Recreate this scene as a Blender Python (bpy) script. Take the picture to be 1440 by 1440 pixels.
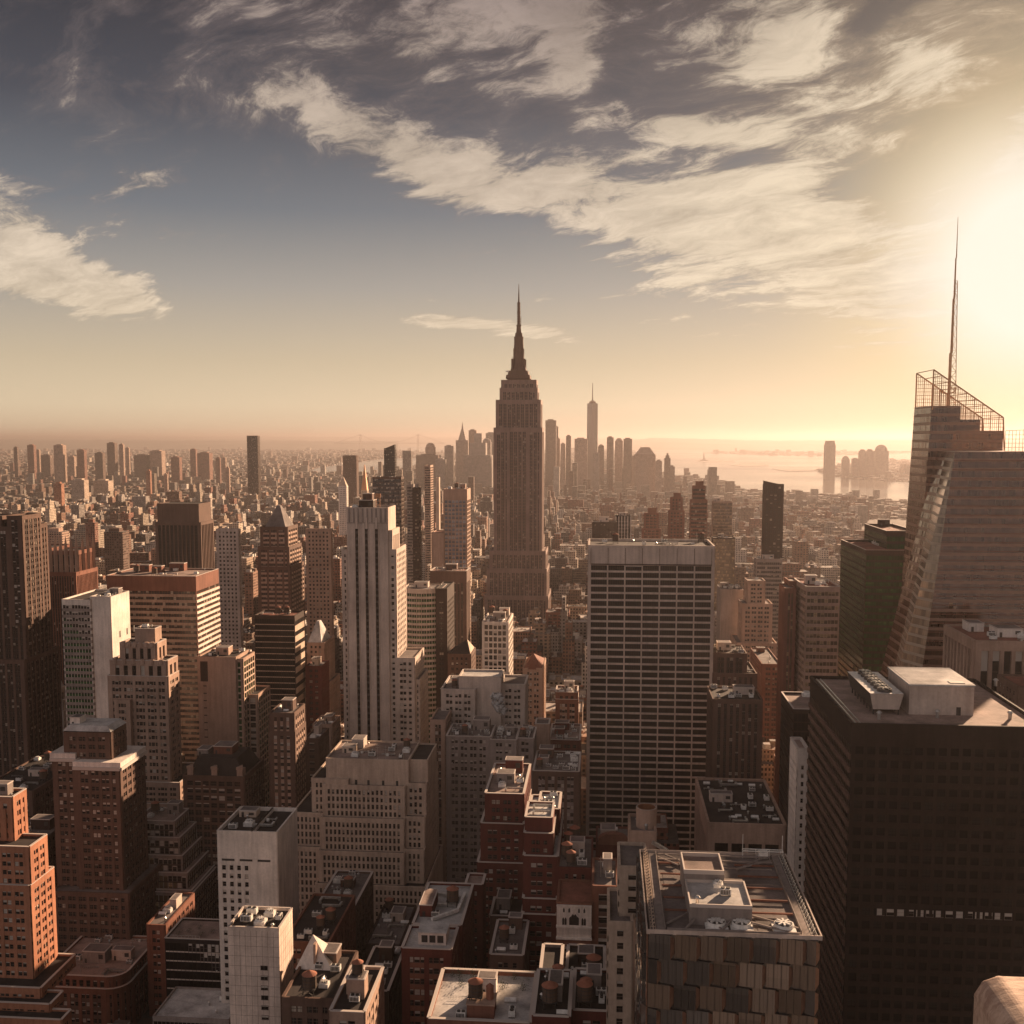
import bpy, math, random
import numpy as np
from mathutils import Vector, Matrix
for o in list(bpy.data.objects): bpy.data.objects.remove(o)
scene = bpy.context.scene
col = scene.collection
R = math.radians
# ---------------------------------------------------------------- camera
CZ, FPX, PPX, PPY, YAW, PITCH = 260.0, 1505.0, 720.0, 762.0, R(4.84), R(5.5)
cam_d = bpy.data.cameras.new("camera"); cam = bpy.data.objects.new("camera", cam_d); col.objects.link(cam)
cam.location = (0, 0, CZ); cam.rotation_euler = (R(90) - PITCH, 0, YAW)
cam_d.sensor_width = 36; cam_d.lens = FPX / 1440 * 36; cam_d.shift_y = (PPY - 720) / 1440
cam_d.clip_start = 0.3; cam_d.clip_end = 250000
scene.camera = cam
# ---------------------------------------------------------------- sun and sky
SAZ, SEL = R(31.0), R(15.0)
sv = Vector((math.sin(SAZ) * math.cos(SEL), math.cos(SAZ) * math.cos(SEL), math.sin(SEL)))
sd = bpy.data.lights.new("sun", 'SUN'); sun = bpy.data.objects.new("sun", sd); col.objects.link(sun)
sd.energy = 5.0; sd.angle = R(0.6); sd.color = (1.0, 0.67, 0.43)
sun.rotation_euler = sv.to_track_quat('Z', 'Y').to_euler()
scene.view_settings.view_transform = 'Standard'; scene.view_settings.look = 'None'
scene.view_settings.exposure = 1.62; scene.view_settings.gamma = 1
scene.cycles.use_denoising = True
scene.cycles.max_bounces = 4; scene.cycles.diffuse_bounces = 2; scene.cycles.glossy_bounces = 2
scene.cycles.volume_bounces = 0; scene.cycles.transparent_max_bounces = 4; scene.cycles.transmission_bounces = 1
scene.cycles.sample_clamp_indirect = 3.0
scene.cycles.use_adaptive_sampling = True

HAZE_DENSITY, HAZE_G, HAZE_COLOR, HAZE_TOP = 4.8e-5, 0.52, (0.375, 0.335, 0.325, 1), 480.0
class NT:
    """small helper to wire shader nodes"""
    def __init__(s, tree): s.t = tree; tree.nodes.clear()
    def n(s, typ, **kw):
        nd = s.t.nodes.new(typ)
        for k, v in kw.items():
            if k.startswith('i_'):
                key = k[2:]; key = int(key) if key.isdigit() else key.replace('_', ' ')
                s.set(nd.inputs[key], v)
            else: setattr(nd, k, v)
        return nd
    def set(s, sock, v):
        if isinstance(v, bpy.types.NodeSocket): s.t.links.new(v, sock)
        else: sock.default_value = v
    def m(s, op, a, b=None, c=None, clamp=False):
        nd = s.n('ShaderNodeMath', operation=op, use_clamp=clamp); s.set(nd.inputs[0], a)
        if b is not None: s.set(nd.inputs[1], b)
        if c is not None: s.set(nd.inputs[2], c)
        return nd.outputs[0]
    def v(s, op, a, b=None, sc=None):
        nd = s.n('ShaderNodeVectorMath', operation=op); s.set(nd.inputs[0], a)
        if b is not None: s.set(nd.inputs[1], b)
        if sc is not None: s.set(nd.inputs['Scale'], sc)
        return nd.outputs['Value'] if op in ('DOT_PRODUCT', 'LENGTH', 'DISTANCE') else nd.outputs[0]
    def mix(s, f, a, b, typ='MIX'):
        nd = s.n('ShaderNodeMix', data_type='RGBA', blend_type=typ); s.set(nd.inputs[0], f)
        s.set(nd.inputs[6], a); s.set(nd.inputs[7], b); return nd.outputs[2]
    def mr(s, x, a, b, c=0.0, d=1.0, interp='SMOOTHSTEP'):
        nd = s.n('ShaderNodeMapRange', interpolation_type=interp, clamp=True) if interp != 'LINEAR' else s.n('ShaderNodeMapRange', clamp=True)
        for i, q in enumerate((x, a, b, c, d)): s.set(nd.inputs[i], q)
        return nd.outputs[0]
    def xyz(s, v): nd = s.n('ShaderNodeSeparateXYZ'); s.set(nd.inputs[0], v); return nd.outputs
    def comb(s, x, y, z=0.0):
        nd = s.n('ShaderNodeCombineXYZ'); s.set(nd.inputs[0], x); s.set(nd.inputs[1], y); s.set(nd.inputs[2], z); return nd.outputs[0]
    def ramp(s, f, stops, interp='LINEAR'):
        nd = s.n('ShaderNodeValToRGB'); s.set(nd.inputs[0], f); cr = nd.color_ramp; cr.interpolation = interp
        while len(cr.elements) < len(stops): cr.elements.new(0.5)
        for e, (p, c) in zip(cr.elements, stops): e.position = p; e.color = (*c, 1)
        return nd.outputs[0]
    def noise(s, vec, scale, detail=2, rough=0.5, dist=0.0, lac=2.0):
        nd = s.n('ShaderNodeTexNoise'); s.set(nd.inputs['Vector'], vec); nd.inputs['Scale'].default_value = scale
        nd.inputs['Detail'].default_value = detail; nd.inputs['Roughness'].default_value = rough
        nd.inputs['Distortion'].default_value = dist; nd.inputs['Lacunarity'].default_value = lac
        return nd.outputs

def lin(r, g, b):
    return tuple(((c / 255) / 12.92 if c / 255 <= 0.04045 else ((c / 255 + 0.055) / 1.055) ** 2.4) for c in (r, g, b))

world = bpy.data.worlds.new("World"); scene.world = world; world.use_nodes = True
def build_world():
    t = NT(world.node_tree)
    d = t.n('ShaderNodeTexCoord').outputs['Generated']
    x, y, z = t.xyz(d)[0:3]
    sky = t.n('ShaderNodeTexSky', sky_type='NISHITA'); sky.sun_disc = False
    sky.sun_elevation = SEL; sky.sun_rotation = SAZ; sky.air_density = 1.0; sky.dust_density = 3.0; sky.ozone_density = 1.0
    # direction about the vertical in which the sun sets: (u, w) = slopes, w up, u to the right of the camera's heading
    fx, fy = -math.sin(YAW), math.cos(YAW)
    fwd = t.m('MAXIMUM', t.m('ADD', t.m('MULTIPLY', x, fx), t.m('MULTIPLY', y, fy)), 0.05)
    rgt = t.m('ADD', t.m('MULTIPLY', x, fy), t.m('MULTIPLY', y, -fx))
    u = t.m('DIVIDE', rgt, fwd); w = t.m('DIVIDE', z, fwd)
    el = t.m('MAXIMUM', z, 0.0)
    ga, ge = R(20.8), R(8.3)   # centre of the glare in the thin cloud below the sun
    sdot = t.v('DOT_PRODUCT', d, (math.sin(ga) * math.cos(ge), math.cos(ga) * math.cos(ge), math.sin(ge)))
    # clear sky: low warm band, cool grey above
    grad = t.ramp(t.mr(el, 0.0, 0.5, interp='LINEAR'), [(0.0, lin(238, 212, 176)), (0.06, lin(240, 219, 184)), (0.14, lin(216, 198, 168)),
            (0.27, lin(172, 166, 158)), (0.40, lin(118, 123, 130)), (0.56, lin(74, 76, 85)), (0.74, lin(46, 45, 51)), (1.0, lin(38, 36, 40))])
    base = t.mix(0.06, grad, t.v('SCALE', sky.outputs[0], sc=0.10))
    glow = t.mr(sdot, 0.967, 1.0, interp='LINEAR'); g2 = t.m('POWER', glow, 2.6)
    base = t.mix(t.m('MULTIPLY', g2, 0.95), base, (*lin(253, 226, 172), 1))
    # high cloud sheet, seen in perspective, combed into streaks
    inv = t.m('DIVIDE', 1.0, t.m('ADD', el, 0.16))
    px_ = t.m('MULTIPLY', x, inv); py_ = t.m('MULTIPLY', y, inv)
    A = R(-38)
    s1 = t.m('ADD', t.m('MULTIPLY', px_, math.cos(A)), t.m('MULTIPLY', py_, math.sin(A)))
    s2 = t.m('SUBTRACT', t.m('MULTIPLY', py_, math.cos(A)), t.m('MULTIPLY', px_, math.sin(A)))
    wv = t.v('SCALE', t.v('SUBTRACT', t.noise(t.comb(s1, s2, 1.7), 1.4, 4, 0.55)[1], (0.5, 0.5, 0.5)), sc=0.42)
    wx, wy, _w = t.xyz(wv)[0:3]
    s1 = t.m('ADD', s1, wx); s2 = t.m('ADD', s2, wy)
    n1 = t.noise(t.comb(t.m('MULTIPLY', s1, 0.9), t.m('MULTIPLY', s2, 1.6), 3.7), 1.9, 9, 0.62, 0.2)[0]
    n2 = t.noise(t.comb(t.m('MULTIPLY', s1, 1.0), t.m('MULTIPLY', s2, 1.9), 9.1), 4.2, 10, 0.70, 0.2)[0]
    nn = t.m('ADD', t.m('ADD', t.m('MULTIPLY', n1, 1.1), t.m('MULTIPLY', n2, 1.0)), -0.55)
    def blob(cx, cy, rx, ry, ang, amp):
        """soft ellipse in the sky around a direction given in photo pixels; amp biases the cloud cover there"""
        U, W = (cx - 720) / 1512, (617 - cy) / 1512; a = R(ang)
        du = t.m('SUBTRACT', u, U); dw = t.m('SUBTRACT', w, W)
        p = t.m('DIVIDE', t.m('ADD', t.m('MULTIPLY', du, math.cos(a)), t.m('MULTIPLY', dw, math.sin(a))), rx / 1512)
        q = t.m('DIVIDE', t.m('SUBTRACT', t.m('MULTIPLY', dw, math.cos(a)), t.m('MULTIPLY', du, math.sin(a))), ry / 1512)
        r2 = t.m('ADD', t.m('MULTIPLY', p, p), t.m('MULTIPLY', q, q))
        return t.m('MULTIPLY', t.m('EXPONENT', t.m('MULTIPLY', r2, -1.0)), amp)
    def total(L):
        acc = None
        for b in L:
            k = blob(*b); acc = k if acc is None else t.m('ADD', acc, k)
        return acc
    bias = total(BLOBS)
    nb_ = t.m('ADD', t.m('ADD', nn, bias), t.mr(el, 0.14, 0.34, -0.05, 0.022, 'LINEAR'))
    f = t.mr(nb_, 0.54, 0.76)
    # soft veil between the lit clouds, high up
    vl = t.m('MULTIPLY', t.mr(t.m('ADD', nb_, t.mr(el, 0.10, 0.34, -0.14, 0.045, 'LINEAR')), 0.36, 0.66), 0.46)
    ccol = t.ramp(t.mr(el, 0.0, 0.5, interp='LINEAR'), [(0.0, lin(246, 226, 190)), (0.30, lin(240, 221, 196)), (0.5, lin(216, 198, 178)), (0.75, lin(160, 144, 138)), (1.0, lin(116, 104, 104))])
    lit = t.mr(sdot, 0.90, 0.995)
    ccol = t.mix(t.m('MULTIPLY', lit, 0.85), ccol, (*lin(248, 230, 200), 1))
    fl = t.mr(n2, 0.35, 0.65, 0.70, 1.08, 'LINEAR')
    vcol = t.mix(t.mr(sdot, 0.94, 1.0), t.ramp(t.mr(el, 0.0, 0.5, interp='LINEAR'), [(0.0, lin(230, 205, 170)), (0.4, lin(150, 138, 134)), (0.8, lin(104, 92, 94)), (1.0, lin(84, 74, 76))]), (*lin(226, 200, 164), 1))
    c = t.mix(vl, base, t.v('SCALE', vcol, sc=fl))
    c = t.mix(t.m('MULTIPLY', f, 0.88), c, t.v('SCALE', ccol, sc=fl))
    # bright sun glare through cloud
    sg = t.m('POWER', t.mr(sdot, 0.9885, 0.9985, 0.0, 1.0, 'LINEAR'), 2.2)
    c = t.mix(sg, c, (1.08, 1.0, 0.86, 1))
    # unseen sky behind the viewer, paled by hand as added light for shaded fronts
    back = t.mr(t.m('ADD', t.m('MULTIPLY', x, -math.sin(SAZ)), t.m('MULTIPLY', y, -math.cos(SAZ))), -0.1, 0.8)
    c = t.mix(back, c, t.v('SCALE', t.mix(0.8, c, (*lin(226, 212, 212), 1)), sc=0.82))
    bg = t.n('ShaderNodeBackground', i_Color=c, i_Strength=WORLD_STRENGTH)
    # below the horizon: dim ground bounce
    out = t.n('ShaderNodeOutputWorld'); t.set(out.inputs[0], bg.outputs[0])
BLOBS = [(110, 60, 170, 110, 0, -0.16), (300, 40, 160, 60, 0, -0.08), (40, 378, 130, 44, -6, 0.52), (150, 415, 110, 32, -14, 0.50), (635, 455, 60, 12, 0, 0.46), (745, 468, 75, 12, -4, 0.46), (40, 116, 90, 16, 0, 0.13), (190, 272, 110, 16, 5, 0.10),
         (960, 290, 270, 72, -12, 0.26), (1120, 375, 240, 80, -12, 0.30), (1120, 290, 160, 40, -6, 0.12), (540, 215, 170, 40, -28, 0.18), (640, 255, 200, 36, -14, 0.18), (620, 70, 190, 60, 14, 0.18), (800, 60, 48, 80, 5, 0.30), (812, 118, 30, 25, 0, 0.12),
         (940, 188, 100, 20, -10, 0.20), (1170, 212, 110, 30, 4, 0.16), (1265, 88, 70, 42, -20, 0.22), (1320, 30, 70, 22, 18, 0.16), (1432, 200, 62, 50, 0, 0.28), (1340, 150, 90, 24, -5, 0.14), (1090, 90, 130, 60, 30, 0.15),
         (900, 380, 60, 8, 0, 0.14), (900, 492, 60, 6, 0, 0.15), (800, 200, 260, 22, -10, -0.14), (1060, 235, 60, 16, 0, -0.10), (870, 130, 50, 60, 0, -0.12), (1310, 230, 150, 45, 20, -0.20), (1400, 60, 70, 60, 0, -0.14), (1190, 60, 40, 80, -25, -0.14),
         (400, 420, 330, 80, 0, -0.26), (700, 560, 900, 60, 0, -0.3), (330, 300, 240, 30, 0, -0.10), (150, 220, 200, 35, 0, -0.06)]
WORLD_STRENGTH = 0.30
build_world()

# ---------------------------------------------------------------- pixels <-> world
_F = np.array([-math.sin(YAW), math.cos(YAW), 0]); _Rv = np.array([math.cos(YAW), math.sin(YAW), 0]); _Z = np.array([0, 0, 1.0])
_Fc = _F * math.cos(PITCH) - _Z * math.sin(PITCH); _Uc = _Z * math.cos(PITCH) + _F * math.sin(PITCH)
def ray(px, py): return _Rv * (px - PPX) + _Uc * (PPY - py) + _Fc * FPX
def P(px, py, Y):
    """world point on the plane y = Y seen at photo pixel (px, py)"""
    d = ray(px, py); k = Y / d[1]; return (d[0] * k, Y, CZ + d[2] * k)
def G(px, py, z=0.0):
    d = ray(px, py); k = (z - CZ) / d[2]; return (d[0] * k, d[1] * k)
def proj(x, y, z):
    q = np.array([x, y, z - CZ], float); f = q @ _Fc
    return PPX + FPX * (q @ _Rv) / f, PPY - FPX * (q @ _Uc) / f
def XZ(px, Y, z):
    py = 900.0
    for _ in range(5):
        p = P(px, py, Y); py += (p[2] - z) * FPX / Y
    return p[0]
def T(xl, xr, yt, Y, D=None, xb=None, z0=0.0):
    """box from photo: front face on plane Y from xl to xr with its top left corner at row yt; xb = column of the far top corner of the visible side"""
    x0, _, z1 = P(xl, yt, Y); x1 = XZ(xr, Y, z1)
    if D is None:
        X = x1 if (x0 + x1) / 2 < 0 else x0
        lo, hi = Y, Y * 2.5
        for _ in range(40):
            mid = (lo + hi) / 2; q = proj(X, mid, z1)[0]
            if (q < xb) == (X < 0): lo = mid
            else: hi = mid
        D = max(4.0, lo - Y)
    return [x0, x1, Y, Y + D, z0, z1]

# ---------------------------------------------------------------- meshes
BI = np.array([(i, j, k) for i in (0, 1) for j in (0, 1) for k in (0, 1)], float)
BF = np.array([(0, 1, 3, 2), (4, 6, 7, 5), (0, 4, 5, 1), (2, 3, 7, 6), (0, 2, 6, 4), (1, 5, 7, 3)])
class MB:
    def __init__(s): s.O = []; s.B = []; s.bm = []; s.V = []; s.F = []; s.fm = []; s.uv = []
    def ob(s, o, a, b, c, m=0): s.O.append(o); s.B.append((a, b, c)); s.bm.append(m)
    def box(s, x0, x1, y0, y1, z0, z1, m=0): s.ob((x0, y0, z0), (x1 - x0, 0, 0), (0, y1 - y0, 0), (0, 0, z1 - z0), m)
    def poly(s, pts, m=0, uv=None):
        n = len(s.V); s.V += [tuple(p) for p in pts]; s.F.append(tuple(range(n, n + len(pts)))); s.fm.append(m); s.uv.append(uv or [(0, 0)] * len(pts))
    def prism(s, pts, z0, z1, m=0, mt=None):
        n = len(pts)
        for i in range(n):
            p, q = pts[i], pts[(i + 1) % n]
            s.poly([(p[0], p[1], z0), (q[0], q[1], z0), (q[0], q[1], z1), (p[0], p[1], z1)], m)
        s.poly([(p[0], p[1], z1) for p in pts], m if mt is None else mt)
        s.poly([(p[0], p[1], z0) for p in reversed(pts)], m)
    def cyl(s, cx, cy, z0, z1, r0, r1=None, n=12, m=0, cap=True, ph=0.0):
        r1 = r0 if r1 is None else r1
        a = [2 * math.pi * i / n + ph for i in range(n)]
        A = [(cx + r0 * math.cos(t), cy + r0 * math.sin(t), z0) for t in a]; B = [(cx + r1 * math.cos(t), cy + r1 * math.sin(t), z1) for t in a]
        for i in range(n):
            j = (i + 1) % n
            s.poly([A[i], A[j], B[j], B[i]], m)
        if cap: s.poly(B, m); s.poly(A[::-1], m)
    def bar(s, p, q, w, m=0):
        p, q = np.array(p, float), np.array(q, float); d = q - p; L = np.linalg.norm(d)
        if L < 1e-6: return
        d /= L; up = np.array([0, 0, 1.0]) if abs(d[2]) < 0.9 else np.array([1.0, 0, 0])
        a = np.cross(d, up); a /= np.linalg.norm(a); b = np.cross(a, d)
        s.ob(tuple(p - a * w / 2 - b * w / 2), tuple(a * w), tuple(b * w), tuple(d * L), m)
    def build(s, name, mats, parent=None, smooth=False):
        nb = len(s.O); me = bpy.data.meshes.new(name)
        if nb:
            O = np.array(s.O, float); B = np.array(s.B, float)
            BV = (O[:, None, :] + np.einsum('vi,nij->nvj', BI, B)).reshape(-1, 3)
            BFs = (BF[None] + 8 * np.arange(nb)[:, None, None]).reshape(-1, 4); bm_ = np.repeat(np.array(s.bm), 6)
        else: BV = np.zeros((0, 3)); BFs = np.zeros((0, 4), int); bm_ = np.zeros(0, int)
        V = np.concatenate([BV, np.array(s.V, float).reshape(-1, 3)]); off = len(BV)
        ls = np.concatenate([np.full(len(BFs), 4), np.array([len(f) for f in s.F], int)]).astype(np.int32)
        li = np.concatenate([BFs.ravel(), np.array([i + off for f in s.F for i in f], int)]).astype(np.int32)
        fm = np.concatenate([bm_, np.array(s.fm, int)]).astype(np.int32)
        me.vertices.add(len(V)); me.vertices.foreach_set('co', V.ravel().astype(np.float32))
        me.loops.add(len(li)); me.loops.foreach_set('vertex_index', li)
        me.polygons.add(len(ls)); me.polygons.foreach_set('loop_start', np.concatenate([[0], np.cumsum(ls)[:-1]]).astype(np.int32))
        me.polygons.foreach_set('loop_total', ls); me.polygons.foreach_set('material_index', fm)
        if any(any(a != (0, 0) for a in u) for u in s.uv):
            ul = me.uv_layers.new(name='UVMap'); arr = np.zeros((len(li), 2), np.float32)
            arr[len(BFs) * 4:] = np.array([c for u in s.uv for c in u]); ul.data.foreach_set('uv', arr.ravel())
        me.update(calc_edges=True)
        me.polygons.foreach_set('use_smooth', np.full(len(ls), bool(smooth)))
        for m in (mats if isinstance(mats, (list, tuple)) else [mats]): me.materials.append(m)
        o = bpy.data.objects.new(name, me); col.objects.link(o)
        if parent is not None: o.parent = parent
        return o
def empty(name, loc=(0, 0, 0)):
    o = bpy.data.objects.new(name, None); col.objects.link(o); o.location = loc; o.empty_display_size = 5; return o
def tag(o, label=None, cat=None, group=None, kind=None):
    for k, v in (('label', label), ('category', cat), ('group', group), ('kind', kind)):
        if v: o[k] = v
    return o
def keep(child, root):
    """parent a child built in world coordinates to a root that is not at the origin"""
    child.parent = root; child.matrix_parent_inverse = Matrix.Translation(-Vector(root.location)); return child

# ---------------------------------------------------------------- materials
def mat(name):
    m = bpy.data.materials.new(name); m.use_nodes = True; return m, NT(m.node_tree)
def fin(m, t, **kw):
    b = t.n('ShaderNodeBsdfPrincipled')
    for k, v in kw.items(): t.set(b.inputs[k.replace('_', ' ')], v)
    o = t.n('ShaderNodeOutputMaterial'); t.set(o.inputs[0], b.outputs[0]); return m
WALLC = {}
def wall(c, name='stone', rough=0.85, var=0.20, stain=0.19):
    key = (tuple(round(q, 3) for q in c), rough)
    if key in WALLC: return WALLC[key]
    m, t = mat('wall_' + name)
    pos = t.n('ShaderNodeNewGeometry').outputs['Position']
    x, y, z = t.xyz(pos)[0:3]
    n = t.noise(pos, 0.06, 4, 0.6)[0]
    st = t.noise(t.comb(t.m('MULTIPLY', t.m('ADD', x, y), 1.0), t.m('MULTIPLY', t.m('SUBTRACT', x, y), 1.0), t.m('MULTIPLY', z, 0.12)), 0.45, 3, 0.6)[0]
    fine = t.noise(pos, 1.1, 2, 0.6)[0]
    k = t.m('ADD', t.mr(n, 0.3, 0.7, 1 - var, 1 + var, 'LINEAR'), t.mr(st, 0.35, 0.7, stain * 0.4, -stain, 'LINEAR'))
    k = t.m('MULTIPLY', k, t.mr(fine, 0.3, 0.7, 0.9, 1.1, 'LINEAR'))
    cc = t.v('SCALE', t.mix(t.mr(fine, 0.2, 0.8, 0, 0.35, 'LINEAR'), (*c, 1), (c[0] * 0.8, c[1] * 0.82, c[2] * 0.86, 1)), sc=k)
    fin(m, t, Base_Color=cc, Roughness=rough, Specular_IOR_Level=0.12); WALLC[key] = m; return m
def metal(c, name, rough=0.4, met=0.6):
    m, t = mat(name); pos = t.n('ShaderNodeNewGeometry').outputs['Position']
    k = t.mr(t.noise(pos, 0.8, 3, 0.6)[0], 0.3, 0.7, 0.7, 1.2, 'LINEAR')
    return fin(m, t, Base_Color=t.v('SCALE', (*c,), sc=k), Roughness=rough, Metallic=met)
def glass(name, c=(0.02, 0.018, 0.018), blind=(0.32, 0.27, 0.22), bf=0.3, rough=0.12, frame=0.06, spec=0.5, wob=0.03, lit=0.0, met=0.0, band=0.0, bandc=(0.1, 0.09, 0.08), minor=0):
    """window bands: one UV cell per window; blinds, frames and pane tilt differ from cell to cell"""
    m, t = mat(name); uv = t.n('ShaderNodeUVMap').outputs[0]; u, v, _ = t.xyz(uv)[0:3]
    fu, fv = t.m('FRACT', u), t.m('FRACT', v)
    cell = t.comb(t.m('FLOOR', u), t.m('FLOOR', v), 0.5)
    wn = t.n('ShaderNodeTexWhiteNoise', noise_dimensions='2D'); t.set(wn.inputs[0], cell); r = wn.outputs[0]; rc = wn.outputs[1]
    r2 = t.xyz(rc)[1]
    isb = t.m('LESS_THAN', r, bf); hb = t.m('GREATER_THAN', fv, t.m('SUBTRACT', 0.9, t.m('MULTIPLY', r2, 0.5)))
    cc = t.mix(t.m('MULTIPLY', isb, hb), t.v('SCALE', (*c,), sc=t.m('ADD', 0.5, r2)), t.v('SCALE', (*blind,), sc=t.m('ADD', 0.55, t.m('MULTIPLY', r2, 0.6))))
    if frame:
        du = t.m('ABSOLUTE', t.m('SUBTRACT', fu, 0.5)); dv = t.m('ABSOLUTE', t.m('SUBTRACT', fv, 0.74))
        fr = t.m('MAXIMUM', t.m('LESS_THAN', du, frame / 2), t.m('LESS_THAN', dv, frame / 2.5)) if not minor else t.m('LESS_THAN', t.m('ABSOLUTE', t.m('SUBTRACT', t.m('FRACT', t.m('MULTIPLY', u, minor)), 0.5)), frame)
        cc = t.mix(fr, cc, (*[q * 0.35 for q in blind], 1))
    ro = rough
    if band:
        bd = t.m('GREATER_THAN', fv, 1 - band); cc = t.mix(bd, cc, (*bandc, 1)); ro = t.m('ADD', rough, t.m('MULTIPLY', bd, 0.4))
    nrm = t.n('ShaderNodeNewGeometry').outputs['Normal']
    off = t.v('SCALE', t.v('SUBTRACT', rc, (0.5, 0.5, 0.5)), sc=wob)
    nn = t.v('NORMALIZE', t.v('ADD', nrm, off))
    return fin(m, t, Base_Color=cc, Roughness=ro, Normal=nn, Metallic=met, Specular_IOR_Level=spec)
C = dict(tan=(0.37, 0.25, 0.19), cream=(0.49, 0.375, 0.29), brick=(0.12, 0.036, 0.028), orange=(0.37, 0.165, 0.098), brown=(0.125, 0.076, 0.058),
         rust=(0.20, 0.088, 0.06), grey=(0.26, 0.215, 0.19), pale=(0.50, 0.405, 0.34), white=(0.66, 0.58, 0.51), dark=(0.03, 0.022, 0.02), umber=(0.05, 0.033, 0.026), bronze=(0.026, 0.018, 0.015))
W = {k: wall(v, k) for k, v in C.items()}
GL = dict(dark=glass('window_glass_dark', bf=0.22, spec=0.22), shade=glass('window_glass_shaded', bf=0.55), blue=glass('window_glass_blue', c=(0.10, 0.13, 0.17), blind=(0.42, 0.44, 0.48), bf=0.5, frame=0.1),
          green=glass('window_glass_green', c=(0.015, 0.065, 0.022), blind=(0.045, 0.12, 0.04), bf=0.45, rough=0.1, wob=0.06, band=0.22, bandc=(0.015, 0.016, 0.01), spec=0.3),
          black=glass('window_glass_black', c=(0.006, 0.005, 0.005), blind=(0.016, 0.013, 0.012), bf=0.45, rough=0.3, frame=0.04, wob=0.02, spec=0.10),
          gold=glass('window_glass_gold', c=(0.10, 0.07, 0.04), blind=(0.35, 0.25, 0.15), bf=0.4, rough=0.1, wob=0.06, spec=0.8),
          curtain=glass('curtain_wall_glass', c=(0.07, 0.032, 0.02), blind=(0.16, 0.08, 0.05), bf=0.5, rough=0.07, frame=0.06, wob=0.04, band=0.34, bandc=(0.22, 0.12, 0.08), minor=1, spec=0.9, met=0.3))
def roofmat(c, name):
    m, t = mat('roof_' + name); pos = t.n('ShaderNodeNewGeometry').outputs['Position']
    a = t.noise(pos, 0.12, 5, 0.65)[0]; b = t.noise(pos, 1.5, 3, 0.7)[0]
    k = t.m('MULTIPLY', t.mr(a, 0.3, 0.7, 0.55, 1.4, 'LINEAR'), t.mr(b, 0.25, 0.75, 0.8, 1.2, 'LINEAR'))
    return fin(m, t, Base_Color=t.v('SCALE', (*c,), sc=k), Roughness=0.9, Specular_IOR_Level=0.2)
RF = dict(grey=roofmat((0.15, 0.125, 0.115), 'gravel'), dark=roofmat((0.035, 0.028, 0.026), 'tar'), tan=roofmat((0.26, 0.19, 0.16), 'tan'), silver=roofmat((0.42, 0.40, 0.38), 'silver_coat'), red=roofmat((0.20, 0.08, 0.055), 'red'))
MT = dict(steel=metal((0.5, 0.48, 0.45), 'galvanised_steel', 0.35, 0.8), dark=metal((0.05, 0.045, 0.042), 'dark_metal', 0.5, 0.4), white=metal((0.66, 0.63, 0.58), 'white_metal', 0.5, 0.0),
          wood=wall((0.11, 0.075, 0.055), 'tank_wood'), terra=wall((0.30, 0.125, 0.08), 'terracotta_paint'), copper=metal((0.42, 0.20, 0.10), 'copper', 0.4, 0.7))
# ---------------------------------------------------------------- building kit
ST = dict(
    punch=dict(bw=3.4, fh=3.7, pw=1.75, sh=1.9, pd=0.35, sd=0.30, cw=1.6, top=1.6),
    pair=dict(bw=2.5, fh=3.7, pw=1.5, alt=0.35, sh=1.75, pd=0.4, sd=0.30, cw=1.8, top=1.8),
    trio=dict(bw=2.2, fh=3.7, pw=1.6, alt=0.3, alt3=1, sh=1.7, pd=0.4, sd=0.28, cw=1.6, top=2.0),
    loft=dict(bw=4.4, fh=4.0, pw=1.0, sh=1.4, pd=0.45, sd=0.3, cw=1.4, top=2.0),
    piers=dict(bw=2.9, fh=3.8, pw=1.35, sh=1.3, pd=0.7, sd=0.12, cw=1.8, top=2.6),
    finpier=dict(bw=1.9, fh=3.8, pw=0.7, sh=1.3, pd=0.5, sd=0.1, cw=1.0, top=2.0),
    bands=dict(bw=1.9, fh=3.9, pw=0.2, sh=1.75, pd=0.16, sd=0.35, cw=0.5, top=2.5),
    grid=dict(bw=4.0, fh=3.8, pw=0.7, sh=0.8, pd=0.5, sd=0.49, cw=0.8, top=1.2),
    sheer=dict(bw=1.6, fh=3.9, pw=0.14, sh=0.5, pd=0.12, sd=0.06, cw=0.2, top=1.0),
    blank=dict(bw=400, fh=400, pw=0, sh=0, pd=0.3, sd=0.2, cw=0.1, top=1, plain=True))
FOOT = []; HERO = []
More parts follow.
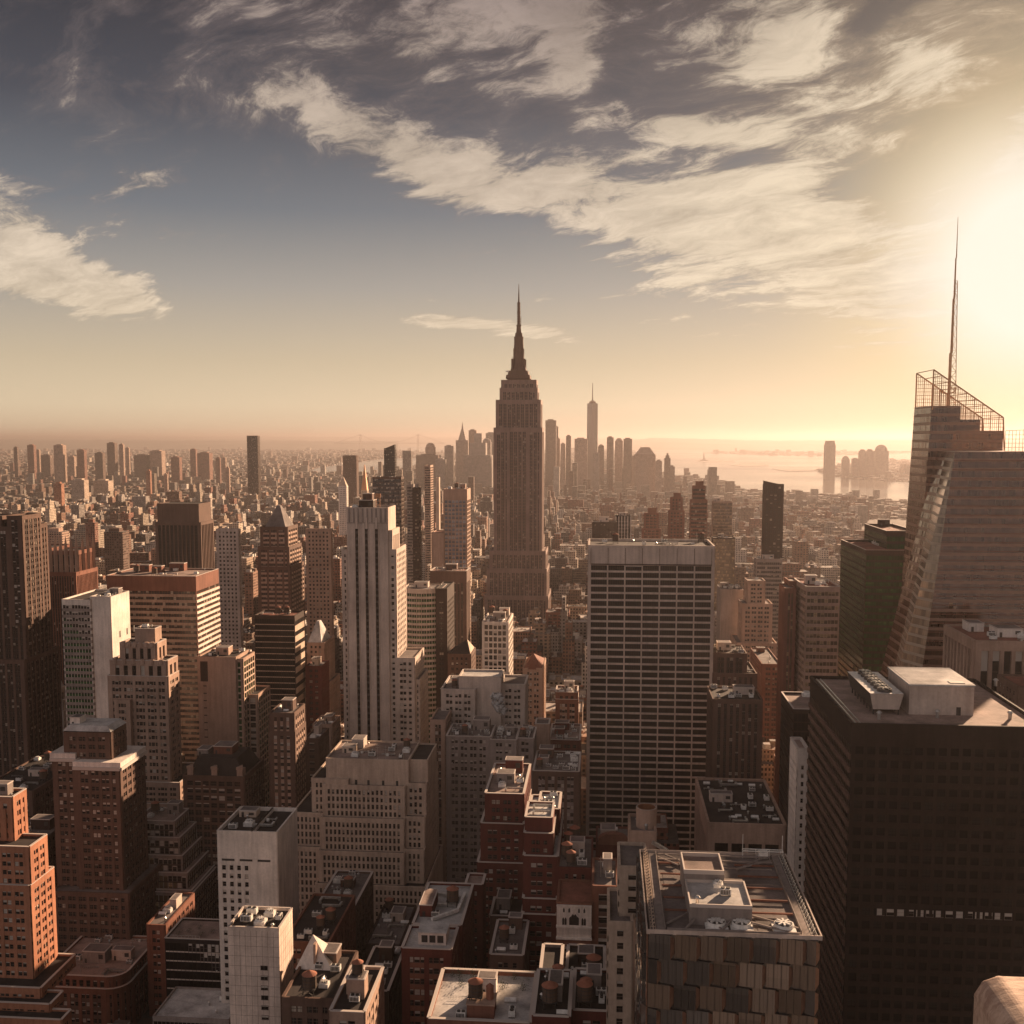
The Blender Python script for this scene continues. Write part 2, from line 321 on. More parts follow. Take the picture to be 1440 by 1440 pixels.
def facade(wm, cm, p0, p1, z0, z1, st, panes=None, facing=True):
    p0, p1 = np.array(p0, float), np.array(p1, float); d = p1 - p0; L = float(np.linalg.norm(d))
    if L < 0.3: return
    d /= L; n = np.array([d[1], -d[0]]); H = z1 - z0
    def slab(s, w, za, zb, dep, m=0, back=0.06):
        o = p0 + d * s - n * back
        wm.ob((o[0], o[1], za), (d[0] * w, d[1] * w, 0), (n[0] * (dep + back), n[1] * (dep + back), 0), (0, 0, zb - za), m)
    if st.get('plain') or not facing or L < 2.2: slab(0, L, z0, z1, st['pd']); return
    cw = min(st['cw'], L * 0.2); top = min(st['top'], H * 0.5); us = L - 2 * cw; nb = max(1, round(us / st['bw'])); b = us / nb
    nf = max(1, round((H - top) / st['fh'])); f = (H - top) / nf; sh = st['sh'] * f / st['fh']
    slab(0, cw, z0, z1 - top, st['pd'] + 0.01); slab(L - cw, cw, z0, z1 - top, st['pd'] + 0.01)
    ws = []
    for i in range(nb + 1):
        w = st['pw']
        if st.get('alt') is not None and (i % 2 == 1 if not st.get('alt3') else i % 3 != 0): w = st['alt']
        ws.append(w)
        if 0 < i < nb and w > 0: slab(cw + i * b - w / 2, w, z0, z1 - top, st['pd'] if w > 0.6 else st['pd'] * 0.6, st.get('pm', 0))
        elif w > 0: slab(cw - 0.01 if i == 0 else L - cw - w / 2, w / 2, z0, z1 - top, st['pd'], st.get('pm', 0))
    slab(0, L, z1 - top, z1, st['pd'] + 0.04)
    if st.get('cornice'): slab(-0.8, L + 1.6, z1 - 1.2, z1 + 0.3, st['pd'] + 1.1, 2)
    for k in range(nf):
        zt = z1 - top - k * f
        slab(0, L, zt - f, zt - f + sh, st['sd'], st.get('sm', 1))
    v0 = 100.0
    cm.poly([(*p0, z0), (*p1, z0), (*p1, z1 - top), (*p0, z1 - top)], 0,
            [(-cw / b + 7.0 + nb * 3, v0 - nf), ((us + cw) / b + 7.0 + nb * 3, v0 - nf), ((us + cw) / b + 7.0 + nb * 3, v0), (-cw / b + 7.0 + nb * 3, v0)])
    if panes is not None:
        for i in range(nb):
            a0 = cw + i * b + ws[i] / 2; a1 = cw + (i + 1) * b - ws[i + 1] / 2
            for k in range(nf):
                zb = z1 - top - (k + 1) * f + sh
                panes.append((p0 + d * (a0 + a1) / 2, math.atan2(d[1], d[0]), zb, a1 - a0, f - sh, n))
PANES = {}
def pane_mesh(w, h, v, style='sash'):
    """glass pane, frame, meeting rail and sill; the blind is pulled down by a different amount in each variant"""
    key = (round(w, 1), round(h, 1), v, style)
    if key in PANES: return PANES[key]
    w, h = key[0], key[1]; q = MB(); e = 0.07
    q.box(-w / 2, w / 2, -0.05, 0.02, 0, h, 0)
    q.box(-w / 2, -w / 2 + e, -0.09, 0.0, 0, h, 1); q.box(w / 2 - e, w / 2, -0.09, 0.0, 0, h, 1)
    q.box(-w / 2, w / 2, -0.10, 0.0, h - e, h, 1); q.box(-w / 2 - 0.05, w / 2 + 0.05, -0.16, 0.0, -0.02, e, 1)
    if style == 'sash': q.box(-w / 2, w / 2, -0.088, 0.0, h * 0.48, h * 0.48 + e, 1)
    else: 
        for i in range(1, max(2, round(w / 1.4))): q.box(-w / 2 + w * i / max(2, round(w / 1.4)) - 0.03, -w / 2 + w * i / max(2, round(w / 1.4)) + 0.03, -0.088, 0.0, 0, h, 1)
    bl = (0, 0.25, 0.5, 0.95, 0)[v]
    if bl: q.box(-w / 2 + e, w / 2 - e, -0.066, -0.04, h * (1 - bl), h - e, 2)
    if v == 4: q.box(-w / 2 + e, -w / 2 + e + w * 0.4, -0.30, -0.05, 0.06, 0.45, 3)
    o = q.build('window', [PG, PFRAME, PBLIND, MT['steel']]); me = o.data; bpy.data.objects.remove(o); PANES[key] = me; return me
m_, t_ = mat('pane_glass'); PG = fin(m_, t_, Base_Color=(0.014, 0.012, 0.012, 1), Roughness=0.08, Specular_IOR_Level=0.22)
m_, t_ = mat('window_frame_paint'); PFRAME = fin(m_, t_, Base_Color=(0.16, 0.12, 0.10, 1), Roughness=0.6)
m_, t_ = mat('roller_blind'); PBLIND = fin(m_, t_, Base_Color=(0.40, 0.35, 0.30, 1), Roughness=0.9)
m_, t_ = mat('coping'); COP = fin(m_, t_, Base_Color=(0.48, 0.41, 0.36, 1), Roughness=0.8)
PROTO = {}
def proto(kind):
    if kind in PROTO: return PROTO[kind]
    q = MB(); subs = []
    if kind == 'water_tank':
        for i in range(16):
            a = math.pi * 2 * i / 16; q.box(2.0 * math.cos(a) - 0.04, 2.0 * math.cos(a) + 0.04, 2.0 * math.sin(a) - 0.04, 2.0 * math.sin(a) + 0.04, 2.2, 5.8, 1) if i % 2 else None
        q.cyl(0, 0, 2.1, 5.9, 2.0, 1.95, 16); [q.cyl(0, 0, z, z + 0.12, 2.05, 2.05, 16, 1) for z in (2.6, 3.6, 4.7, 5.5)]
        q.box(-2, 2, -2, 2, 1.9, 2.12, 1)
        r = MB(); r.cyl(0, 0, 5.85, 7.0, 2.2, 0.15, 16); subs = [('tank_roof', r, ['terra'])]
        for sx in (-1.5, 1.5):
            for sy in (-1.5, 1.5):
                l = MB(); l.box(sx - 0.12, sx + 0.12, sy - 0.12, sy + 0.12, 0, 1.9); l.bar((sx, sy, 0.2), (-sx, sy, 1.8), 0.08); subs.append(('leg', l, ['dark']))
        ms = ['wood', 'dark']
    elif kind == 'air_handler':
        q.box(-1.6, 1.6, -1, 1, 0.4, 2.1); q.box(-1.5, -1.3, -0.9, 0.9, 0, 0.4, 1); q.box(1.3, 1.5, -0.9, 0.9, 0, 0.4, 1)
        for i in range(6): q.box(-1.4 + i * 0.45, -1.1 + i * 0.45, -1.05, -0.9, 0.6, 1.9, 1)
        q.cyl(-0.7, 0, 2.05, 2.4, 0.6, 0.6, 12, 1); q.cyl(0.8, 0, 2.05, 2.4, 0.6, 0.6, 12, 1); ms = ['white', 'dark']
    elif kind == 'cooling_fan':
        q.box(-1.8, 1.8, -1.8, 1.8, 0, 1.5); q.cyl(0, 0, 1.45, 2.1, 1.6, 1.5, 20); q.cyl(0, 0, 2.05, 2.12, 1.4, 1.4, 20, 1)
        for i in range(8):
            a = i * math.pi / 4; q.bar((0.2 * math.cos(a), 0.2 * math.sin(a), 2.2), (1.3 * math.cos(a), 1.3 * math.sin(a), 2.2), 0.3)
        ms = ['white', 'dark']
    elif kind == 'duct':
        q.box(-4, 4, -0.45, 0.45, 0.6, 1.4); q.box(3.1, 4, -0.45, 3.5, 0.6, 1.4); q.box(-4, -3.1, -0.45, 0.45, 0, 0.6); q.box(3.1, 4, 2.8, 3.5, 0, 0.6); q.box(-1, -0.8, -0.3, 0.3, 0, 0.6, 1)
        ms = ['steel', 'dark']
    elif kind == 'pipe_run':
        for i, (a, z) in enumerate(((-0.3, .5), (0, .65), (0.35, .5))): q.bar((-3, a, z), (3, a, z), 0.16); q.bar((3 - i * .3, a, z), (3 - i * .3, a + 2, z), 0.16)
        for i in range(5): q.box(-2.8 + i * 1.4, -2.7 + i * 1.4, -.5, .5, 0, .45)
        q.box(-0.6, 0.5, -1.5, -0.7, 0, 1.1, 1); ms = ['steel', 'white']
    elif kind == 'vent':
        q.cyl(0, 0, 0, 1.3, 0.35, 0.35, 10); q.cyl(0, 0, 1.3, 1.7, 0.6, 0.25, 10); ms = ['steel']
    elif kind == 'skylight':
        q.box(-1.6, 1.6, -1, 1, 0, 0.5); q.prism([(-1.6, -1), (1.6, -1), (1.6, 1), (-1.6, 1)], 0.5, 0.55, 1)
        q.poly([(-1.6, -1, 0.55), (1.6, -1, 0.55), (1.6, 0, 1.3), (-1.6, 0, 1.3)], 1); q.poly([(1.6, 1, 0.55), (-1.6, 1, 0.55), (-1.6, 0, 1.3), (1.6, 0, 1.3)], 1)
        q.poly([(1.6, -1, 0.55), (1.6, 1, 0.55), (1.6, 0, 1.3)], 1); q.poly([(-1.6, 1, 0.55), (-1.6, -1, 0.55), (-1.6, 0, 1.3)], 1); ms = ['steel', 'white']
    elif kind == 'railing':
        for i in range(9): q.box(-4 + i - 0.04, -4 + i + 0.04, -0.04, 0.04, 0, 1.1)
        q.box(-4, 4, -0.05, 0.05, 1.05, 1.15); q.box(-4, 4, -0.04, 0.04, 0.5, 0.56); ms = ['steel']
    elif kind == 'antenna':
        q.cyl(0, 0, 0, 7, 0.09, 0.05, 6); q.box(-0.9, 0.9, -0.04, 0.04, 5, 5.1); q.box(-0.6, 0.6, -0.04, 0.04, 6, 6.1); ms = ['steel']
    elif kind == 'roof_shrub':
        rr = random.Random(5)
        for i in range(90):
            a, b, c2 = rr.gauss(0, 0.5), rr.gauss(0, 0.5), abs(rr.gauss(0.9, 0.5)); s = 0.18
            q.poly([(a, b, c2), (a + rr.uniform(-s, s), b + s, c2 + rr.uniform(-s, s)), (a + s, b + rr.uniform(-s, s), c2 + s)])
        q.cyl(0, 0, 0, 0.8, 0.06, 0.05, 5); ms = ['leaf']
    o = q.build(kind, [MT[x] for x in ms]); me = o.data; bpy.data.objects.remove(o); L = []
    for nm, r, mm in subs:
        o = r.build(nm, [MT[x] for x in mm]); L.append((nm, o.data)); bpy.data.objects.remove(o)
    PROTO[kind] = (me, L); return PROTO[kind]
m_, t_ = mat('leaf'); MT['leaf'] = fin(m_, t_, Base_Color=(0.035, 0.05, 0.022, 1), Roughness=0.8)
def put(kind, root, x, y, z, s=1.0, rz=0.0, sz=None, roofm=None):
    me, L = proto(kind); o = bpy.data.objects.new(kind, me); col.objects.link(o); o.parent = root
    o.matrix_parent_inverse = Matrix.Translation(-Vector(root.location)); o.location = (x, y, z); o.scale = (s, s, sz or s); o.rotation_euler = (0, 0, rz)
    for nm, m in L:
        c = bpy.data.objects.new(nm, m); col.objects.link(c); c.parent = o
    return o
def hut(root, x0, x1, y0, y1, z, h, mt=None, name='penthouse', roof=None):
    """roof hut with its own flat roof, a door and a louvre"""
    q = MB(); q.box(x0, x1, y0, y1, z, z + h); q.box(x0 - 0.15, x1 + 0.15, y0 - 0.15, y1 + 0.15, z + h, z + h + 0.35, 1)
    q.box(x0 + 0.3, x1 - 0.3, y0 + 0.3, y1 - 0.3, z + h + 0.35, z + h + 0.40, 2)
    if x1 - x0 > 3.5:
        q.box(x0 + 1, x0 + 2, y0 - 0.06, y0 + 0.1, z, z + 2.1, 3)
        if x1 - x0 > 6: q.box(x1 - 3, x1 - 1, y0 - 0.06, y0 + 0.1, z + h * 0.4, z + h * 0.8, 3)
    o = q.build(name, [mt or W['pale'], COP, roof or RF['grey'], MT['dark']]); return keep(o, root)
def clutter(root, t, n, rnd, wmat, kinds=None, huts=1, z=None):
    x0, x1, y0, y1 = t[0] + 1.5, t[1] - 1.5, t[2] + 1.5, t[3] - 1.5; z = t[5] + 0.2 if z is None else z
    if x1 - x0 < 4 or y1 - y0 < 4: return
    used = []
    for i in range(huts):
        w, d, h = min(rnd.uniform(5, 11), (x1 - x0) * 0.6), min(rnd.uniform(4, 8), (y1 - y0) * 0.6), rnd.uniform(3, 5.5)
        a, b = rnd.uniform(x0, x1 - w), rnd.uniform(y0 + (y1 - y0) * 0.25, max(y0 + (y1 - y0) * 0.25 + 0.1, y1 - d))
        if any(a < u[1] + 0.5 and a + w > u[0] - 0.5 and b < u[3] + 0.5 and b + d > u[2] - 0.5 for u in used): continue
        hut(root, a, a + w, b, b + d, z, h, rnd.choice([wmat, W['pale'], W['grey'], wmat])); used.append((a, a + w, b, b + d))
    kinds = kinds or ['air_handler', 'vent', 'duct', 'water_tank', 'skylight', 'air_handler', 'vent', 'cooling_fan', 'railing', 'antenna', 'duct', 'vent', 'pipe_run', 'air_handler']
    for i in range(n):
        k = rnd.choice(kinds); r = dict(duct=4.3, pipe_run=3.2, water_tank=2.4, air_handler=1.9, cooling_fan=2.1, railing=4.1).get(k, 1.0); s = rnd.uniform(0.75, 1.1)
        for _ in range(12):
            a, b = rnd.uniform(x0, x1), rnd.uniform(y0, y1); rr = r * s
            if a - rr < x0 - 1 or a + rr > x1 + 1 or b - min(rr, 2) < y0 - 1 or b + min(rr, 2) > y1 + 1: continue
            if any(a - rr < u[1] and a + rr > u[0] and b - rr < u[3] and b + rr > u[2] for u in used): continue
            put(k, root, a, b, z, s, rnd.choice([0, math.pi / 2, 0, math.pi]) if k != 'duct' else rnd.choice([0, math.pi])); used.append((a - rr, a + rr, b - min(rr, 2.2), b + min(rr, 2.2))); break
def corners(t): return [(t[0], t[2]), (t[1], t[2]), (t[1], t[3]), (t[0], t[3])]
def building(name, label, cat, tiers, style='punch', wallm='tan', span=None, gl='dark', roof='grey', coping=False, win=0, roofn=0, huts=1, stack=True, group=None, seed=None, par=0.9, huttiers=(0,), kinds=None, pstyle='sash', glassname='window', vpick=None):
    """tiers: top one first, each [x0,x1,y0,y1,z0,z1] or dict(poly=CCW points, z0, z1, style=...)"""
    roofn = int(roofn * 1.6); rnd = random.Random(seed if seed is not None else label)
    T_ = []
    for t in tiers:
        t = dict(b=list(t), poly=corners(t), z0=t[4], z1=t[5]) if not isinstance(t, dict) else dict(t)
        if 'box' in t: t['b'] = list(t['box']); t['poly'] = corners(t['box']); t['z0'], t['z1'] = t['box'][4], t['box'][5]
        if 'b' not in t: xs = [p[0] for p in t['poly']]; ys = [p[1] for p in t['poly']]; t['b'] = [min(xs), max(xs), min(ys), max(ys), t['z0'], t['z1']]
        T_.append(t)
    if stack:
        for i in range(len(T_) - 1):
            if not T_[i].get('free') and T_[i]['z0'] == 0: T_[i]['z0'] = max(0, T_[i + 1]['z1'] - 0.5)
    base = T_[-1]['b']; root = empty(name, ((base[0] + base[1]) / 2, (base[2] + base[3]) / 2, 0)); tag(root, label, cat, group)
    wm, cm, panes = MB(), MB(), []
    for ti, t in enumerate(T_):
        st = t.get('style', style); st = dict(ST[st]) if isinstance(st, str) else dict(st)
        pts = t['poly']; z0, z1 = t['z0'], t['z1']; cxm = sum(p[0] for p in pts) / len(pts)
        for i in range(len(pts)):
            p, q = pts[i], pts[(i + 1) % len(pts)]; nx, ny = q[1] - p[1], -(q[0] - p[0])
            fac = nx * (0 - p[0]) + ny * (0 - p[1]) > 0
            facade(wm, cm, p, q, z0, z1, t.get('side', st) if abs(nx) > abs(ny) and 'side' in t else st, panes if (win and fac and not t.get('nowin')) else None, fac)
            if par: 
                d = np.array([q[0] - p[0], q[1] - p[1]]); L = np.linalg.norm(d); d /= L; n = np.array([d[1], -d[0]]); o = np.array(p) - n * 0.35
                dep = st['pd'] + 0.04 + 0.35
                wm.ob((o[0], o[1], z1 - 0.02), (d[0] * L, d[1] * L, 0), (n[0] * dep, n[1] * dep, 0), (0, 0, par), 0)
                if coping: o = o - n * 0.08; dep += 0.2; wm.ob((o[0], o[1], z1 - 0.02 + par), (d[0] * L, d[1] * L, 0), (n[0] * dep, n[1] * dep, 0), (0, 0, 0.18), 2)
        rm = MB(); e = 0.3; b = t['b']
        cx, cy = (b[0] + b[1]) / 2, (b[2] + b[3]) / 2
        rp = [(cx + (p[0] - cx) * (1 - e / max(1, b[1] - b[0])), cy + (p[1] - cy) * (1 - e / max(1, b[3] - b[2]))) for p in pts]
        if not t.get('noroof'): rm.prism(rp, z1 - 0.6, z1 + 0.1); keep(rm.build('roof', RF[t.get('roof', roof)]), root)
        ox0, ox1, oy0, oy1 = b[:4]; FOOT.append((ox0, ox1, oy0, oy1, z0, z1, len(HERO)))
        if ti in huttiers and (roofn or huts): clutter(root, [ox0, ox1, oy0, oy1, z0, z1], roofn, rnd, W[wallm] if isinstance(wallm, str) else wallm, kinds, huts)
    wmt = W[wallm] if isinstance(wallm, str) else wallm; sm = (W[span] if isinstance(span, str) else span) or wmt
    keep(wm.build('wall', [wmt, sm, COP if coping is not True or True else wmt]), root)
    if cm.F:
        g = keep(cm.build(glassname, GL[gl] if isinstance(gl, str) else gl), root)
        if win: g['kind'] = 'stuff'
    if win and panes:
        sc = []
        for k, (c, a, zb, w, h, n) in enumerate(panes):
            px, py = proj(c[0], c[1], zb + h / 2)
            if -5 < px < 1445 and -5 < py < 1445:
                D = math.hypot(c[0], c[1]); sc.append((w * h * abs(n[0] * c[0] + n[1] * c[1]) / D / D ** 2 * (1 + 0.001 * (1440 - py)), k))
        sc.sort(reverse=True)
        for _, k in sc[:win]:
            c, a, zb, w, h, n = panes[k]
            v = rnd.choices([0, 1, 2, 3, 4], [4, 3, 2, 1, 0.6])[0] if vpick is None else vpick(*proj(c[0], c[1], zb + h / 2))
            o = bpy.data.objects.new('window', pane_mesh(w, h, v, pstyle)); col.objects.link(o)
            o.parent = root; o.matrix_parent_inverse = Matrix.Translation(-Vector(root.location)); o.location = (c[0] + n[0] * 0.02, c[1] + n[1] * 0.02, zb); o.rotation_euler = (0, 0, a)
    HERO.append((label, proj((base[0] + base[1]) / 2, base[2], T_[0]['z1']), root, T_[0]['b']))
    return root
def grow(t, l=0, r=0, f=0, b=0, z1=None, z0=0):
    """a wider copy of a tier: l, r, f, b metres added on each side"""
    return [t[0] - l, t[1] + r, t[2] - f, t[3] + b, z0, t[5] if z1 is None else z1]
def zat(py, Y): return P(720, py, Y)[2]
def pyramid(root, t, h, mats, name='pyramid_roof', trunc=0.0):
    q = MB(); x0, x1, y0, y1, _, z = t; cx, cy = (x0 + x1) / 2, (y0 + y1) / 2; a, b = (x1 - x0) / 2 * trunc, (y1 - y0) / 2 * trunc
    B_ = [(x0, y0, z), (x1, y0, z), (x1, y1, z), (x0, y1, z)]; U = [(cx - a, cy - b, z + h), (cx + a, cy - b, z + h), (cx + a, cy + b, z + h), (cx - a, cy + b, z + h)]
    for i in range(4): j = (i + 1) % 4; q.poly([B_[i], B_[j], U[j], U[i]] if trunc else [B_[i], B_[j], U[i]])
    if trunc: q.poly(U)
    return keep(q.build(name, mats), root)
# ---------------------------------------------------------------- ground, water, hills, haze
def flat(name, pts, z, m):
    q = MB(); q.poly([(x, y, z) for x, y in pts]); o = q.build(name, m); tag(o, kind='structure'); return o
m_, t_ = mat('city_ground'); pos = t_.n('ShaderNodeNewGeometry').outputs['Position']
a_ = t_.noise(pos, 0.004, 6, 0.6)[0]; b_ = t_.noise(pos, 0.05, 4, 0.6)[0]
GM = fin(m_, t_, Base_Color=t_.v('SCALE', (0.085, 0.065, 0.055), sc=t_.m('MULTIPLY', t_.mr(a_, 0.3, 0.7, 0.6, 1.4, 'LINEAR'), t_.mr(b_, 0.3, 0.7, 0.7, 1.3, 'LINEAR'))), Roughness=0.95, Specular_IOR_Level=0.15)
m_, t_ = mat('far_land'); pos = t_.n('ShaderNodeNewGeometry').outputs['Position']
LM = fin(m_, t_, Base_Color=t_.v('SCALE', (0.09, 0.075, 0.055), sc=t_.mr(t_.noise(pos, 0.0012, 6, 0.65)[0], 0.3, 0.7, 0.5, 1.5, 'LINEAR')), Roughness=1.0)
m_, t_ = mat('harbour_water'); pos = t_.n('ShaderNodeNewGeometry').outputs['Position']
bp = t_.n('ShaderNodeBump', i_Strength=0.15, i_Distance=2.0); t_.set(bp.inputs['Height'], t_.noise(pos, 0.02, 5, 0.6)[0])
WM = fin(m_, t_, Base_Color=(0.10, 0.085, 0.07, 1), Roughness=t_.mr(t_.noise(pos, 0.0006, 4, 0.6)[0], 0.3, 0.7, 0.10, 0.24, 'LINEAR'), Normal=bp.outputs[0])
m_, t_ = mat('asphalt'); pos = t_.n('ShaderNodeNewGeometry').outputs['Position']
AM = fin(m_, t_, Base_Color=t_.v('SCALE', (0.05, 0.046, 0.044), sc=t_.mr(t_.noise(pos, 0.3, 4, 0.6)[0], 0.3, 0.7, 0.7, 1.3, 'LINEAR')), Roughness=0.85, Specular_IOR_Level=0.2)
EXT = 90000
flat('ground', [(-EXT, -2000), (EXT, -2000), (EXT, EXT), (-EXT, EXT)], 0.0, GM)
WATER = [[G(*p) for p in [(893, 633.5), (1010, 632.5), (1290, 632.5), (1440, 634), (1700, 640), (1700, 720), (1440, 716), (1280, 709), (1240, 706), (1205, 700), (1110, 696), (1060, 692), (1030, 688), (1008, 680), (975, 672), (940, 671), (926, 660), (905, 648)]],
         [G(*p) for p in [(425, 664), (450, 657), (500, 650), (545, 645), (620, 643), (640, 646), (600, 652), (560, 662), (535, 668), (480, 667)]],
         [G(*p) for p in [(480, 629), (640, 627.5), (700, 630), (640, 637), (540, 634)]]]
for w_ in WATER: flat('harbour_water', w_, 1.0, WM)
ISL = [('island', [(975, 648.5), (985, 646.6), (1012, 646.8), (1035, 649), (1030, 650.3), (990, 650.4)]), ('island', [(1024, 654.5), (1045, 651.5), (1078, 652), (1082, 655.2), (1050, 656.8)]),
       ('island', [(1084, 660), (1120, 657.6), (1150, 658.5), (1152, 662.5), (1110, 663.6)]),
       ('land', [(1148, 662), (1200, 652), (1330, 645), (1700, 650), (1700, 690), (1440, 683), (1275, 678), (1200, 674), (1172, 669)]),
       ('land', [(990, 637.2), (1060, 634.6), (1150, 635.8), (1260, 634.6), (1290, 637), (1150, 641.5), (1070, 640)])]
for k, (nm, pp) in enumerate(ISL): flat('far_' + nm, [G(x, y) for x, y in pp], 2.0 + k, LM)
def hills(name, xs, ys, Y, depth, m, seed, jag=6):
    """a long low ridge with a rounded back, ends on the ground"""
    rr = random.Random(seed); n = 80; V = []; F = []; prof = [0, 0.45, 0.8, 1.0, 0.95, 0.75, 0.4, 0]
    for i in range(n + 1):
        u = i / n; px = xs[0] + (xs[-1] - xs[0]) * u; py = float(np.interp(px, xs, ys)); X, _, Z = P(px, py, Y); Z = max(2.0, Z) + rr.uniform(-jag, jag)
        for j, h in enumerate(prof): V.append((X * (1 + j * depth / 7 / Y), Y + j * depth / 7, max(-1, Z * h + rr.uniform(-jag, jag) * 0.4 * h)))
    k = len(prof)
    for i in range(n):
        for j in range(k - 1): F.append((i * k + j, (i + 1) * k + j, (i + 1) * k + j + 1, i * k + j + 1))
    me = bpy.data.meshes.new(name); me.from_pydata(V, [], F); me.polygons.foreach_set('use_smooth', [True] * len(F)); me.materials.append(m)
    o = bpy.data.objects.new(name, me); col.objects.link(o); tag(o, kind='structure')
hills('hills', [-200, 60, 300, 480, 700, 900], [613.5, 613, 613.5, 614, 615, 617], 42000, 9000, LM, 1, 12)
hills('hills', [880, 905, 925, 960, 1010, 1080, 1200, 1300, 1600], [620, 617, 615.2, 616.2, 617.6, 619.5, 618.6, 619, 617], 26000, 6000, LM, 2, 8)
hills('hills', [-200, 100, 260, 420, 560], [617, 618.2, 619, 619.6, 621], 24000, 6000, LM, 3, 10)
# avenues and cross streets of the near grid
def road(x0, x1, y0, y1, z=0.05):
    q = MB(); q.poly([(x0, y0, z), (x1, y0, z), (x1, y1, z), (x0, y1, z)]); return q
AVE = [-1010, -860, -712, -560, -410, -262, -132, 150, 430, 710]
for i, ax in enumerate(AVE):
    tag(road(ax - 13, ax + 13, -50, 3600, 0.05).build('road', AM), kind='structure')
STREETS = [82 * k + 40 for k in range(0, 44)]
sm_ = MB()
for y in STREETS: sm_.poly([(-1500, y - 6, 0.12), (1300, y - 6, 0.12), (1300, y + 6, 0.12), (-1500, y + 6, 0.12)])
tag(sm_.build('street', AM), kind='structure')
# air
hz = MB(); hz.box(-EXT * 0.95, EXT * 0.95, -1500, EXT * 0.92, -1.0, HAZE_TOP)
m_ = bpy.data.materials.new('haze'); m_.use_nodes = True; t_ = NT(m_.node_tree)
pv = t_.n('ShaderNodeVolumePrincipled'); pv.inputs['Color'].default_value = HAZE_COLOR; pv.inputs['Density'].default_value = HAZE_DENSITY; pv.inputs['Anisotropy'].default_value = HAZE_G
oo = t_.n('ShaderNodeOutputMaterial'); t_.set(oo.inputs['Volume'], pv.outputs[0])
if HAZE_DENSITY > 0: tag(hz.build('haze', m_), kind='stuff')
import bmesh as bmesh_
def fr(b, **k): return dict(box=b, free=True, **k)
# ---------------------------------------------------------------- the buildings one can tell apart, nearest first
# (1) dark slab at the lower right
t0 = dict(box=T(1198, 1475, 1022, 286, xb=1140), side=dict(bw=2.0, fh=3.75, pw=0.25, sh=1.5, pd=0.1, sd=0.5, cw=0.4, top=5.2)); tb_ = t0
root = building('office_tower', 'huge dark bronze slab with flat tan roof and white plant room at the lower right', 'skyscraper', [t0],
         style=dict(bw=3.1, fh=3.75, pw=0.9, sh=1.55, pd=0.30, sd=0.29, cw=0.6, top=5.2, sm=0), wallm='bronze', span='brown', gl='black', roof='tan', huts=0, par=1.1, win=0)
facade_rows = []
cols_ = MB(); zrow = zat(1262, 286)
for i in range(14):  # one row of lit windows, their light painted as pale blinds
    X = XZ(1238 + i * 13.8, 286, zrow); o = bpy.data.objects.new('window', pane_mesh(2.0, 1.9, (3, 2, 3, 1, 3, 2)[i % 6], 'sash')); col.objects.link(o); keep(o, root); o.location = (X, 286 - 0.18, zrow - 1.2)
t0 = tb_['box']; RT = t0[5]
def PZ(px, py, z):  # point seen at (px,py) on the level z
    x, y = G(px, py, z); return x, y
a, b = PZ(1278, 1005, RT), PZ(1366, 1005, RT)
q = MB(); yb = b[1] + 21; q.box(a[0], b[0], a[1], yb, RT, RT + 8.2); q.box(a[0] - 0.3, b[0] + 0.3, a[1] - 0.3, yb + 0.3, RT + 8.2, RT + 8.7, 1)
q.box(a[0] + 0.4, b[0] - 0.4, a[1] + 0.4, yb - 0.4, RT + 8.7, RT + 8.75, 1); q.box(b[0] - 4.6, b[0] - 3.4, a[1] - 0.1, a[1] + 0.2, RT, RT + 2.4, 2); q.box(b[0] - 6, b[0] - 2, a[1] + 1.5, a[1] + 4, RT + 8.7, RT + 8.9, 2)
keep(q.build('plant_room', [W['pale'], RF['silver'], MT['dark']]), root)
a, b = PZ(1222, 1005, RT), PZ(1268, 1005, RT); yb = a[1] + 27; zz = RT + 1.6
q = MB(); n_ = 8
for i, (za, zb, e0, e1) in enumerate([(zz, zz + 4.6, -0.7, 0.0)]):
    B_ = [(a[0] + 1, a[1], za), (b[0] - 1, a[1], za), (b[0] - 1, yb, za), (a[0] + 1, yb, za)]; U_ = [(a[0], a[1] - 0.6, zb), (b[0], a[1] - 0.6, zb), (b[0], yb + 0.6, zb), (a[0], yb + 0.6, zb)]
    for k in range(4): q.poly([B_[k], B_[(k + 1) % 4], U_[(k + 1) % 4], U_[k]], 0 if k == 0 else 1)
    q.poly(U_, 2)
for i in range(8): q.box(a[0] + 1, a[0] + 1.3, a[1] + i * 3.6, a[1] + i * 3.6 + 0.3, RT, zz + 0.2, 1); q.box(b[0] - 1.3, b[0] - 1, a[1] + i * 3.6, a[1] + i * 3.6 + 0.3, RT, zz + 0.2, 1)
ct = keep(q.build('cooling_tower', [W['pale'], MT['dark'], MT['white']]), root)
for i in range(7):
    f = MB(); cx, cy = (a[0] + b[0]) / 2, a[1] + 2.2 + i * 3.75; f.cyl(cx, cy, zz + 4.5, zz + 5.5, 2.1, 1.9, 18, 0); f.cyl(cx, cy, zz + 5.45, zz + 5.5, 1.7, 1.7, 18, 1)
    for k in range(6): an = k * math.pi / 3 + i; f.bar((cx, cy, zz + 5.6), (cx + 1.6 * math.cos(an), cy + 1.6 * math.sin(an), zz + 5.6), 0.35, 2)
    c_ = f.build('fan', [MT['dark'], MT['dark'], MT['steel']]); c_.parent = ct
for px, py in ((1236, 1012), (1318, 1010), (1420, 1012), (1400, 965)): x, y = PZ(px, py, RT); put('vent', root, x, y, RT + 0.1, 1.4)
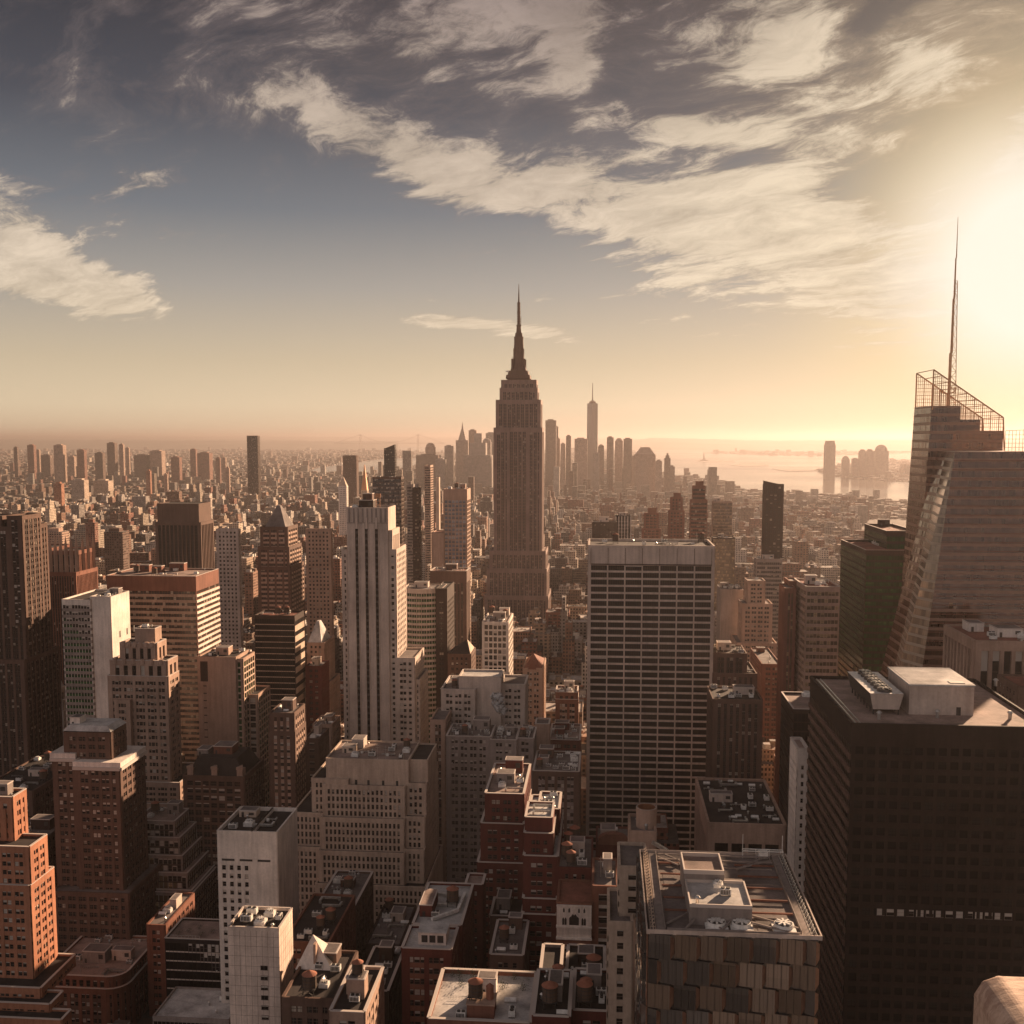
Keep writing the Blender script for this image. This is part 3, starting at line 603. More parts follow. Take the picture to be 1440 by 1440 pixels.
q = MB(); x_, y_ = t0[0] + 1.5, t0[2]; q.box(x_, x_ + 0.3, y_ + 1, t0[3] - 1, RT + 0.1, RT + 0.4); q.box(x_ + 1.2, x_ + 1.5, y_ + 1, t0[3] - 1, RT + 0.1, RT + 0.4); keep(q.build('window_washing_rail', MT['steel']), root)

# (2) faceted glass tower with roof fans, bottom centre right
t0 = T(912, 1153, 1310, 200, D=40); t0[1] = XZ(1153, 200, t0[5])
g0 = glass('faceted_glass', c=(0.24, 0.215, 0.19), blind=(0.36, 0.32, 0.28), bf=0.3, rough=0.06, frame=0.02, wob=0.32, spec=0.9, met=0.7, minor=5)
root = building('glass_tower', 'office tower of staggered faceted glass boxes with open steel roof trusses and three big fans', 'skyscraper', [t0],
         style=dict(bw=50, fh=60, pw=0, sh=0, pd=0.12, sd=0.1, cw=0.2, top=0.4), wallm='umber', gl='dark', huts=0, par=0.0, roof='grey')
x0, x1, y0, y1, _, z1 = t0; rows = 22; rh = 5.0; bw_ = (x1 - x0) / 6.5; rr = random.Random(3)
finm = metal((0.27, 0.15, 0.105), 'copper_fin', 0.35, 0.5)
for face in (0, 1):
    for k in range(rows):
        zt = z1 - 0.2 - k * rh; zb = zt - rh + 0.15; o_ = (k % 2) * 0.5
        L = (x1 - x0) if face == 0 else (y1 - y0); nb = 8 if face == 0 else 9
        for i in range(-1, nb):
            s0 = max(0, (i + o_) * bw_); s1 = min(L, (i + 1 + o_) * bw_)
            if s1 - s0 < 0.6: continue
            wdt = s1 - s0; q = MB(); uo = rr.randint(0, 900)
            d0, d1 = 0.35, 1.15
            def pt(s, d, z): return (x0 + s, y0 - d, z) if face == 0 else (x0 - d, y0 + s, z)
            A, B2 = s0 + 0.02, s1 - 0.85 if wdt > 2 else s1 - 0.2
            q.poly([pt(A, d0, zb), pt(B2, d1, zb), pt(B2, d1, zt), pt(A, d0, zt)], 0, [(uo, uo), (uo + 1, uo), (uo + 1, uo + 0.99), (uo, uo + 0.99)])
            q.poly([pt(B2, d1, zb), pt(s1, d0 - 0.2, zb + 0.9), pt(s1, d0 - 0.2, zt - 0.9), pt(B2, d1, zt)], 1)
            q.poly([pt(A, d0, zt), pt(B2, d1, zt), pt(s1, 0, zt), pt(A, 0, zt)], 2); q.poly([pt(A, d0, zb), pt(B2, d1, zb), pt(s1, 0, zb), pt(A, 0, zb)], 2)
            q.poly([pt(A, 0, zb), pt(A, d0, zb), pt(A, d0, zt), pt(A, 0, zt)], 1)
            if wdt > 3:
                for j in (0.33, 0.66):
                    s = A + (B2 - A) * j; d = d0 + (d1 - d0) * j + 0.05; o = pt(s, d, zb); o2 = pt(s, d, zt); q.bar(o, o2, 0.10, 2)
            if k < 6 and face == 0 or k < 2: keep(q.build('window', [g0, finm, MT['dark']]), root)
            else:
                if not hasattr(root, 'name'): pass
                REST = globals().setdefault('REST', MB()); n = len(REST.V); REST.V += q.V; REST.F += [tuple(v + n for v in f) for f in q.F]; REST.fm += q.fm; REST.uv += q.uv; REST.O += q.O; REST.B += q.B; REST.bm += q.bm
keep(tag(REST.build('window', [g0, finm, MT['dark']]), kind='stuff'), root)
# its roof: perimeter catwalk, railing, trusses, central block, fans
zr = z1
q = MB()
for (a0, a1, b0, b1) in ((x0 - .4, x0 - .15, y0 - .4, y1 + .4), (x1 + .15, x1 + .4, y0 - .4, y1 + .4), (x0 - .15, x1 + .15, y0 - .4, y0 - .15), (x0 - .15, x1 + .15, y1 + .15, y1 + .4)): q.box(a0, a1, b0, b1, zr - .3, zr + 0.6)
keep(q.build('parapet', [W['pale']]), root)
for a0, a1, a2, a3 in ((x0 + 1.6, x0 + 3.2, x0 + 3.15, x0 + 3.3), (x1 - 3.2, x1 - 1.6, x1 - 3.3, x1 - 3.15)): q2 = MB(); q2.box(a0, a1, y0 + 0.6, y1 - 0.6, zr - 0.05, zr + 0.25); q2.box(a2, a3, y0 + 1, y1 - 1, zr + 0.0, zr + 0.9); keep(q2.build('catwalk', [W['grey']]), root)
for side in (0, 1):
    q = MB(); X = x0 + 0.9 if side == 0 else x1 - 0.9; n = 26
    for i in range(n):
        y = y0 + (y1 - y0) * i / (n - 1); q.box(X - 0.06, X + 0.06, y - 0.06, y + 0.06, zr, zr + 1.3); 
        if i < n - 1: q.bar((X - 0.4, y, zr + 1.25), (X + 0.3, y + (y1 - y0) / (n - 1), zr + 1.25), 0.10); q.bar((X - 0.5, y, zr + 0.3), (X + 0.5, y, zr + 0.3), 0.12)
    q.box(X - 0.55, X - 0.45, y0, y1, zr + 0.2, zr + 0.35); q.box(X + 0.45, X + 0.55, y0, y1, zr + 0.2, zr + 0.35)
    keep(q.build('railing', [W['cream'] if side == 0 else MT['steel']]), root)
c0 = PZ(970, 1273, zr + 4); c1 = PZ(1056, 1270, zr + 4); bx0, bx1, by0 = c0[0], c1[0], c0[1]; by1 = G(970, 1238, zr + 4)[1]
q = MB(); q.box(bx0, bx1, by0, by1, zr - 1, zr + 3.6); 
for (a0, a1, b0, b1) in ((bx0, bx0 + .3, by0, by1), (bx1 - .3, bx1, by0, by1), (bx0 + .3, bx1 - .3, by0, by0 + .3), (bx0 + .3, bx1 - .3, by1 - .3, by1)): q.box(a0, a1, b0, b1, zr + 3.6, zr + 4.3, 1)
q.box(bx0 + 0.31, bx1 - 0.31, by0 + 0.31, by1 - 0.31, zr + 3.6, zr + 3.7, 2)
for (a0, a1, b0, b1) in ((x0 + 4.2, bx0 - 1, by0 - 2.6, by0 + 8), (x0 + 4.2, bx0 - 1, by0 + 11, by0 + 16), (bx1 + 1, x1 - 4.2, by0 - 2.6, by0 + 9), (bx1 + 1, x1 - 4.2, by0 + 12, by0 + 18), (x0 + 4.2, bx0 - 2, y1 - 7, y1 - 2), (bx1 - 3, x1 - 4.2, y1 - 8, y1 - 2), (x0 + 4.2, bx0 - 1.5, by0 + 18, by0 + 24), (bx1 + 1, x1 - 4.2, by0 + 20, by0 + 25)):
    qq = MB(); qq.box(a0, a1, b0, b1, zr - 1.2, zr + 0.16); qq.box(a0 - .1, a1 + .1, b0 - .25, b0 - .02, zr - 1.2, zr + 0.3, 1); keep(qq.build('deck_panel', [RF['grey'], W['grey']]), root)
for k_ in range(5):
    for (a0, a1) in ((x0 + 3.6, bx0 - .1), (bx1 + .1, x1 - 3.6)): qq = MB(); y_ = by0 + 5 + k_ * 6.0; qq.bar((a0, y_, zr + .7), (a1, y_, zr + .7), 0.34); keep(qq.build('truss_beam', W['rust']), root) if y_ < y1 - 2 else None
hb = keep(q.build('plant_room', [W['grey'], COP, RF['silver']]), root)
ux0, ux1, uy0, uy1 = bx0 - 0.3, bx0 + (bx1 - bx0) * 0.66, by1 - 0.05, min(y1 - 0.6, by1 + 9.5)
q = MB(); q.box(ux0, ux1, uy0, uy1, zr - 1, zr + 5.4)
q.box(ux1 + 0.02, bx1 + 0.1, by1 - 0.03, by1 + 4, zr - 1, zr + 3.0)
for (a0, a1, b0, b1) in ((ux0, ux0 + .3, uy0, uy1), (ux1 - .3, ux1, uy0, uy1), (ux0 + .3, ux1 - .3, uy0, uy0 + .3), (ux0 + .3, ux1 - .3, uy1 - .3, uy1)): q.box(a0, a1, b0, b1, zr + 5.4, zr + 6.3, 1)
q.box(ux0 + 0.31, ux1 - 0.31, uy0 + 0.31, uy1 - 0.31, zr + 5.4, zr + 5.5, 2)
keep(q.build('lift_room', [W['grey'], COP, RF['tan']]), root)
put('air_handler', root, bx0 + 7.5, by0 + 6, zr + 3.7, 0.7); put('vent', root, bx0 + 1.6, by0 + 1.5, zr + 3.7, 1.0); put('cooling_fan', root, bx0 + 6.5, by1 - 1.8, zr + 3.7, 0.55)
cx = (bx0 + bx1) / 2
for (p, r_) in [((x0 + 3.6, y1 - 2.5, zr + .7), (x1 - 3.6, y1 - 2.5, zr + .7)), ((x0 + 3.6, y1 - 5.5, zr + .7), (x1 - 3.6, y1 - 5.5, zr + .7)), ((x0 + 5, y1 - 2.5, zr + .7), (x0 + 12, y1 - 10, zr + .7)), ((x1 - 5, y1 - 2.5, zr + .7), (x1 - 12, y1 - 10, zr + .7)), ((bx0 + 1, by0, zr + 1.2), (x0 + 7, y0 + 0.4, zr + 0.6)), ((bx0 + 4, by0, zr + 1.2), (cx, by0 - 3.2, zr + 0.7)), ((bx1 - 4, by0, zr + 1.2), (cx, by0 - 3.2, zr + 0.7)), ((bx1 - 1, by0, zr + 1.2), (x1 - 5, y0 + 0.4, zr + 0.6)),
        ((cx, by0 - 3.2, zr + 0.7), (cx, y0 + 0.4, zr + 0.7)), ((x0 + 3.6, by0 - 3.2, zr + 0.6), (x1 - 3.6, by0 - 3.2, zr + 0.6)), ((x0 + 3.6, by0 - 1, zr + 0.6), (bx0, by0 + 3.5, zr + 0.9)), ((x1 - 3.6, by0 - 1, zr + 0.6), (bx1, by0 + 3.5, zr + 0.9)),
        ((x0 + 3.6, y1 - 4, zr + 0.6), (bx0 - .3, y1 - 9, zr + 0.9)), ((x1 - 3.6, y1 - 4, zr + 0.6), (bx1 + .2, y1 - 10, zr + 0.9))]:
    q = MB(); q.bar(p, r_, 0.32); keep(q.build('truss_beam', [W['grey']]), root)
for px in (1008, 1043, 1102):
    x, y = PZ(px, 1301, zr + 1); o = put('cooling_fan', root, x, y0 + 2.9, zr - 1.1, 1.2)
for px in (984, 1066): x, y = PZ(px, 1215, zr); 
q = MB(); gx, gy = PZ(1068, 1208, zr + 2)
q.box(gx - 3, gx + 6, y1 - 2.2, y1 - 2.0, zr + 1.8, zr + 2.0); q.box(gx - 3, gx + 6, y1 - 1.0, y1 - 0.8, zr + 1.8, zr + 2.0)
for s in (-3, 0, 3, 6): q.bar((gx + s, y1 - 2.1, zr), (gx + s, y1 - 1, zr + 2), 0.12)
for s in (-3, 5.8): q.bar((gx + s, y1 - 1.5, zr + 2), (gx + s, y1 - 1.5, zr + 5.5), 0.12)
q.box(gx + 0.5, gx + 2.6, y1 - 2.3, y1 - 0.6, zr + 0.3, zr + 1.7); keep(q.build('window_washing_crane', [MT['white']]), root)

# (3) orange brick stepped tower, lower left edge
f1 = T(-40, 17, 1122, 394, xb=36); f2 = T(-40, 41, 1191, 387, D=13); f3 = T(-40, 42, 1245, 386, xb=69)
f4 = T(-60, 57, 1387, 378, xb=76); f5 = T(-60, 70, 1409, 373, xb=88); f6 = T(-60, 86, 1430, 367, xb=99)
f3[3] = max(f3[3], f1[3]); 
f4[3] = max(f4[3], f3[3] + 1)
root = building('stepped_tower', 'orange brick stepped tower cut off by the left edge with setbacks at its foot', 'skyscraper', [f1, f2, f3, f4, f5, f6], style='pair', wallm='orange', span='orange', win=100, roof='dark', coping=True, roofn=3, kinds=['vent', 'water_tank'])
for a0 in (0, 1, 2):
    q = MB(); q.box(f1[1] - 14 + a0 * 5, f1[1] - 12.5 + a0 * 5, f1[2] - 0.9, f1[2] + 0.2, f2[5] + 0.5, f1[5] - 4); keep(q.build('buttress', W['orange']), root)

# (4) bank with a rounded corner
x0, _, z1 = P(60, 1372, 430); cx1 = XZ(172, 430, z1); yb = 468
poly = [(x0, 430)] + [(cx1 - 7 + 7 * math.sin(a), 437 - 7 * math.cos(a)) for a in [R(d) for d in (0, 22, 45, 67, 90)]] + [(cx1, yb), (x0, yb)]
root = building('bank_building', 'red brown office block with a rounded corner and pale top floor beside the orange tower', 'building', [dict(poly=poly, z0=z1 - 5, z1=z1, style=dict(bw=3.0, fh=5, pw=1.3, sh=1.2, pd=0.4, sd=0.2, cw=0.5, top=1.0), free=True),
          dict(poly=[(x0, 429.2)] + [(cx1 - 7 + 7.8 * math.sin(a), 437 - 7.8 * math.cos(a)) for a in [R(d) for d in (0, 22, 45, 67, 90)]] + [(cx1 + .8, yb), (x0, yb)], z0=0, z1=z1 - 5.2)], style='pair', wallm='rust', span='brown', win=70, coping=True, roof='tan', roofn=9, huts=3)
# (5) brown tower with the white cornice
p1 = T(90, 155, 1030, 474, xb=166); m1 = T(106, 168, 1078, 470, xb=188); m2 = T(74, 107, 1066, 473, D=26); m0 = T(74, 181, 1254, 466, xb=203)
m1[3] = 497; p1[3] = 490; m0[3] = 505; m2[3] = 499; p1[4] = m2[5] - 1
root = building('hotel_tower', 'dark brown brick tower with a broad white cornice and mansard penthouse at left', 'skyscraper', [dict(box=p1, free=True, style='pair'), dict(box=m1, free=True, style=dict(ST['pair'], cornice=1)), dict(box=m2, free=True, style=dict(ST['pair'], cornice=1)), m0], style='pair', wallm='brown', span='brown', win=100, roof='grey', roofn=2, huts=0, par=0.5)
q = MB(); q.box(m1[0] - 0.9, m1[1] + 0.9, m1[2] - 0.9, m1[3], m1[5] + 0.3, m1[5] + 2.6); q.box(m2[0] - 0.9, m1[0] - 0.95, m2[2] - 0.9, m2[3], m2[5] + 0.3, m2[5] + 2.6); keep(q.build('cornice', W['white']), root)
pyramid(root, grow(p1, 0.5, 0.5, 0.5, 0.5, z1=p1[5] + 0.9), 2.4, RF['silver'], 'mansard_roof', 0.8)
hut(root, p1[0] + 1, p1[0] + 6, 478, 484, p1[5] + 2, 4.0, W['white'])
# (6) stepped glass block
tt = []
for (xr, yt, xb, Y) in ((245, 1155, 265, 508), (252, 1178, 275, 505), (256, 1203, 283, 502), (263, 1227, 294, 499), (269, 1251, 301, 496)): 
    k_ = T(190, xr, yt, Y, xb=xb); tt.append(k_)
for i in range(1, 5): tt[i][3] = max(tt[i][3], tt[i - 1][3] + 1)
root = building('glass_block', 'low glass block stepping out floor by floor with pale ledges behind the brown tower', 'building', tt + [grow(tt[-1], 0, 0.8, 0.8, 1, tt[-1][5] - 1.0)], style=dict(bw=2.4, fh=3.6, pw=0.35, sh=0.7, pd=0.3, sd=0.2, cw=0.4, top=1.0), wallm='grey', span='umber', gl='gold', win=60, coping=True, roof='tan', roofn=3, huts=1, par=0.7)
# (7) cream marble towers lower left
c1 = T(306, 389, 1173, 385, xb=417); c1[3] = min(c1[3], 412); c1a = [*c1]; c1a[1] = XZ(354, 385, c1[5]); c1b = [*c1]; c1b[0] = c1a[1]; c1b[2] += 0.02
root = building('marble_tower', 'cream stone tower with small square windows and a sunlit blank side at lower left', 'building', [fr(c1b, style='blank', roof='dark'), fr(c1a, style=dict(bw=2.9, fh=3.3, pw=1.5, sh=1.4, pd=0.3, sd=0.28, cw=0.8, top=12), roof='dark')], wallm='white', span='white', win=100, roof='dark', roofn=0, huts=0, par=1.6)
for k_, (a_, b_) in enumerate(((4, 6), (9, 10), (15, 8), (15, 16), (6, 17))): put(('air_handler', 'cooling_fan', 'duct', 'pipe_run', 'vent')[k_], root, c1[0] + a_, c1[2] + b_, c1[5] + .1)
hut(root, c1[0] + 2, c1[0] + 9, c1[3] - 8, c1[3] - 3, c1[5], 2.5, W['cream'])
q = MB(); 
for i in range(3): q.box(c1[0] + 1.5 + i * 7, c1[0] + 6.5 + i * 7, c1[2] - 0.42, c1[2] - 0.3, c1[5] - 10.2, c1[5] - 9.4)
keep(q.build('vent_slot', MT['dark']), root)
d1 = T(321, 392, 1307, 318, xb=411); d1[3] = min(d1[3], 335)
tile = wall((0.68, 0.55, 0.46), 'tile', 0.35)
root = building('tiled_tower', 'slim pale tiled block with one column of dark windows in front of the cream tower', 'building', [dict(box=d1, style=dict(bw=16, fh=16, pw=0.06, sh=0.06, pd=0.06, sd=0.05, cw=0.1, top=1, plain=True))], wallm=tile, win=0, roof='dark', roofn=5, huts=0, par=1.0, coping=True, kinds=['air_handler', 'vent', 'cooling_fan', 'pipe_run'])
x0, x1, y0, y1, _, z1 = d1
for k in range(12):
    zb = z1 - 13 - k * 3.3; o = bpy.data.objects.new('window', pane_mesh(2.3, 1.5, k % 3, 'ribbon')); col.objects.link(o); o.parent = root; o.matrix_parent_inverse = Matrix.Translation(-Vector(root.location)); o.location = (x1 - 5.0, y0 - 0.10, zb)
q = MB()
for i in range(1, 9): X = x0 + (x1 - x0) * i / 9; q.box(X - 0.03, X + 0.03, y0 - 0.09, y0, 0, z1 - 0.1)
for k in range(24): q.box(x0, x1, y0 - 0.085, y0, z1 - 2 - k * 3.3, z1 - 1.94 - k * 3.3)
for i in range(1, 7): Y_ = y0 + (y1 - y0) * i / 7; q.box(x1, x1 + 0.09, Y_ - 0.03, Y_ + 0.03, 0, z1 - 0.1)
for k in range(24): q.box(x1, x1 + 0.085, y0, y1, z1 - 2 - k * 3.3, z1 - 1.94 - k * 3.3)
keep(q.build('tile_joint', W['brown']), root)
# dark glass hall between them, its terrace, and the pale roof at the foot
e1 = T(232, 330, 1322, 400, xb=334); e1[3] = 418
root = building('low_glass_hall', 'low dark glass hall with a pale terrace of planters left of the tiled tower', 'building', [e1], style='sheer', wallm='dark', span='pale', gl='black', roof='tan', huts=0, roofn=0, win=30, coping=True)
for k in range(6): put('roof_shrub', root, e1[0] + 4 + k * 3.2, e1[2] + 4 + (k % 3) * 3, e1[5] + 0.2, 1.3)
put('air_handler', root, e1[1] - 4, e1[2] + 6, e1[5] + 0.2, 0.8); put('railing', root, e1[0] + 8, e1[2] + 0.8, e1[5] + 0.2, 1.5)
s1 = T(215, 322, 1432, 372, D=22)
building('low_building', 'low grey glass roof at the bottom edge left of the tiled tower', 'building', [s1], style='sheer', wallm='grey', gl='black', roof='silver', huts=0, roofn=2)
x0, x1 = XZ(205, 432, 62), XZ(232, 432, 62)
building('brick_building', 'narrow sunlit brick building between the stepped glass block and the terrace', 'building', [T(207, 232, 1302, 446, D=34)], style='pair', wallm='rust', roofn=4, huts=1, win=12)
# (8) wide cream stepped office block in the middle
Y8 = 480; a_top = T(459, 574, 1068, Y8 + 3, D=30); a_r = T(575, 601, 1070, Y8 + 6, D=27)
w1 = T(455, 569, 1105, Y8, D=38); w1r = T(570, 599, 1103, Y8 + 3, D=34)
w2 = T(452, 568, 1151, Y8 - 3, D=42); w2r = T(569, 597, 1150, Y8 - 0.5, D=40)
w3 = T(449, 568, 1198, Y8 - 6, D=47); w3r = T(569, 596, 1196, Y8 - 3.5, D=44); w4 = T(444, 598, 1244, Y8 - 9, D=52)
l1 = T(439, 458, 1096, Y8 + 4, D=26); l2 = T(412, 455, 1144, Y8 + 1, D=32); l3 = T(405, 450, 1192, Y8 - 2, D=36)
off = dict(bw=2.05, fh=3.5, pw=0.95, sh=1.15, pd=0.40, sd=0.38, cw=1.5, top=1.4); blank8 = dict(ST['blank'])
for k_ in (w1, w1r, a_top, a_r, l1): k_[4] = 0
a_top[4] = w1[5] - 0.3; a_r[4] = w1r[5] - 0.3
root = building('office_block', 'wide cream stepped office block with a blank penthouse wall before the striped white tower', 'building',
    [fr(a_top, style=blank8, roof='tan'), fr(a_r, style=blank8), fr(w1), fr(w1r), fr(w2), fr(w2r), fr(w3), fr(w3r), fr(l1), fr(l2), fr(l3), fr(w4)], style=off, wallm='cream', span='cream', win=100, coping=False, roof='dark', roofn=12, huts=2, huttiers=(0,), par=0.8)
q = MB(); x0, x1 = a_top[0], a_top[1]
q.box(x0 - 0.1, x0 + 11, a_top[2] - 3, a_top[2] + 0.2, w1[5], w1[5] + 3.2); keep(q.build('terrace_room', W['cream']), root)
for s in (0.35, 0.5, 0.68, 0.85): q = MB(); X = x0 + (x1 - x0) * s; q.box(X, X + 1.1, a_top[2] - 0.4, a_top[2] - 0.2, w1[5], w1[5] + 2.4); keep(q.build('door', MT['dark']), root)
# (9) ziggurat of tan stone
Y9 = 560
z1_ = T(190, 217, 886, Y9 + 8, D=9); z2 = T(170, 219, 906, Y9 + 3, xb=232); z3 = T(156, 234, 930, Y9 + 1, xb=248); z4 = T(152, 236, 952, Y9, xb=251); z5 = T(150, 252, 1100, Y9 - 3, xb=286); z6 = T(148, 262, 1130, Y9 - 7, xb=300)
for k_ in (z5, z6): k_[3] = min(k_[3], 600)
root = building('ziggurat_tower', 'tan stone stepped tower with a scalloped crown and small white roof box at left', 'skyscraper', [dict(box=z1_, style='blank'), dict(box=z2, style=dict(bw=4.6, fh=9, pw=2.2, sh=2.0, pd=0.8, sd=0.5, cw=1.5, top=2)), dict(box=z3, style=dict(bw=4.8, fh=9, pw=2.4, sh=1.6, pd=0.8, sd=0.5, cw=1.5, top=2)), z4, z5, z6],
    style='trio', wallm='tan', span='tan', win=100, roof='dark', roofn=2, huts=0, coping=True)
zb_ = T(161, 183, 984, Y9 - 3, D=4); q = MB(); cmx = MB(); facade(q, cmx, (zb_[0], zb_[2]), (zb_[1], zb_[2]), 60, zb_[5], ST['trio']); q.box(zb_[0], zb_[1], zb_[2] + 0.1, zb_[3], 60, zb_[5]); bb = keep(q.build('bay', [W['tan'], W['tan']]), root); g_ = cmx.build('window', GL['dark']); g_.parent = bb
for i in range(9):
    for (tz, s) in ((z2, 9), (z3, 9)):
        if i < 6: q = MB(); X = tz[0] + (tz[1] - tz[0]) * (i + 0.5) / 6; q.cyl(X, tz[2] - 0.4, tz[5] - 1, tz[5] + 1.6, 1.4, 1.2, 8); keep(q.build('finial', W['tan']), root)
# (10) white slab with glass front strip
Yw = 622; s1_ = T(127, 155, 841, Yw, xb=181); s1_[3] = min(s1_[3], Yw + 46); s2_ = T(87, 127, 844, Yw - 1.2, D=44); s2_[5] -= 0.4
root = building('slab_tower', 'blank white slab tower with a grey glass half and a bright sunlit side at left', 'skyscraper', [fr(s1_, style='blank'), fr(s2_, style='bands', nowin=False)], wallm='white', span='grey', gl='green', win=40, roof='dark', roofn=8, huts=1, coping=True)
q = MB()
for k in range(4):
    for i in range(3): q.box(s1_[1] + 0.25, s1_[1] + 0.4, Yw + 10 + i * 10, Yw + 11.6 + i * 10, s1_[5] - 26 - k * 9, s1_[5] - 22 - k * 9)
keep(q.build('slot_window', MT['dark']), root)
# (11) banded office tower behind it
b1 = T(150, 275, 811, 702, xb=307); b1[3] = min(b1[3], 760)
root = building('banded_tower', 'broad office tower with pale floor bands and a glowing right side behind the white slab', 'skyscraper', [dict(box=b1, style=dict(ST['bands'], top=9.5, sh=1.9))], wallm='rust', span='tan', gl='dark', roof='tan', win=0, roofn=6, huts=3, coping=True)
q = MB()
for k in range(36): z_ = b1[5] - 13.4 - k * 3.9; q.box(b1[1] + 0.35, b1[1] + 0.65, b1[2], b1[3], z_, z_ + 1.6)
keep(q.build('sun_shelf', W['white']), root)
# (12) tan blank block with the yellow glass side
h1 = T(278, 331, 925, 602, D=14); h2 = T(331.5, 341, 928, 604, xb=357); h3 = T(340, 362, 978, 612, xb=379)
h2[3] = min(h2[3], 640); h3[3] = min(h3[3], 660); h1[3] = h2[3]
root = building('blank_wall_block', 'tan blank walled block with a yellow green glass side left of the brown box tower', 'building', [fr(h1, style='blank'), fr(h2, style='grid'), fr(h3, style='grid')], wallm='tan', span='cream', gl='green', roof='dark', roofn=4, huts=1, win=20)
q = MB(); q.box(h1[0] + 1.5, h1[0] + 6, h1[2] - 0.36, h1[2] - 0.3, h1[5] - 14, h1[5] - 2)
for k in range(8): q.box(h1[0] + 3, h1[0] + 5, h1[2] - 0.36, h1[2] - 0.3, h1[5] - 17 - k * 4.4, h1[5] - 16.4 - k * 4.4)
keep(q.build('louvre', W['umber']), root)
# (13) mansard block
r1 = T(258, 343, 1092, 528, xb=362); r1[3] = 560
root = building('mansard_building', 'brown stone block with a steep dark mansard roof below the tan blank wall', 'building', [r1], style='loft', wallm='brown', span='brown', win=40, roofn=0, huts=0, roof='dark')
pyramid(root, grow(r1, -1.5, -1.5, -1.5, -1.5, r1[5] + 0.3), 8.5, RF['dark'], 'mansard_roof', 0.72)
zz = r1[5] + 8.8; hut(root, r1[0] + 12, r1[0] + 22, r1[2] + 12, r1[2] + 22, zz, 4, W['rust']); hut(root, r1[0] + 3, r1[0] + 9, r1[2] + 12, r1[2] + 20, zz - 1, 3, W['grey'])
for s in (0.1, 0.5, 0.92): q = MB(); X = r1[0] + (r1[1] - r1[0]) * s; q.box(X - 1.5, X + 1.5, r1[2] + 1, r1[2] + 6, r1[5], r1[5] + 4); q.prism([(X - 1.8, r1[2] + .8), (X + 1.8, r1[2] + .8), (X, r1[2] + 6)], r1[5] + 4, r1[5] + 5.4); keep(q.build('dormer', W['tan']), root)
# (14) brown box tower
k1 = T(358, 414, 868, 684, xb=427); k1[3] = min(k1[3], 720)
building('box_tower', 'dark brown box tower with a plain front and striped sunlit edge', 'skyscraper', [dict(box=k1, style='sheer', side=dict(ST['bands'], fh=7, sh=4.0))], wallm='umber', span='cream', gl='black', roof='red', roofn=4, huts=0, win=0, par=1.5)
# (15) small pointed tower beside it
n1 = T(432, 456, 905, 760, xb=470); n1[3] = min(n1[3], 800)
root = building('pointed_tower', 'small stone tower with a steep grey pyramid roof right of the brown box tower', 'building', [n1, grow(n1, 2, 3, 3, 3, n1[5] - 30)], style='punch', wallm='tan', roofn=0, huts=0)
pyramid(root, grow(n1, 0, -2, 0, -3, n1[5]), 15, RF['silver'], trunc=0.2)
building('brick_building', 'slim brick building between the small pointed tower and the striped white tower', 'building', [T(430, 452, 938, 700, xb=462)], style='punch', wallm='brick', roofn=2)
# (16) brown grid block
v1 = T(379, 413, 1004, 545, xb=428)
building('brick_block', 'brown office block with regular windows left of the wide cream block', 'building', [v1, grow(v1, .3, .3, .3, .3, v1[5] - 10)], style='punch', wallm='brown', span='tan', roof='grey', roofn=5, huts=1, win=60)
building('brick_block', 'narrow grey stone block squeezed right of the brown office block with regular windows', 'building', [T(429, 448, 1040, 590, xb=462)], style='punch', wallm='brown', roofn=3, win=10)
building('brick_block', 'low grey brick block with a curved glass roof left of the striped white tower', 'building', [T(440, 466, 1020, 640, xb=478)], style='punch', wallm='tan', roofn=3)
# (17) white striped art deco tower
Y = 645
A1 = T(488, 545, 716, Y, xb=549); A1[3] = Y + 24; A2 = T(481, 488, 775, Y + 3, D=20); A3 = T(545, 550, 748, Y + 2, xb=557); A3[3] = Y + 26; A4 = T(545, 556.5, 775, Y + 1.5, xb=565); A4[3] = Y + 34
A5 = T(556.5, 583, 927, Y + 1, xb=586); A6 = T(583.5, 590, 958, Y + 3, xb=597); A5[3] = A6[3] = Y + 34; A2[3] = Y + 26; A7 = T(478, 545, 1100, Y - 1, D=30)
def strip(n): return dict(ST['blank'])
root = building('art_deco_tower', 'tall pale stone tower with three dark vertical window stripes and a sunlit right side', 'skyscraper',
    [fr(A1, style='blank', roof='dark'), fr(A3, style='piers'), fr(A2, style='pair'), fr(A4, style='pair', side=dict(ST['pair'], pw=1.8)), fr(A5, style='pair'), fr(A6, style='pair')], wallm='pale', span='pale', gl='dark', win=100, roof='grey', roofn=0, huts=0, par=1.2)
wA = A1[1] - A1[0]
for s in (0.235, 0.475, 0.725):
    q = MB(); X = A1[0] + wA * s; q.box(X - 0.95, X + 0.95, A1[2] - 0.36, A1[2] - 0.2, 0, A1[5] - 12)
    for k in range(48): q.box(X - 0.95, X + 0.95, A1[2] - 0.42, A1[2] - 0.3, A1[5] - 15 - k * 3.9, A1[5] - 13.6 - k * 3.9, 1)
    q.box(X - 1.35, X - 0.95, A1[2] - 0.8, A1[2], 0, A1[5] - 9, 2); q.box(X + 0.95, X + 1.35, A1[2] - 0.8, A1[2], 0, A1[5] - 9, 2); q.box(X - 0.7, X + 0.7, A1[2] - 0.95, A1[2], A1[5] - 12.0, A1[5] - 5, 2)
    keep(q.build('window_stripe', [PG, MT['dark'], W['pale']]), root)
q = MB(); 
for i in range(9): X = A1[0] + wA * (i + 0.5) / 9; q.box(X - 0.5, X + 0.5, A1[2] - 0.6, A1[2], A1[5] - 8, A1[5] + 0.6)
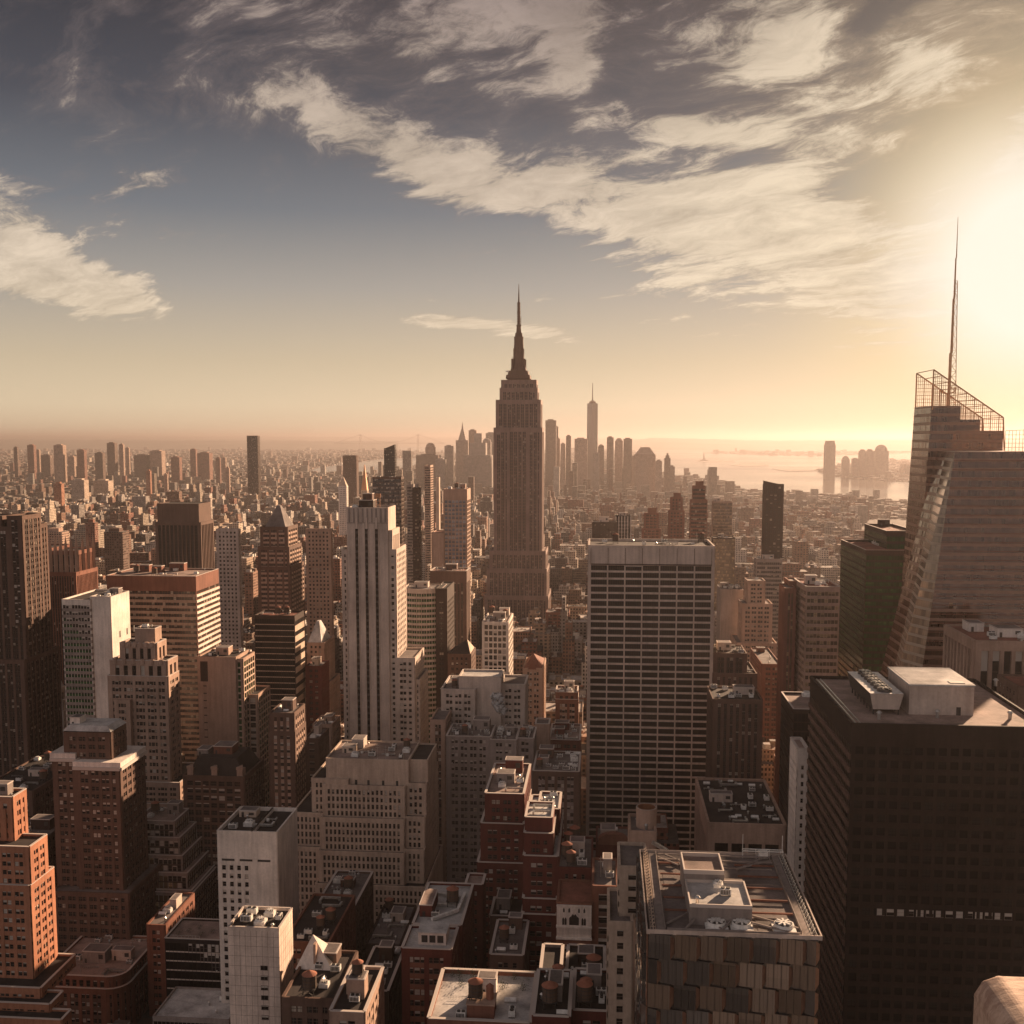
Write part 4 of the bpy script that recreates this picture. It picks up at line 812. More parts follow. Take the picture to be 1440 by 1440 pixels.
q.box(A1[0] - 0.2, A1[1] + 0.2, A1[2] - 0.62, A1[2], A1[5] - 8.6, A1[5] - 8.2); keep(q.build('crown_relief', W['grey']), root)
hut(root, A1[0] + 6, A1[0] + 15, Y + 6, Y + 16, A1[5], 5, W['umber']); hut(root, A1[0] + 8, A1[0] + 14, Y + 8, Y + 14, A1[5] + 5, 4, W['brown'])
q = MB(); X = A1[0] + 17
for dx in (0, 2.5): q.bar((X + dx, Y + 5, A1[5]), (X + dx, Y + 5, A1[5] + 9), 0.3)
for k in range(4): q.bar((X, Y + 5, A1[5] + 2 + k * 2), (X + 2.5, Y + 5, A1[5] + 3 + k * 2), 0.25)
q.box(X - 0.5, X + 3, Y + 4.7, Y + 5.3, A1[5] + 7, A1[5] + 9.4); keep(q.build('roof_frame', MT['copper']), root)
put('cooling_fan', root, A1[0] + 4, Y + 5, A1[5] + 0.2, 1.0)
# (18) curved banded tower right of it
Y = 765; x0, _, z1 = P(566, 829, Y); x1 = XZ(621, Y, z1); n_ = 8
poly = [(x0 + (x1 - x0) * i / n_, Y + 6 * ((2 * i / n_ - 0.9) ** 2) - 3) for i in range(n_ + 1)] + [(x1, Y + 26), (x0, Y + 26)]
root = building('curved_tower', 'bow fronted glass tower with pale floor bands right of the striped white tower', 'skyscraper', [dict(poly=poly, z0=0, z1=z1)], style=dict(ST['bands'], cw=0.1, sh=1.7), wallm='pale', span='pale', gl='green', roof='grey', roofn=3, huts=1)
cr = T(613, 628, 829, Y - 2, xb=638)
building('dark_tower', 'dark narrow tower with a windowless top right of the bow fronted glass tower', 'skyscraper', [dict(box=cr, style=dict(ST['punch'], top=9))], wallm='umber', gl='dark', roof='dark', huts=0, roofn=1)
# (19) pilaster tower below the blue grid tower
y19 = 885; g1 = T(606, 655, 804, y19, xb=660); g1[3] = min(g1[3], y19 + 40)
building('pilaster_tower', 'brown tower with tall pilasters and a bright right edge below the blue grid tower', 'skyscraper', [g1], style=dict(ST['piers'], top=9), wallm='brown', span='umber', roof='red', roofn=5, huts=1, coping=True)
y20 = 1020; g2 = T(624, 656, 689, y20, xb=661); g2[3] = min(g2[3], y20 + 40); g3 = T(607, 624, 750, y20 - 2, D=30)
building('grid_tower', 'slim tower with a grid of pale blue windows and brown top', 'skyscraper', [fr(g2, style=dict(bw=3.6, fh=3.9, pw=0.9, sh=1.1, pd=0.5, sd=0.48, cw=0.6, top=10)), fr(g3, style='blank')], wallm='tan', span='tan', gl='blue', roof='red', roofn=4, huts=1)
# (20) white grid tower
g4 = T(679, 714, 876, 705, xb=722); g4[3] = min(g4[3], 742)
root = building('grid_tower', 'white framed tower with square windows in front of the tall spired skyscraper', 'skyscraper', [g4], style=dict(bw=3.1, fh=4.1, pw=0.7, sh=1.1, pd=0.6, sd=0.58, cw=0.8, top=1.2), wallm='white', span='white', gl='shade', roof='tan', roofn=5, huts=2, win=80)
# (21) gabled roofs
g5 = T(630, 662, 921, 735, D=26)
root = building('gabled_building', 'brown block with a steep dark hipped roof left of the white framed tower', 'building', [g5], style='punch', wallm='brown', huts=0, roofn=0, win=12)
q = MB(); zz = g5[5]; q.poly([(g5[0], g5[2], zz), (g5[1], g5[2], zz), (g5[0] + 12, g5[2] + 13, zz + 9)]); q.poly([(g5[1], g5[2], zz), (g5[1], g5[3], zz), (g5[0] + 12, g5[2] + 13, zz + 9)], 1); q.poly([(g5[0], g5[3], zz), (g5[0], g5[2], zz), (g5[0] + 12, g5[2] + 13, zz + 9)]); q.poly([(g5[1], g5[3], zz), (g5[0], g5[3], zz), (g5[0] + 12, g5[2] + 13, zz + 9)])
keep(q.build('hipped_roof', [RF['dark'], W['cream']]), root)  # right slope in cream: the sunlight on it is put into the colour
g6 = T(736, 763, 941, 690, xb=767); root = building('gabled_building', 'pink stone building with a small pointed gable left of the big white grid slab', 'building', [g6], style='pair', wallm='tan', huts=0, roofn=0, win=30)
q = MB(); X = (g6[0] + g6[1]) / 2; zz = g6[5]; q.poly([(g6[0] + 3, g6[2] - 0.5, zz), (g6[1] - 4, g6[2] - 0.5, zz), (X - 0.5, g6[2] - 0.5, zz + 7)]); q.poly([(g6[1], g6[2], zz), (g6[1], g6[3], zz), (X, g6[2] + 8, zz + 9)]); q.poly([(g6[0], g6[3], zz), (g6[0], g6[2], zz), (X, g6[2] + 8, zz + 9)]); q.poly([(g6[0], g6[2], zz), (g6[1], g6[2], zz), (X, g6[2] + 8, zz + 9)])
keep(q.build('gable', [W['rust']]), root)
building('brick_tower', 'narrow red stone tower with arched top windows just left of the big white grid slab', 'building', [fr(T(782, 812, 975, 665, D=18), style='punch'), T(782, 812, 985, 664, D=19)], style='trio', wallm='rust', span='tan', win=40, roofn=3, coping=True)
# (22) the pale stone cluster at centre
j1 = T(646, 704, 953, 585, D=18); j2 = T(621, 681, 971, 582, D=30); j2[3] = 616; j2[1] = XZ(668, 582, j2[5]); j3 = T(704, 738, 964, 592, xb=744); j3[3] = 616
root = building('stone_block', 'pale stone block with a blank penthouse wall at the centre below the white framed tower', 'building', [fr(j1, style='blank', roof='silver'), fr(j3, style='pair'), fr(j2, style='pair')], style='pair', wallm='pale', span='pale', win=80, huttiers=(2,), roofn=4, coping=True)
j4 = T(628, 690, 1037, 545, D=24); j5 = T(690.5, 726, 1042, 543.6, D=24); j6 = T(726.5, 750, 1040, 547, xb=753); j6[3] = 569
root = building('stone_block', 'grey stone office block with a crowded dark roof at the centre of the picture', 'building', [fr(j4), fr(j5), fr(j6)], style=dict(ST['pair'], top=0.9), wallm='grey', span='grey', win=100, roofn=12, huts=2, huttiers=(0, 1, 2), coping=True)
j7 = T(606, 626, 1014, 560, D=26)
building('stone_block', 'narrow grey brick block between the wide cream block and the grey office block', 'building', [fr(T(612, 622, 1008, 572, D=8), style='blank'), j7], style='pair', wallm='tan', span='brown', win=30, roofn=2, huts=0)
j8 = T(750, 814, 1086, 520, D=34)
building('stone_block', 'grey block with white roof machines left of the foot of the white grid slab', 'building', [j8], style='pair', wallm='brown', span='grey', win=60, roofn=14, huts=2, coping=True)
building('lift_tower', 'bare pink lift tower above the roofs left of the white grid slab', 'building', [T(753, 772, 1020, 575, D=12)], style='blank', wallm='tan', huts=0, roofn=0, coping=True)
building('brick_building', 'low red building with bright roof between pink lift tower and the white grid slab', 'building', [T(773, 815, 1042, 590, D=34)], style='pair', wallm='brick', roofn=8, huts=3, coping=True, roof='tan')
# (23) red brick pair with white copings
o1 = T(683, 736, 1118, 418, D=40); o2 = T(677, 736, 1160, 415, D=43); o3 = T(672, 737, 1215, 412, D=46)
building('brick_tower', 'dark red brick building stepping down with pale ledges left of the roof with white ducts', 'building', [o1, o2, o3], style='pair', wallm='brick', span='brick', win=60, roofn=5, huts=2, coping=True, roof='tan')
o4 = T(739, 776, 1152, 384, D=17); o4b = T(757, 786, 1140, 402, D=20); o5 = T(738, 777, 1174, 382, D=42); o6 = T(737, 784, 1206, 379, D=46); o7 = T(736, 783, 1266, 376, D=50); o8 = T(735.5, 783, 1288, 374, D=52)
building('brick_tower', 'red brick tower with white ledges and a roof crowded with white ducts at the centre', 'building', [fr(o4, style='blank'), fr(o4b), o5, o6, o7, o8], style='pair', wallm='brick', span='brick', win=80, roofn=7, huts=0, huttiers=(0, 1), kinds=['duct', 'duct', 'air_handler', 'vent'], coping=True, roof='silver')
# (24) red block with sheds, white gothic facade and neighbours
q1 = T(785, 832, 1222, 372, D=30)
building('brick_building', 'red brick block with water tank and white sheds behind the white gothic facade', 'building', [q1], style='punch', wallm='brick', win=20, roofn=12, huts=2, kinds=['water_tank', 'air_handler', 'vent', 'water_tank'])
q2 = T(784, 831, 1272, 350, D=19)
root = building('gothic_building', 'narrow building with an ornate white gothic top storey and arched window', 'building', [dict(box=q2, style=dict(ST['pair'], top=14)), grow(q2, .1, .1, .3, 0, q2[5] - 12.5)], style='pair', wallm='rust', span='brown', win=30, roofn=0, huts=0, roof='red')
x0, x1, y0 = q2[0], q2[1], q2[2] - 0.9; z1 = q2[5]
q = MB(); q.box(x0 - .2, x1 + .2, y0, y0 + 0.8, z1 - 11, z1 + 0.3); q.box(x0 - .4, x1 + .4, y0 - 0.5, y0 + 0.8, z1 - 7.6, z1 - 7.0); q.box(x0 - .4, x1 + .4, y0 - 0.7, y0 + 0.8, z1 - 11.6, z1 - 11); q.box(x0 - .3, x1 + .3, y0 - 0.3, y0, z1 - 0.1, z1 + 0.3)
for i in range(12): X = x0 + (x1 - x0) * (i + .5) / 12; q.box(X - 0.15, X + 0.15, y0 - 0.4, y0, z1 - 9.8, z1 - 7.6)
c = (x0 + x1) / 2; q.bar((c - 2.0, y0 - 0.2, z1 - 4.2), (c, y0 - 0.2, z1 - 1.8), 0.3); q.bar((c + 2.0, y0 - 0.2, z1 - 4.2), (c, y0 - 0.2, z1 - 1.8), 0.3); q.bar((c, y0 - 0.2, z1 - 1.8), (c, y0 - 0.2, z1 - 1.0), 0.25)
gf = keep(q.build('gothic_facade', W['white']), root)
for (X, w, za, zb) in [(c - 1.2, .45, 6.6, 4.2), (c - .4, .55, 6.6, 3.4), (c + .4, .55, 6.6, 3.4), (c + 1.2, .45, 6.6, 4.2), (x0 + 2.0, .35, 6.6, 4.6), (x0 + 2.8, .35, 6.6, 4.6), (x1 - 2.0, .35, 6.6, 4.6), (x1 - 2.8, .35, 6.6, 4.6), (x0 + 2.2, .3, 2.2, 1.2), (x1 - 2.2, .3, 2.2, 1.2), (x0 + 4, .3, 2.2, 1.2), (x1 - 4, .3, 2.2, 1.2)]:
    q = MB(); q.prism([(X - w, y0 - 0.06), (X + w, y0 - 0.06), (X + w, y0 + .05), (X - w, y0 + .05)], z1 - za, z1 - zb); q.poly([(X - w, y0 - 0.06, z1 - zb), (X + w, y0 - 0.06, z1 - zb), (X, y0 - 0.06, z1 - zb + 0.7)]); o = q.build('window', MT['dark']); o.parent = gf
q3 = T(834, 868, 1248, 352, D=24)
building('brick_building', 'brown brick building with tall bays right of the white gothic facade', 'building', [q3], style='loft', wallm='rust', span='brown', win=30, roofn=3, huts=2)
q4 = T(839, 885, 1187, 420, D=18); root = building('brick_building', 'dark red windowless loft with an arched gable below the white grid slab', 'building', [dict(box=q4, style='blank'), grow(q4, 3, 2, 3, 6, q4[5] - 12)], style='punch', wallm='brick', roofn=2, huts=1)
q = MB(); X, Z_ = (q4[0] + q4[1]) / 2, q4[5]; q.prism([(X - 6, q4[2] - .5), (X + 6, q4[2] - .5), (X + 6, q4[2] + 3), (X - 6, q4[2] + 3)], Z_, Z_ + 1.5)
for i in range(8): a = math.pi * i / 8; b = math.pi * (i + 1) / 8; q.poly([(X, q4[2] - .5, Z_ + 1.5), (X - 6 * math.cos(a), q4[2] - .5, Z_ + 1.5 + 3 * math.sin(a)), (X - 6 * math.cos(b), q4[2] - .5, Z_ + 1.5 + 3 * math.sin(b))]); q.poly([(X - 6 * math.cos(a), q4[2] - .5, Z_ + 1.5 + 3 * math.sin(a)), (X - 6 * math.cos(b), q4[2] - .5, Z_ + 1.5 + 3 * math.sin(b)), (X - 6 * math.cos(b), q4[2] + 3, Z_ + 1.5 + 3 * math.sin(b)), (X - 6 * math.cos(a), q4[2] + 3, Z_ + 1.5 + 3 * math.sin(a))])
keep(q.build('arched_gable', W['rust']), root)
# beige apartment tower with balconies
u1 = T(871, 893, 1222, 262, D=16); u2 = T(856, 889, 1300, 257, D=20); u1[1] += 3
root = building('apartment_tower', 'beige apartment tower with stacked balconies left of the faceted glass tower', 'building', [u1, u2], style=dict(bw=3.2, fh=3.3, pw=1.9, sh=1.6, pd=0.3, sd=0.28, cw=1.3, top=1.2), wallm='cream', span='cream', win=60, roofn=5, huts=1, roof='grey')
for k in range(26):
    q = MB(); z_ = u1[5] - 3 - k * 3.3; xx = XZ(893, 262, z_) if k < 5 else u1[1]; q.box(u1[1] - 2.6, u1[1] + 1.2, 259.2, 262.2, z_, z_ + 0.18); q.box(u1[1] - 2.6, u1[1] + 1.2, 259.2, 259.3, z_ + 0.18, z_ + 1.0, 1); 
    if z_ > 20: keep(q.build('balcony', [W['pale'], MT['dark']]), root)
# concrete drum with its flare on the roof behind the glass tower
v1 = T(886, 922, 1172, 300, D=14)
root = building('plant_tower', 'grey concrete plant tower carrying a big open round drum behind the faceted glass tower', 'building', [v1], style='blank', wallm='tan', roofn=2, huts=0, kinds=['vent'])
X, Z_ = (P(909, 1140, 306))[0], zat(1129, 306); q = MB(); q.cyl(X, 306, v1[5] - 1, Z_, 3.0, 3.0, 28, 0, cap=False); q.cyl(X, 306, v1[5] - 1, Z_, 2.7, 2.7, 28, 1, cap=False)
a_ = [2 * math.pi * i / 28 for i in range(29)]
for i in range(28): q.poly([(X + r_ * math.cos(t), 306 + r_ * math.sin(t), Z_) for r_, t in ((3.0, a_[i]), (3.0, a_[i + 1]), (2.7, a_[i + 1]), (2.7, a_[i]))], 2)
keep(q.build('drum', [W['tan'], MT['copper'], COP]), root)
q = MB(); q.bar((v1[1] - 1, 299, v1[5] - 2), (v1[1] + 3, 297, v1[5] - 3.5), 0.9); q.bar((v1[1] + 3, 297, v1[5] - 3.5), (v1[1] + 5, 296, v1[5] - 7), 0.9); keep(q.build('duct', MT['steel']), root)
# (25) bottom centre roofs
aa = T(566, 634, 1336, 330, xb=650); aa[3] = 346; ab = T(581, 646, 1302, 347, D=34); ab[1] = XZ(648, 347, ab[5]); 
root = building('brick_building', 'red brick building with white roof pavilion and long pale duct on its roof, bottom centre', 'building', [fr(ab, style='punch', roof='silver'), fr(aa, roof='silver')], style='trio', wallm='brick', span='rust', win=70, roofn=3, huts=0, huttiers=(0,), coping=True)
za = aa[5]; x0, x1 = aa[0], aa[1]
q = MB(); q.box(x0 + 4.5, x1 - 2.2, 334, 342, za, za + 4.2); q.box(x0 + 4.2, x1 - 1.9, 333.7, 342.3, za + 4.2, za + 4.5, 1)
pv_ = keep(q.build('roof_pavilion', [W['white'], RF['silver']]), root)
for i in range(3): q = MB(); X = x0 + 5.6 + i * (x1 - x0 - 8) / 3; q.box(X, X + 2.0, 333.9, 334.05, za + 1.0, za + 3.4); o = q.build('window', MT['dark']); o.parent = pv_
zb = ab[5]; q = MB(); q.bar((ab[0] + 6, 350, zb + 1.2), (ab[1] - 2.5, 358, zb + 1.2), 1.0); q.bar((ab[1] - 2.5, 358, zb + 1.2), (ab[1] - 1.8, 372, zb + 1.2), 1.0); keep(q.build('duct', MT['white']), root)
q = MB(); q.box(ab[0] + 6, ab[0] + 13, 362, 363, zb + .3, zb + 1.3); q.box(ab[0] + 12, ab[0] + 13, 363, 370, zb + .3, zb + 1.3); q.box(ab[0] + 7, ab[0] + 13, 370, 371, zb + .3, zb + 1.3); keep(q.build('duct', MT['steel']), root)
hut(root, ab[0] + 1, ab[0] + 5.5, 354, 367, zb, 4.2, W['brick'], roof=RF['tan'])
ac = T(655, 678, 1246, 392, xb=682)
building('brick_building', 'slim red brick building with a pink roof right of the pale duct roof', 'building', [ac], style='pair', wallm='brick', win=30, roofn=2, huts=1, roof='tan', coping=True)
ad = T(605, 740, 1430, 268, D=22)
ad = T(603, 745, 1438, 262, D=26)
root = building('loft_building', 'low loft building with two roof terraces and a water tank block, bottom edge centre', 'building', [ad], style='pair', wallm='rust', span='brick', win=20, roof='silver', roofn=0, huts=0, coping=True, par=1.3)
x0, x1, y0, y1, _, z1 = ad; cx = (x0 + x1) / 2
q = MB(); q.box(cx - 3.6, cx + 3.6, y0 + 3, y0 + 9, z1, z1 + 3.6); q.box(cx - 3.8, cx + 3.8, y0 + 2.8, y0 + 9.2, z1 + 3.6, z1 + 4.0, 1); keep(q.build('tank_house', [W['rust'], W['tan']]), root)
put('water_tank', root, cx - 1.6, y0 + 6, z1 + 3.0, 0.95); 
q = MB(); q.cyl(cx + 2.2, y0 + 6, z1 + 4, z1 + 7.4, 1.0, 1.0, 12); q.cyl(cx + 2.2, y0 + 6, z1 + 7.4, z1 + 8.3, 1.1, 0.1, 12); keep(q.build('round_tank', MT['terra']), root)
hut(root, cx - 2, cx + 3, y0 + 14, y0 + 18, z1, 5, W['white'])
for k in range(9): put('roof_shrub', root, x0 + 3 + (k * 2.9) % (x1 - x0 - 5), y0 + 16 + (k * 3.3) % 7 if k % 2 else y1 - 2.2, z1 + 0.1, 1.1 + 0.1 * (k % 3))
put('air_handler', root, x0 + 8, y0 + 3, z1 + .1, 0.8); put('air_handler', root, x1 - 5, y0 + 5, z1 + .1, 0.9, math.pi / 2); put('skylight', root, x1 - 6, y0 + 12, z1 + .1); put('railing', root, cx - 6, y0 + 12, z1 + .1, 0.8)
ae = T(465, 500, 1262, 410, D=30); ae = T(445, 498, 1275, 405, D=34)
building('brick_building', 'dark brown building with a crowded mechanical roof left of the dark street, bottom centre left', 'building', [ae], style='pair', wallm='brown', win=40, roofn=12, huts=2, coping=True)
af = T(400, 462, 1326, 360, D=40)
building('brick_building', 'brick building with white pipework and a water tank on its roof behind the white pyramid', 'building', [af], style='pair', wallm='rust', win=10, roofn=11, huts=0, kinds=['duct', 'water_tank', 'duct', 'air_handler'], roof='dark')
# white pyramid
ag = T(398, 470, 1405, 300, D=30)
root = building('brick_building', 'low roof carrying a white pyramid skylight beside the slim pale tiled block', 'building', [ag], style='pair', wallm='brown', win=0, roofn=5, huts=1, roof='dark')
X0, X1 = XZ(415, 318, ag[5]), XZ(468, 318, ag[5]); apex = (XZ(440, 324, zat(1325, 324)), 324, zat(1325, 324)); q = MB(); B_ = [(X0, 318, ag[5]), (X1, 318, ag[5]), (X1, 330, ag[5]), (X0, 330, ag[5])]
for i in range(4): q.poly([B_[i], B_[(i + 1) % 4], apex])
q.box((X0 + X1) / 2 - 0.4, (X0 + X1) / 2 + 0.4, 319.0, 321, ag[5], ag[5] + 8, 1); keep(q.build('pyramid_skylight', [W['white'], W['tan']]), root)
ah = T(465, 512, 1425, 285, D=26)
root = building('brick_building', 'pink walled building with a water tank on a tall stair tower near the white pyramid', 'building', [ah], style='pair', wallm='tan', win=12, roofn=3, huts=1, coping=True, roof='dark')
hut(root, ah[0] + 3, ah[0] + 8, ah[2] + 8, ah[2] + 13, ah[5], 6, W['tan']); put('water_tank', root, ah[0] + 5.5, ah[2] + 10.5, ah[5] + 5.5, 0.8)
ai = T(515, 562, 1330, 395, D=36)
building('brick_building', 'dark building with a white roof box and tank in the shaded hollow, bottom centre', 'building', [ai], style='punch', wallm='umber', win=10, roofn=10, huts=1, roof='grey')
for (xl, xr, yt, Y, D, lab, wm_, n, rf) in [
    (760, 788, 1372, 300, 18, 'plain grey walled building with an open dark roof, right of the low loft building', 'grey', 3, 'dark'),
    (690, 735, 1345, 345, 26, 'small dark house with a shed roof behind the low loft building', 'brown', 5, 'grey'),
    (795, 850, 1400, 300, 30, 'low dark roof with a round tank left of the beige apartment tower', 'umber', 6, 'dark'),
    (750, 800, 1432, 262, 24, 'low brick roof with orange topped tanks on the bottom edge right of the loft building', 'brick', 6, 'dark'),
    (806, 858, 1424, 270, 22, 'low red roof with two tanks on the bottom edge below the beige apartment tower', 'brick', 5, 'dark'),
    (690, 733, 1290, 395, 22, 'dark stone building in the hollow between the two red brick towers', 'brown', 3, 'dark'),
    (500, 545, 1395, 330, 30, 'dark low roof in the shaded street hollow, bottom left of centre', 'umber', 5, 'dark'),
    ]:
    building('low_building', lab, 'building', [T(xl, xr, yt, Y, D=D)], style='pair', wallm=wm_, win=12, roofn=n, huts=1, roof=rf, coping=True, kinds=['water_tank', 'air_handler', 'vent', 'skylight'])
# (26) big white grid slab
gr = T(828, 1004, 780, 637, D=42); gr[5] = zat(769, 637)
st = dict(bw=(gr[1] - gr[0] - 2.6) / 7, fh=4.27, pw=0.8, sh=1.15, pd=0.6, sd=0.55, cw=1.0, top=10.5)
root = building('grid_slab', 'big white slab with a grid of wide dark windows right of the spired skyscraper', 'skyscraper', [dict(box=gr, style=st)], wallm='pale', span='pale', gl='black', win=100, pstyle='ribbon', roof='dark', roofn=9, huts=0, par=1.6, vpick=lambda px, py: 1 if (int(px) * 7 + int(py) * 3) % 11 == 0 else 0)
q = MB()
for i in range(8): X = gr[0] + 1.3 + i * (gr[1] - gr[0] - 2.6) / 7; q.box(X - 0.12, X + 0.12, gr[2] - 1.0, gr[2] - 0.8, gr[5] - 10.5, gr[5])
q.box(gr[0] + 1.5, gr[1] - 1.5, gr[2] - 0.97, gr[2] - 0.8, gr[5] - 10.2, gr[5] - 9.5); keep(q.build('panel_joint', W['umber']), root)
# (27) right of the slab
building('masonry_tower', 'brown shaded block in three steps just right of the white grid slab', 'building', [fr(T(1003, 1050, 920, 640, D=26), style='pair'), fr(T(1003, 1064, 948, 636, D=34)), T(1003, 1072, 985, 560, D=30)], style='punch', wallm='brown', span='umber', roofn=6, huts=1, roof='dark', win=0, huttiers=(0, 1, 2), kinds=['duct', 'air_handler', 'vent'])
building('masonry_tower', 'tan stone tower rising in steps behind the brown shaded block', 'building', [T(1052, 1076, 818, 900, D=20), T(1044, 1086, 850, 895, D=26), T(1036, 1092, 905, 890, D=40)], style='pair', wallm='tan', roofn=1, huts=0)
building('masonry_tower', 'grey flat block with a row of white roof tanks right of the white grid slab', 'building', [T(1014, 1045, 830, 930, D=30)], style='blank', wallm='grey', roofn=6, huts=1, kinds=['air_handler'])
building('masonry_tower', 'low brown block in the hollow right of the tan stepped tower', 'building', [T(1072, 1098, 935, 780, D=60)], style='pair', wallm='rust', roofn=3, huts=1)
bk = T(997, 1104, 1160, 445, D=60)
root = building('theatre_building', 'low tan roofed hall with dark machinery in front of the white grid slab, right', 'building', [dict(box=bk, style=dict(ST['piers'], bw=7, top=7.5, fh=5))], wallm='tan', span='umber', gl='black', win=0, roof='dark', roofn=24, huts=1, par=1.2, kinds=['duct', 'pipe_run', 'air_handler', 'duct', 'vent', 'skylight'])
wt = T(1122, 1136, 1056, 372, D=5); wt[3] = 372 + 14
building('white_slab', 'narrow white apartment slab wedged left of the huge dark bronze slab', 'building', [wt], style=dict(bw=1.9, fh=3.0, pw=1.1, sh=1.4, pd=0.3, sd=0.25, cw=1.0, top=5.0), wallm='white', span='white', win=40, roofn=1, huts=0, roof='tan', coping=True)
db = T(1128, 1141, 1012, 470, D=50)
building('dark_tower', 'narrow dark glass block tucked behind the left edge of the huge dark bronze slab', 'building', [T(1116, 1160, 1000, 440, D=30)], style='sheer', wallm='umber', gl='black', roof='tan', roofn=1, huts=0, coping=True)
cb = T(1105, 1119, 829, 610, xb=1097)
building('slim_tower', 'slim brown tower with copper lit edges left of the chamfered glass tower', 'skyscraper', [dict(box=T(1111, 1124, 819, 622, xb=1104), style='finpier'), dict(box=cb, style='finpier')], wallm='rust', span='brown', gl='gold', roofn=1, huts=0, win=0)
Y = 596; xx0, _, z1 = P(1134, 827, Y); xx1 = XZ(1181, Y, z1); xb0 = XZ(1119, Y + 30, z1)
poly = [(xb0, Y + 30), (xb0, Y + 16), (xx0, Y), (xx1, Y), (xx1, Y + 30)]
root = building('chamfered_tower', 'glass tower with cut corner and bright floor bands left of the dark green tower', 'skyscraper', [dict(poly=[(xx0, Y), (xx1, Y), (xx1, Y + 34), (xb0, Y + 34), (xb0, Y + 14)], z0=0, z1=z1)], style=dict(ST['bands'], top=2), wallm='tan', span='tan', gl='gold', roof='red', roofn=6, huts=1, coping=True)
# dark green glass tower with its name on the upper block
s2 = T(1247, 1290, 750, 668, xb=1216); s1 = T(1218, 1290, 777, 646, xb=1183)
root = building('glass_tower', 'dark green glass tower in two heights with a white name sign near its top', 'skyscraper', [s2, s1], style='sheer', wallm='umber', span='umber', gl='green', roof='red', roofn=3, huts=1, coping=True, par=1.5)
cu = bpy.data.curves.new('name_sign', 'FONT'); cu.body = 'salesforce'; cu.size = 4.4; cu.extrude = 0.12
tx = bpy.data.objects.new('name_sign', cu); col.objects.link(tx)
dg = bpy.context.evaluated_depsgraph_get(); me = bpy.data.meshes.new_from_object(tx.evaluated_get(dg)); bpy.data.objects.remove(tx)
so = bpy.data.objects.new('name_sign', me); col.objects.link(so); me.materials.clear(); me.materials.append(W['white'])
ya = s2[2] + (s2[3] - s2[2]) * 0.62; so.rotation_euler = (math.pi / 2, 0, -math.pi / 2); so.location = (s2[0] - 0.35, ya, s2[5] - 10); so.parent = root; so.matrix_parent_inverse = Matrix.Translation(-Vector(root.location))
# tan pilastered block, right edge
pb = T(1372, 1560, 894, 425, xb=1331); pb[5] = zat(893, 425)
root = building('pilaster_block', 'tan block with tall white pilasters at the right edge behind the huge dark bronze slab', 'building', [dict(box=pb, style=dict(bw=4.2, fh=17, pw=1.5, sh=1.5, pd=1.0, sd=0.9, cw=1.4, top=3.2))], wallm='tan', span='tan', gl='black', win=50, roof='red', roofn=8, huts=0, par=0.8, kinds=['air_handler', 'duct', 'cooling_fan'])
hut(root, pb[0] + 12, pb[0] + 22, 436, 445, pb[5], 3.4, W['white'], 'plant_room'); hut(root, pb[0] + 5, pb[0] + 11, 448, 456, pb[5], 3.4, W['white'], 'plant_room')
building('brown_tower', 'dark brown tower with a red roof just above the bronze slab, right edge', 'building', [T(1432, 1500, 968, 395, D=20)], style='punch', wallm='brown', roofn=0, huts=0, roof='red')
# (28) crystalline glass tower with screens and mast
root = empty('crystal_tower', (190, 540, 0)); tag(root, 'huge crystalline glass tower with sloping facets, open screen crown and a tall mast', 'skyscraper')
Yf, Yc = 520, 548
def lean(pt_top, pt_bot):  # extend the line through two points down to the ground
    a, b = np.array(pt_top), np.array(pt_bot); k = a[2] / (a[2] - b[2]); return tuple(a + (b - a) * k)
A = P(1331, 634, Yc); B_ = P(1343, 634, Yf); A2_ = P(1262, 920, Yc - 6); B2_ = P(1300, 920, Yf - 8); zt = A[2]; B_ = (B_[0], B_[1], zt)
Ag, Bg = lean(A, A2_), lean(B_, B2_); Cx = XZ(1560, Yf, zt); Ct = (Cx, Yf, zt); Cg = (Cx + 6, Bg[1], 0)
def facet(q, pts, m, bw=1.55, fh=4.4):
    o = np.array(pts[0]); e = np.array(pts[1]) - o; e[2] = 0; e /= np.linalg.norm(e)
    q.poly(pts, m, [((np.array(p) - o) @ e / bw + 50, p[2] / fh) for p in pts])
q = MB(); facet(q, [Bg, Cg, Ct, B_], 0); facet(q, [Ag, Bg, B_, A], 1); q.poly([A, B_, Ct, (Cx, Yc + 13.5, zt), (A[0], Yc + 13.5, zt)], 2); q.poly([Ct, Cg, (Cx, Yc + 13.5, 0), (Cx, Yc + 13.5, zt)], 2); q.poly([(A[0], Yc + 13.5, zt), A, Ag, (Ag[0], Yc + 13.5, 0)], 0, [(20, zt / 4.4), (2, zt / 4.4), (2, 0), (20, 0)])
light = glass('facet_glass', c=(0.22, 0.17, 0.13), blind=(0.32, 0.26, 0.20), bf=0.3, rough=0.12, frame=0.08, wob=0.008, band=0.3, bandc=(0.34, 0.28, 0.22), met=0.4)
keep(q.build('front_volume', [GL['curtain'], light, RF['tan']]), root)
q = MB()
for k in range(1, 60):
    f = k / 60; 
    def lp(a, b): return tuple(np.array(a) * f + np.array(b) * (1 - f))
    p_, r_, s_ = lp(B_, Bg), lp(Ct, Cg), lp(A, Ag); q.bar((p_[0], p_[1] - .12, p_[2]), (r_[0], r_[1] - .12, r_[2]), 0.35)
keep(q.build('floor_ledge', W['rust']), root)
Yr, Yr2 = 562, 592; ztop = zat(573, Yr)
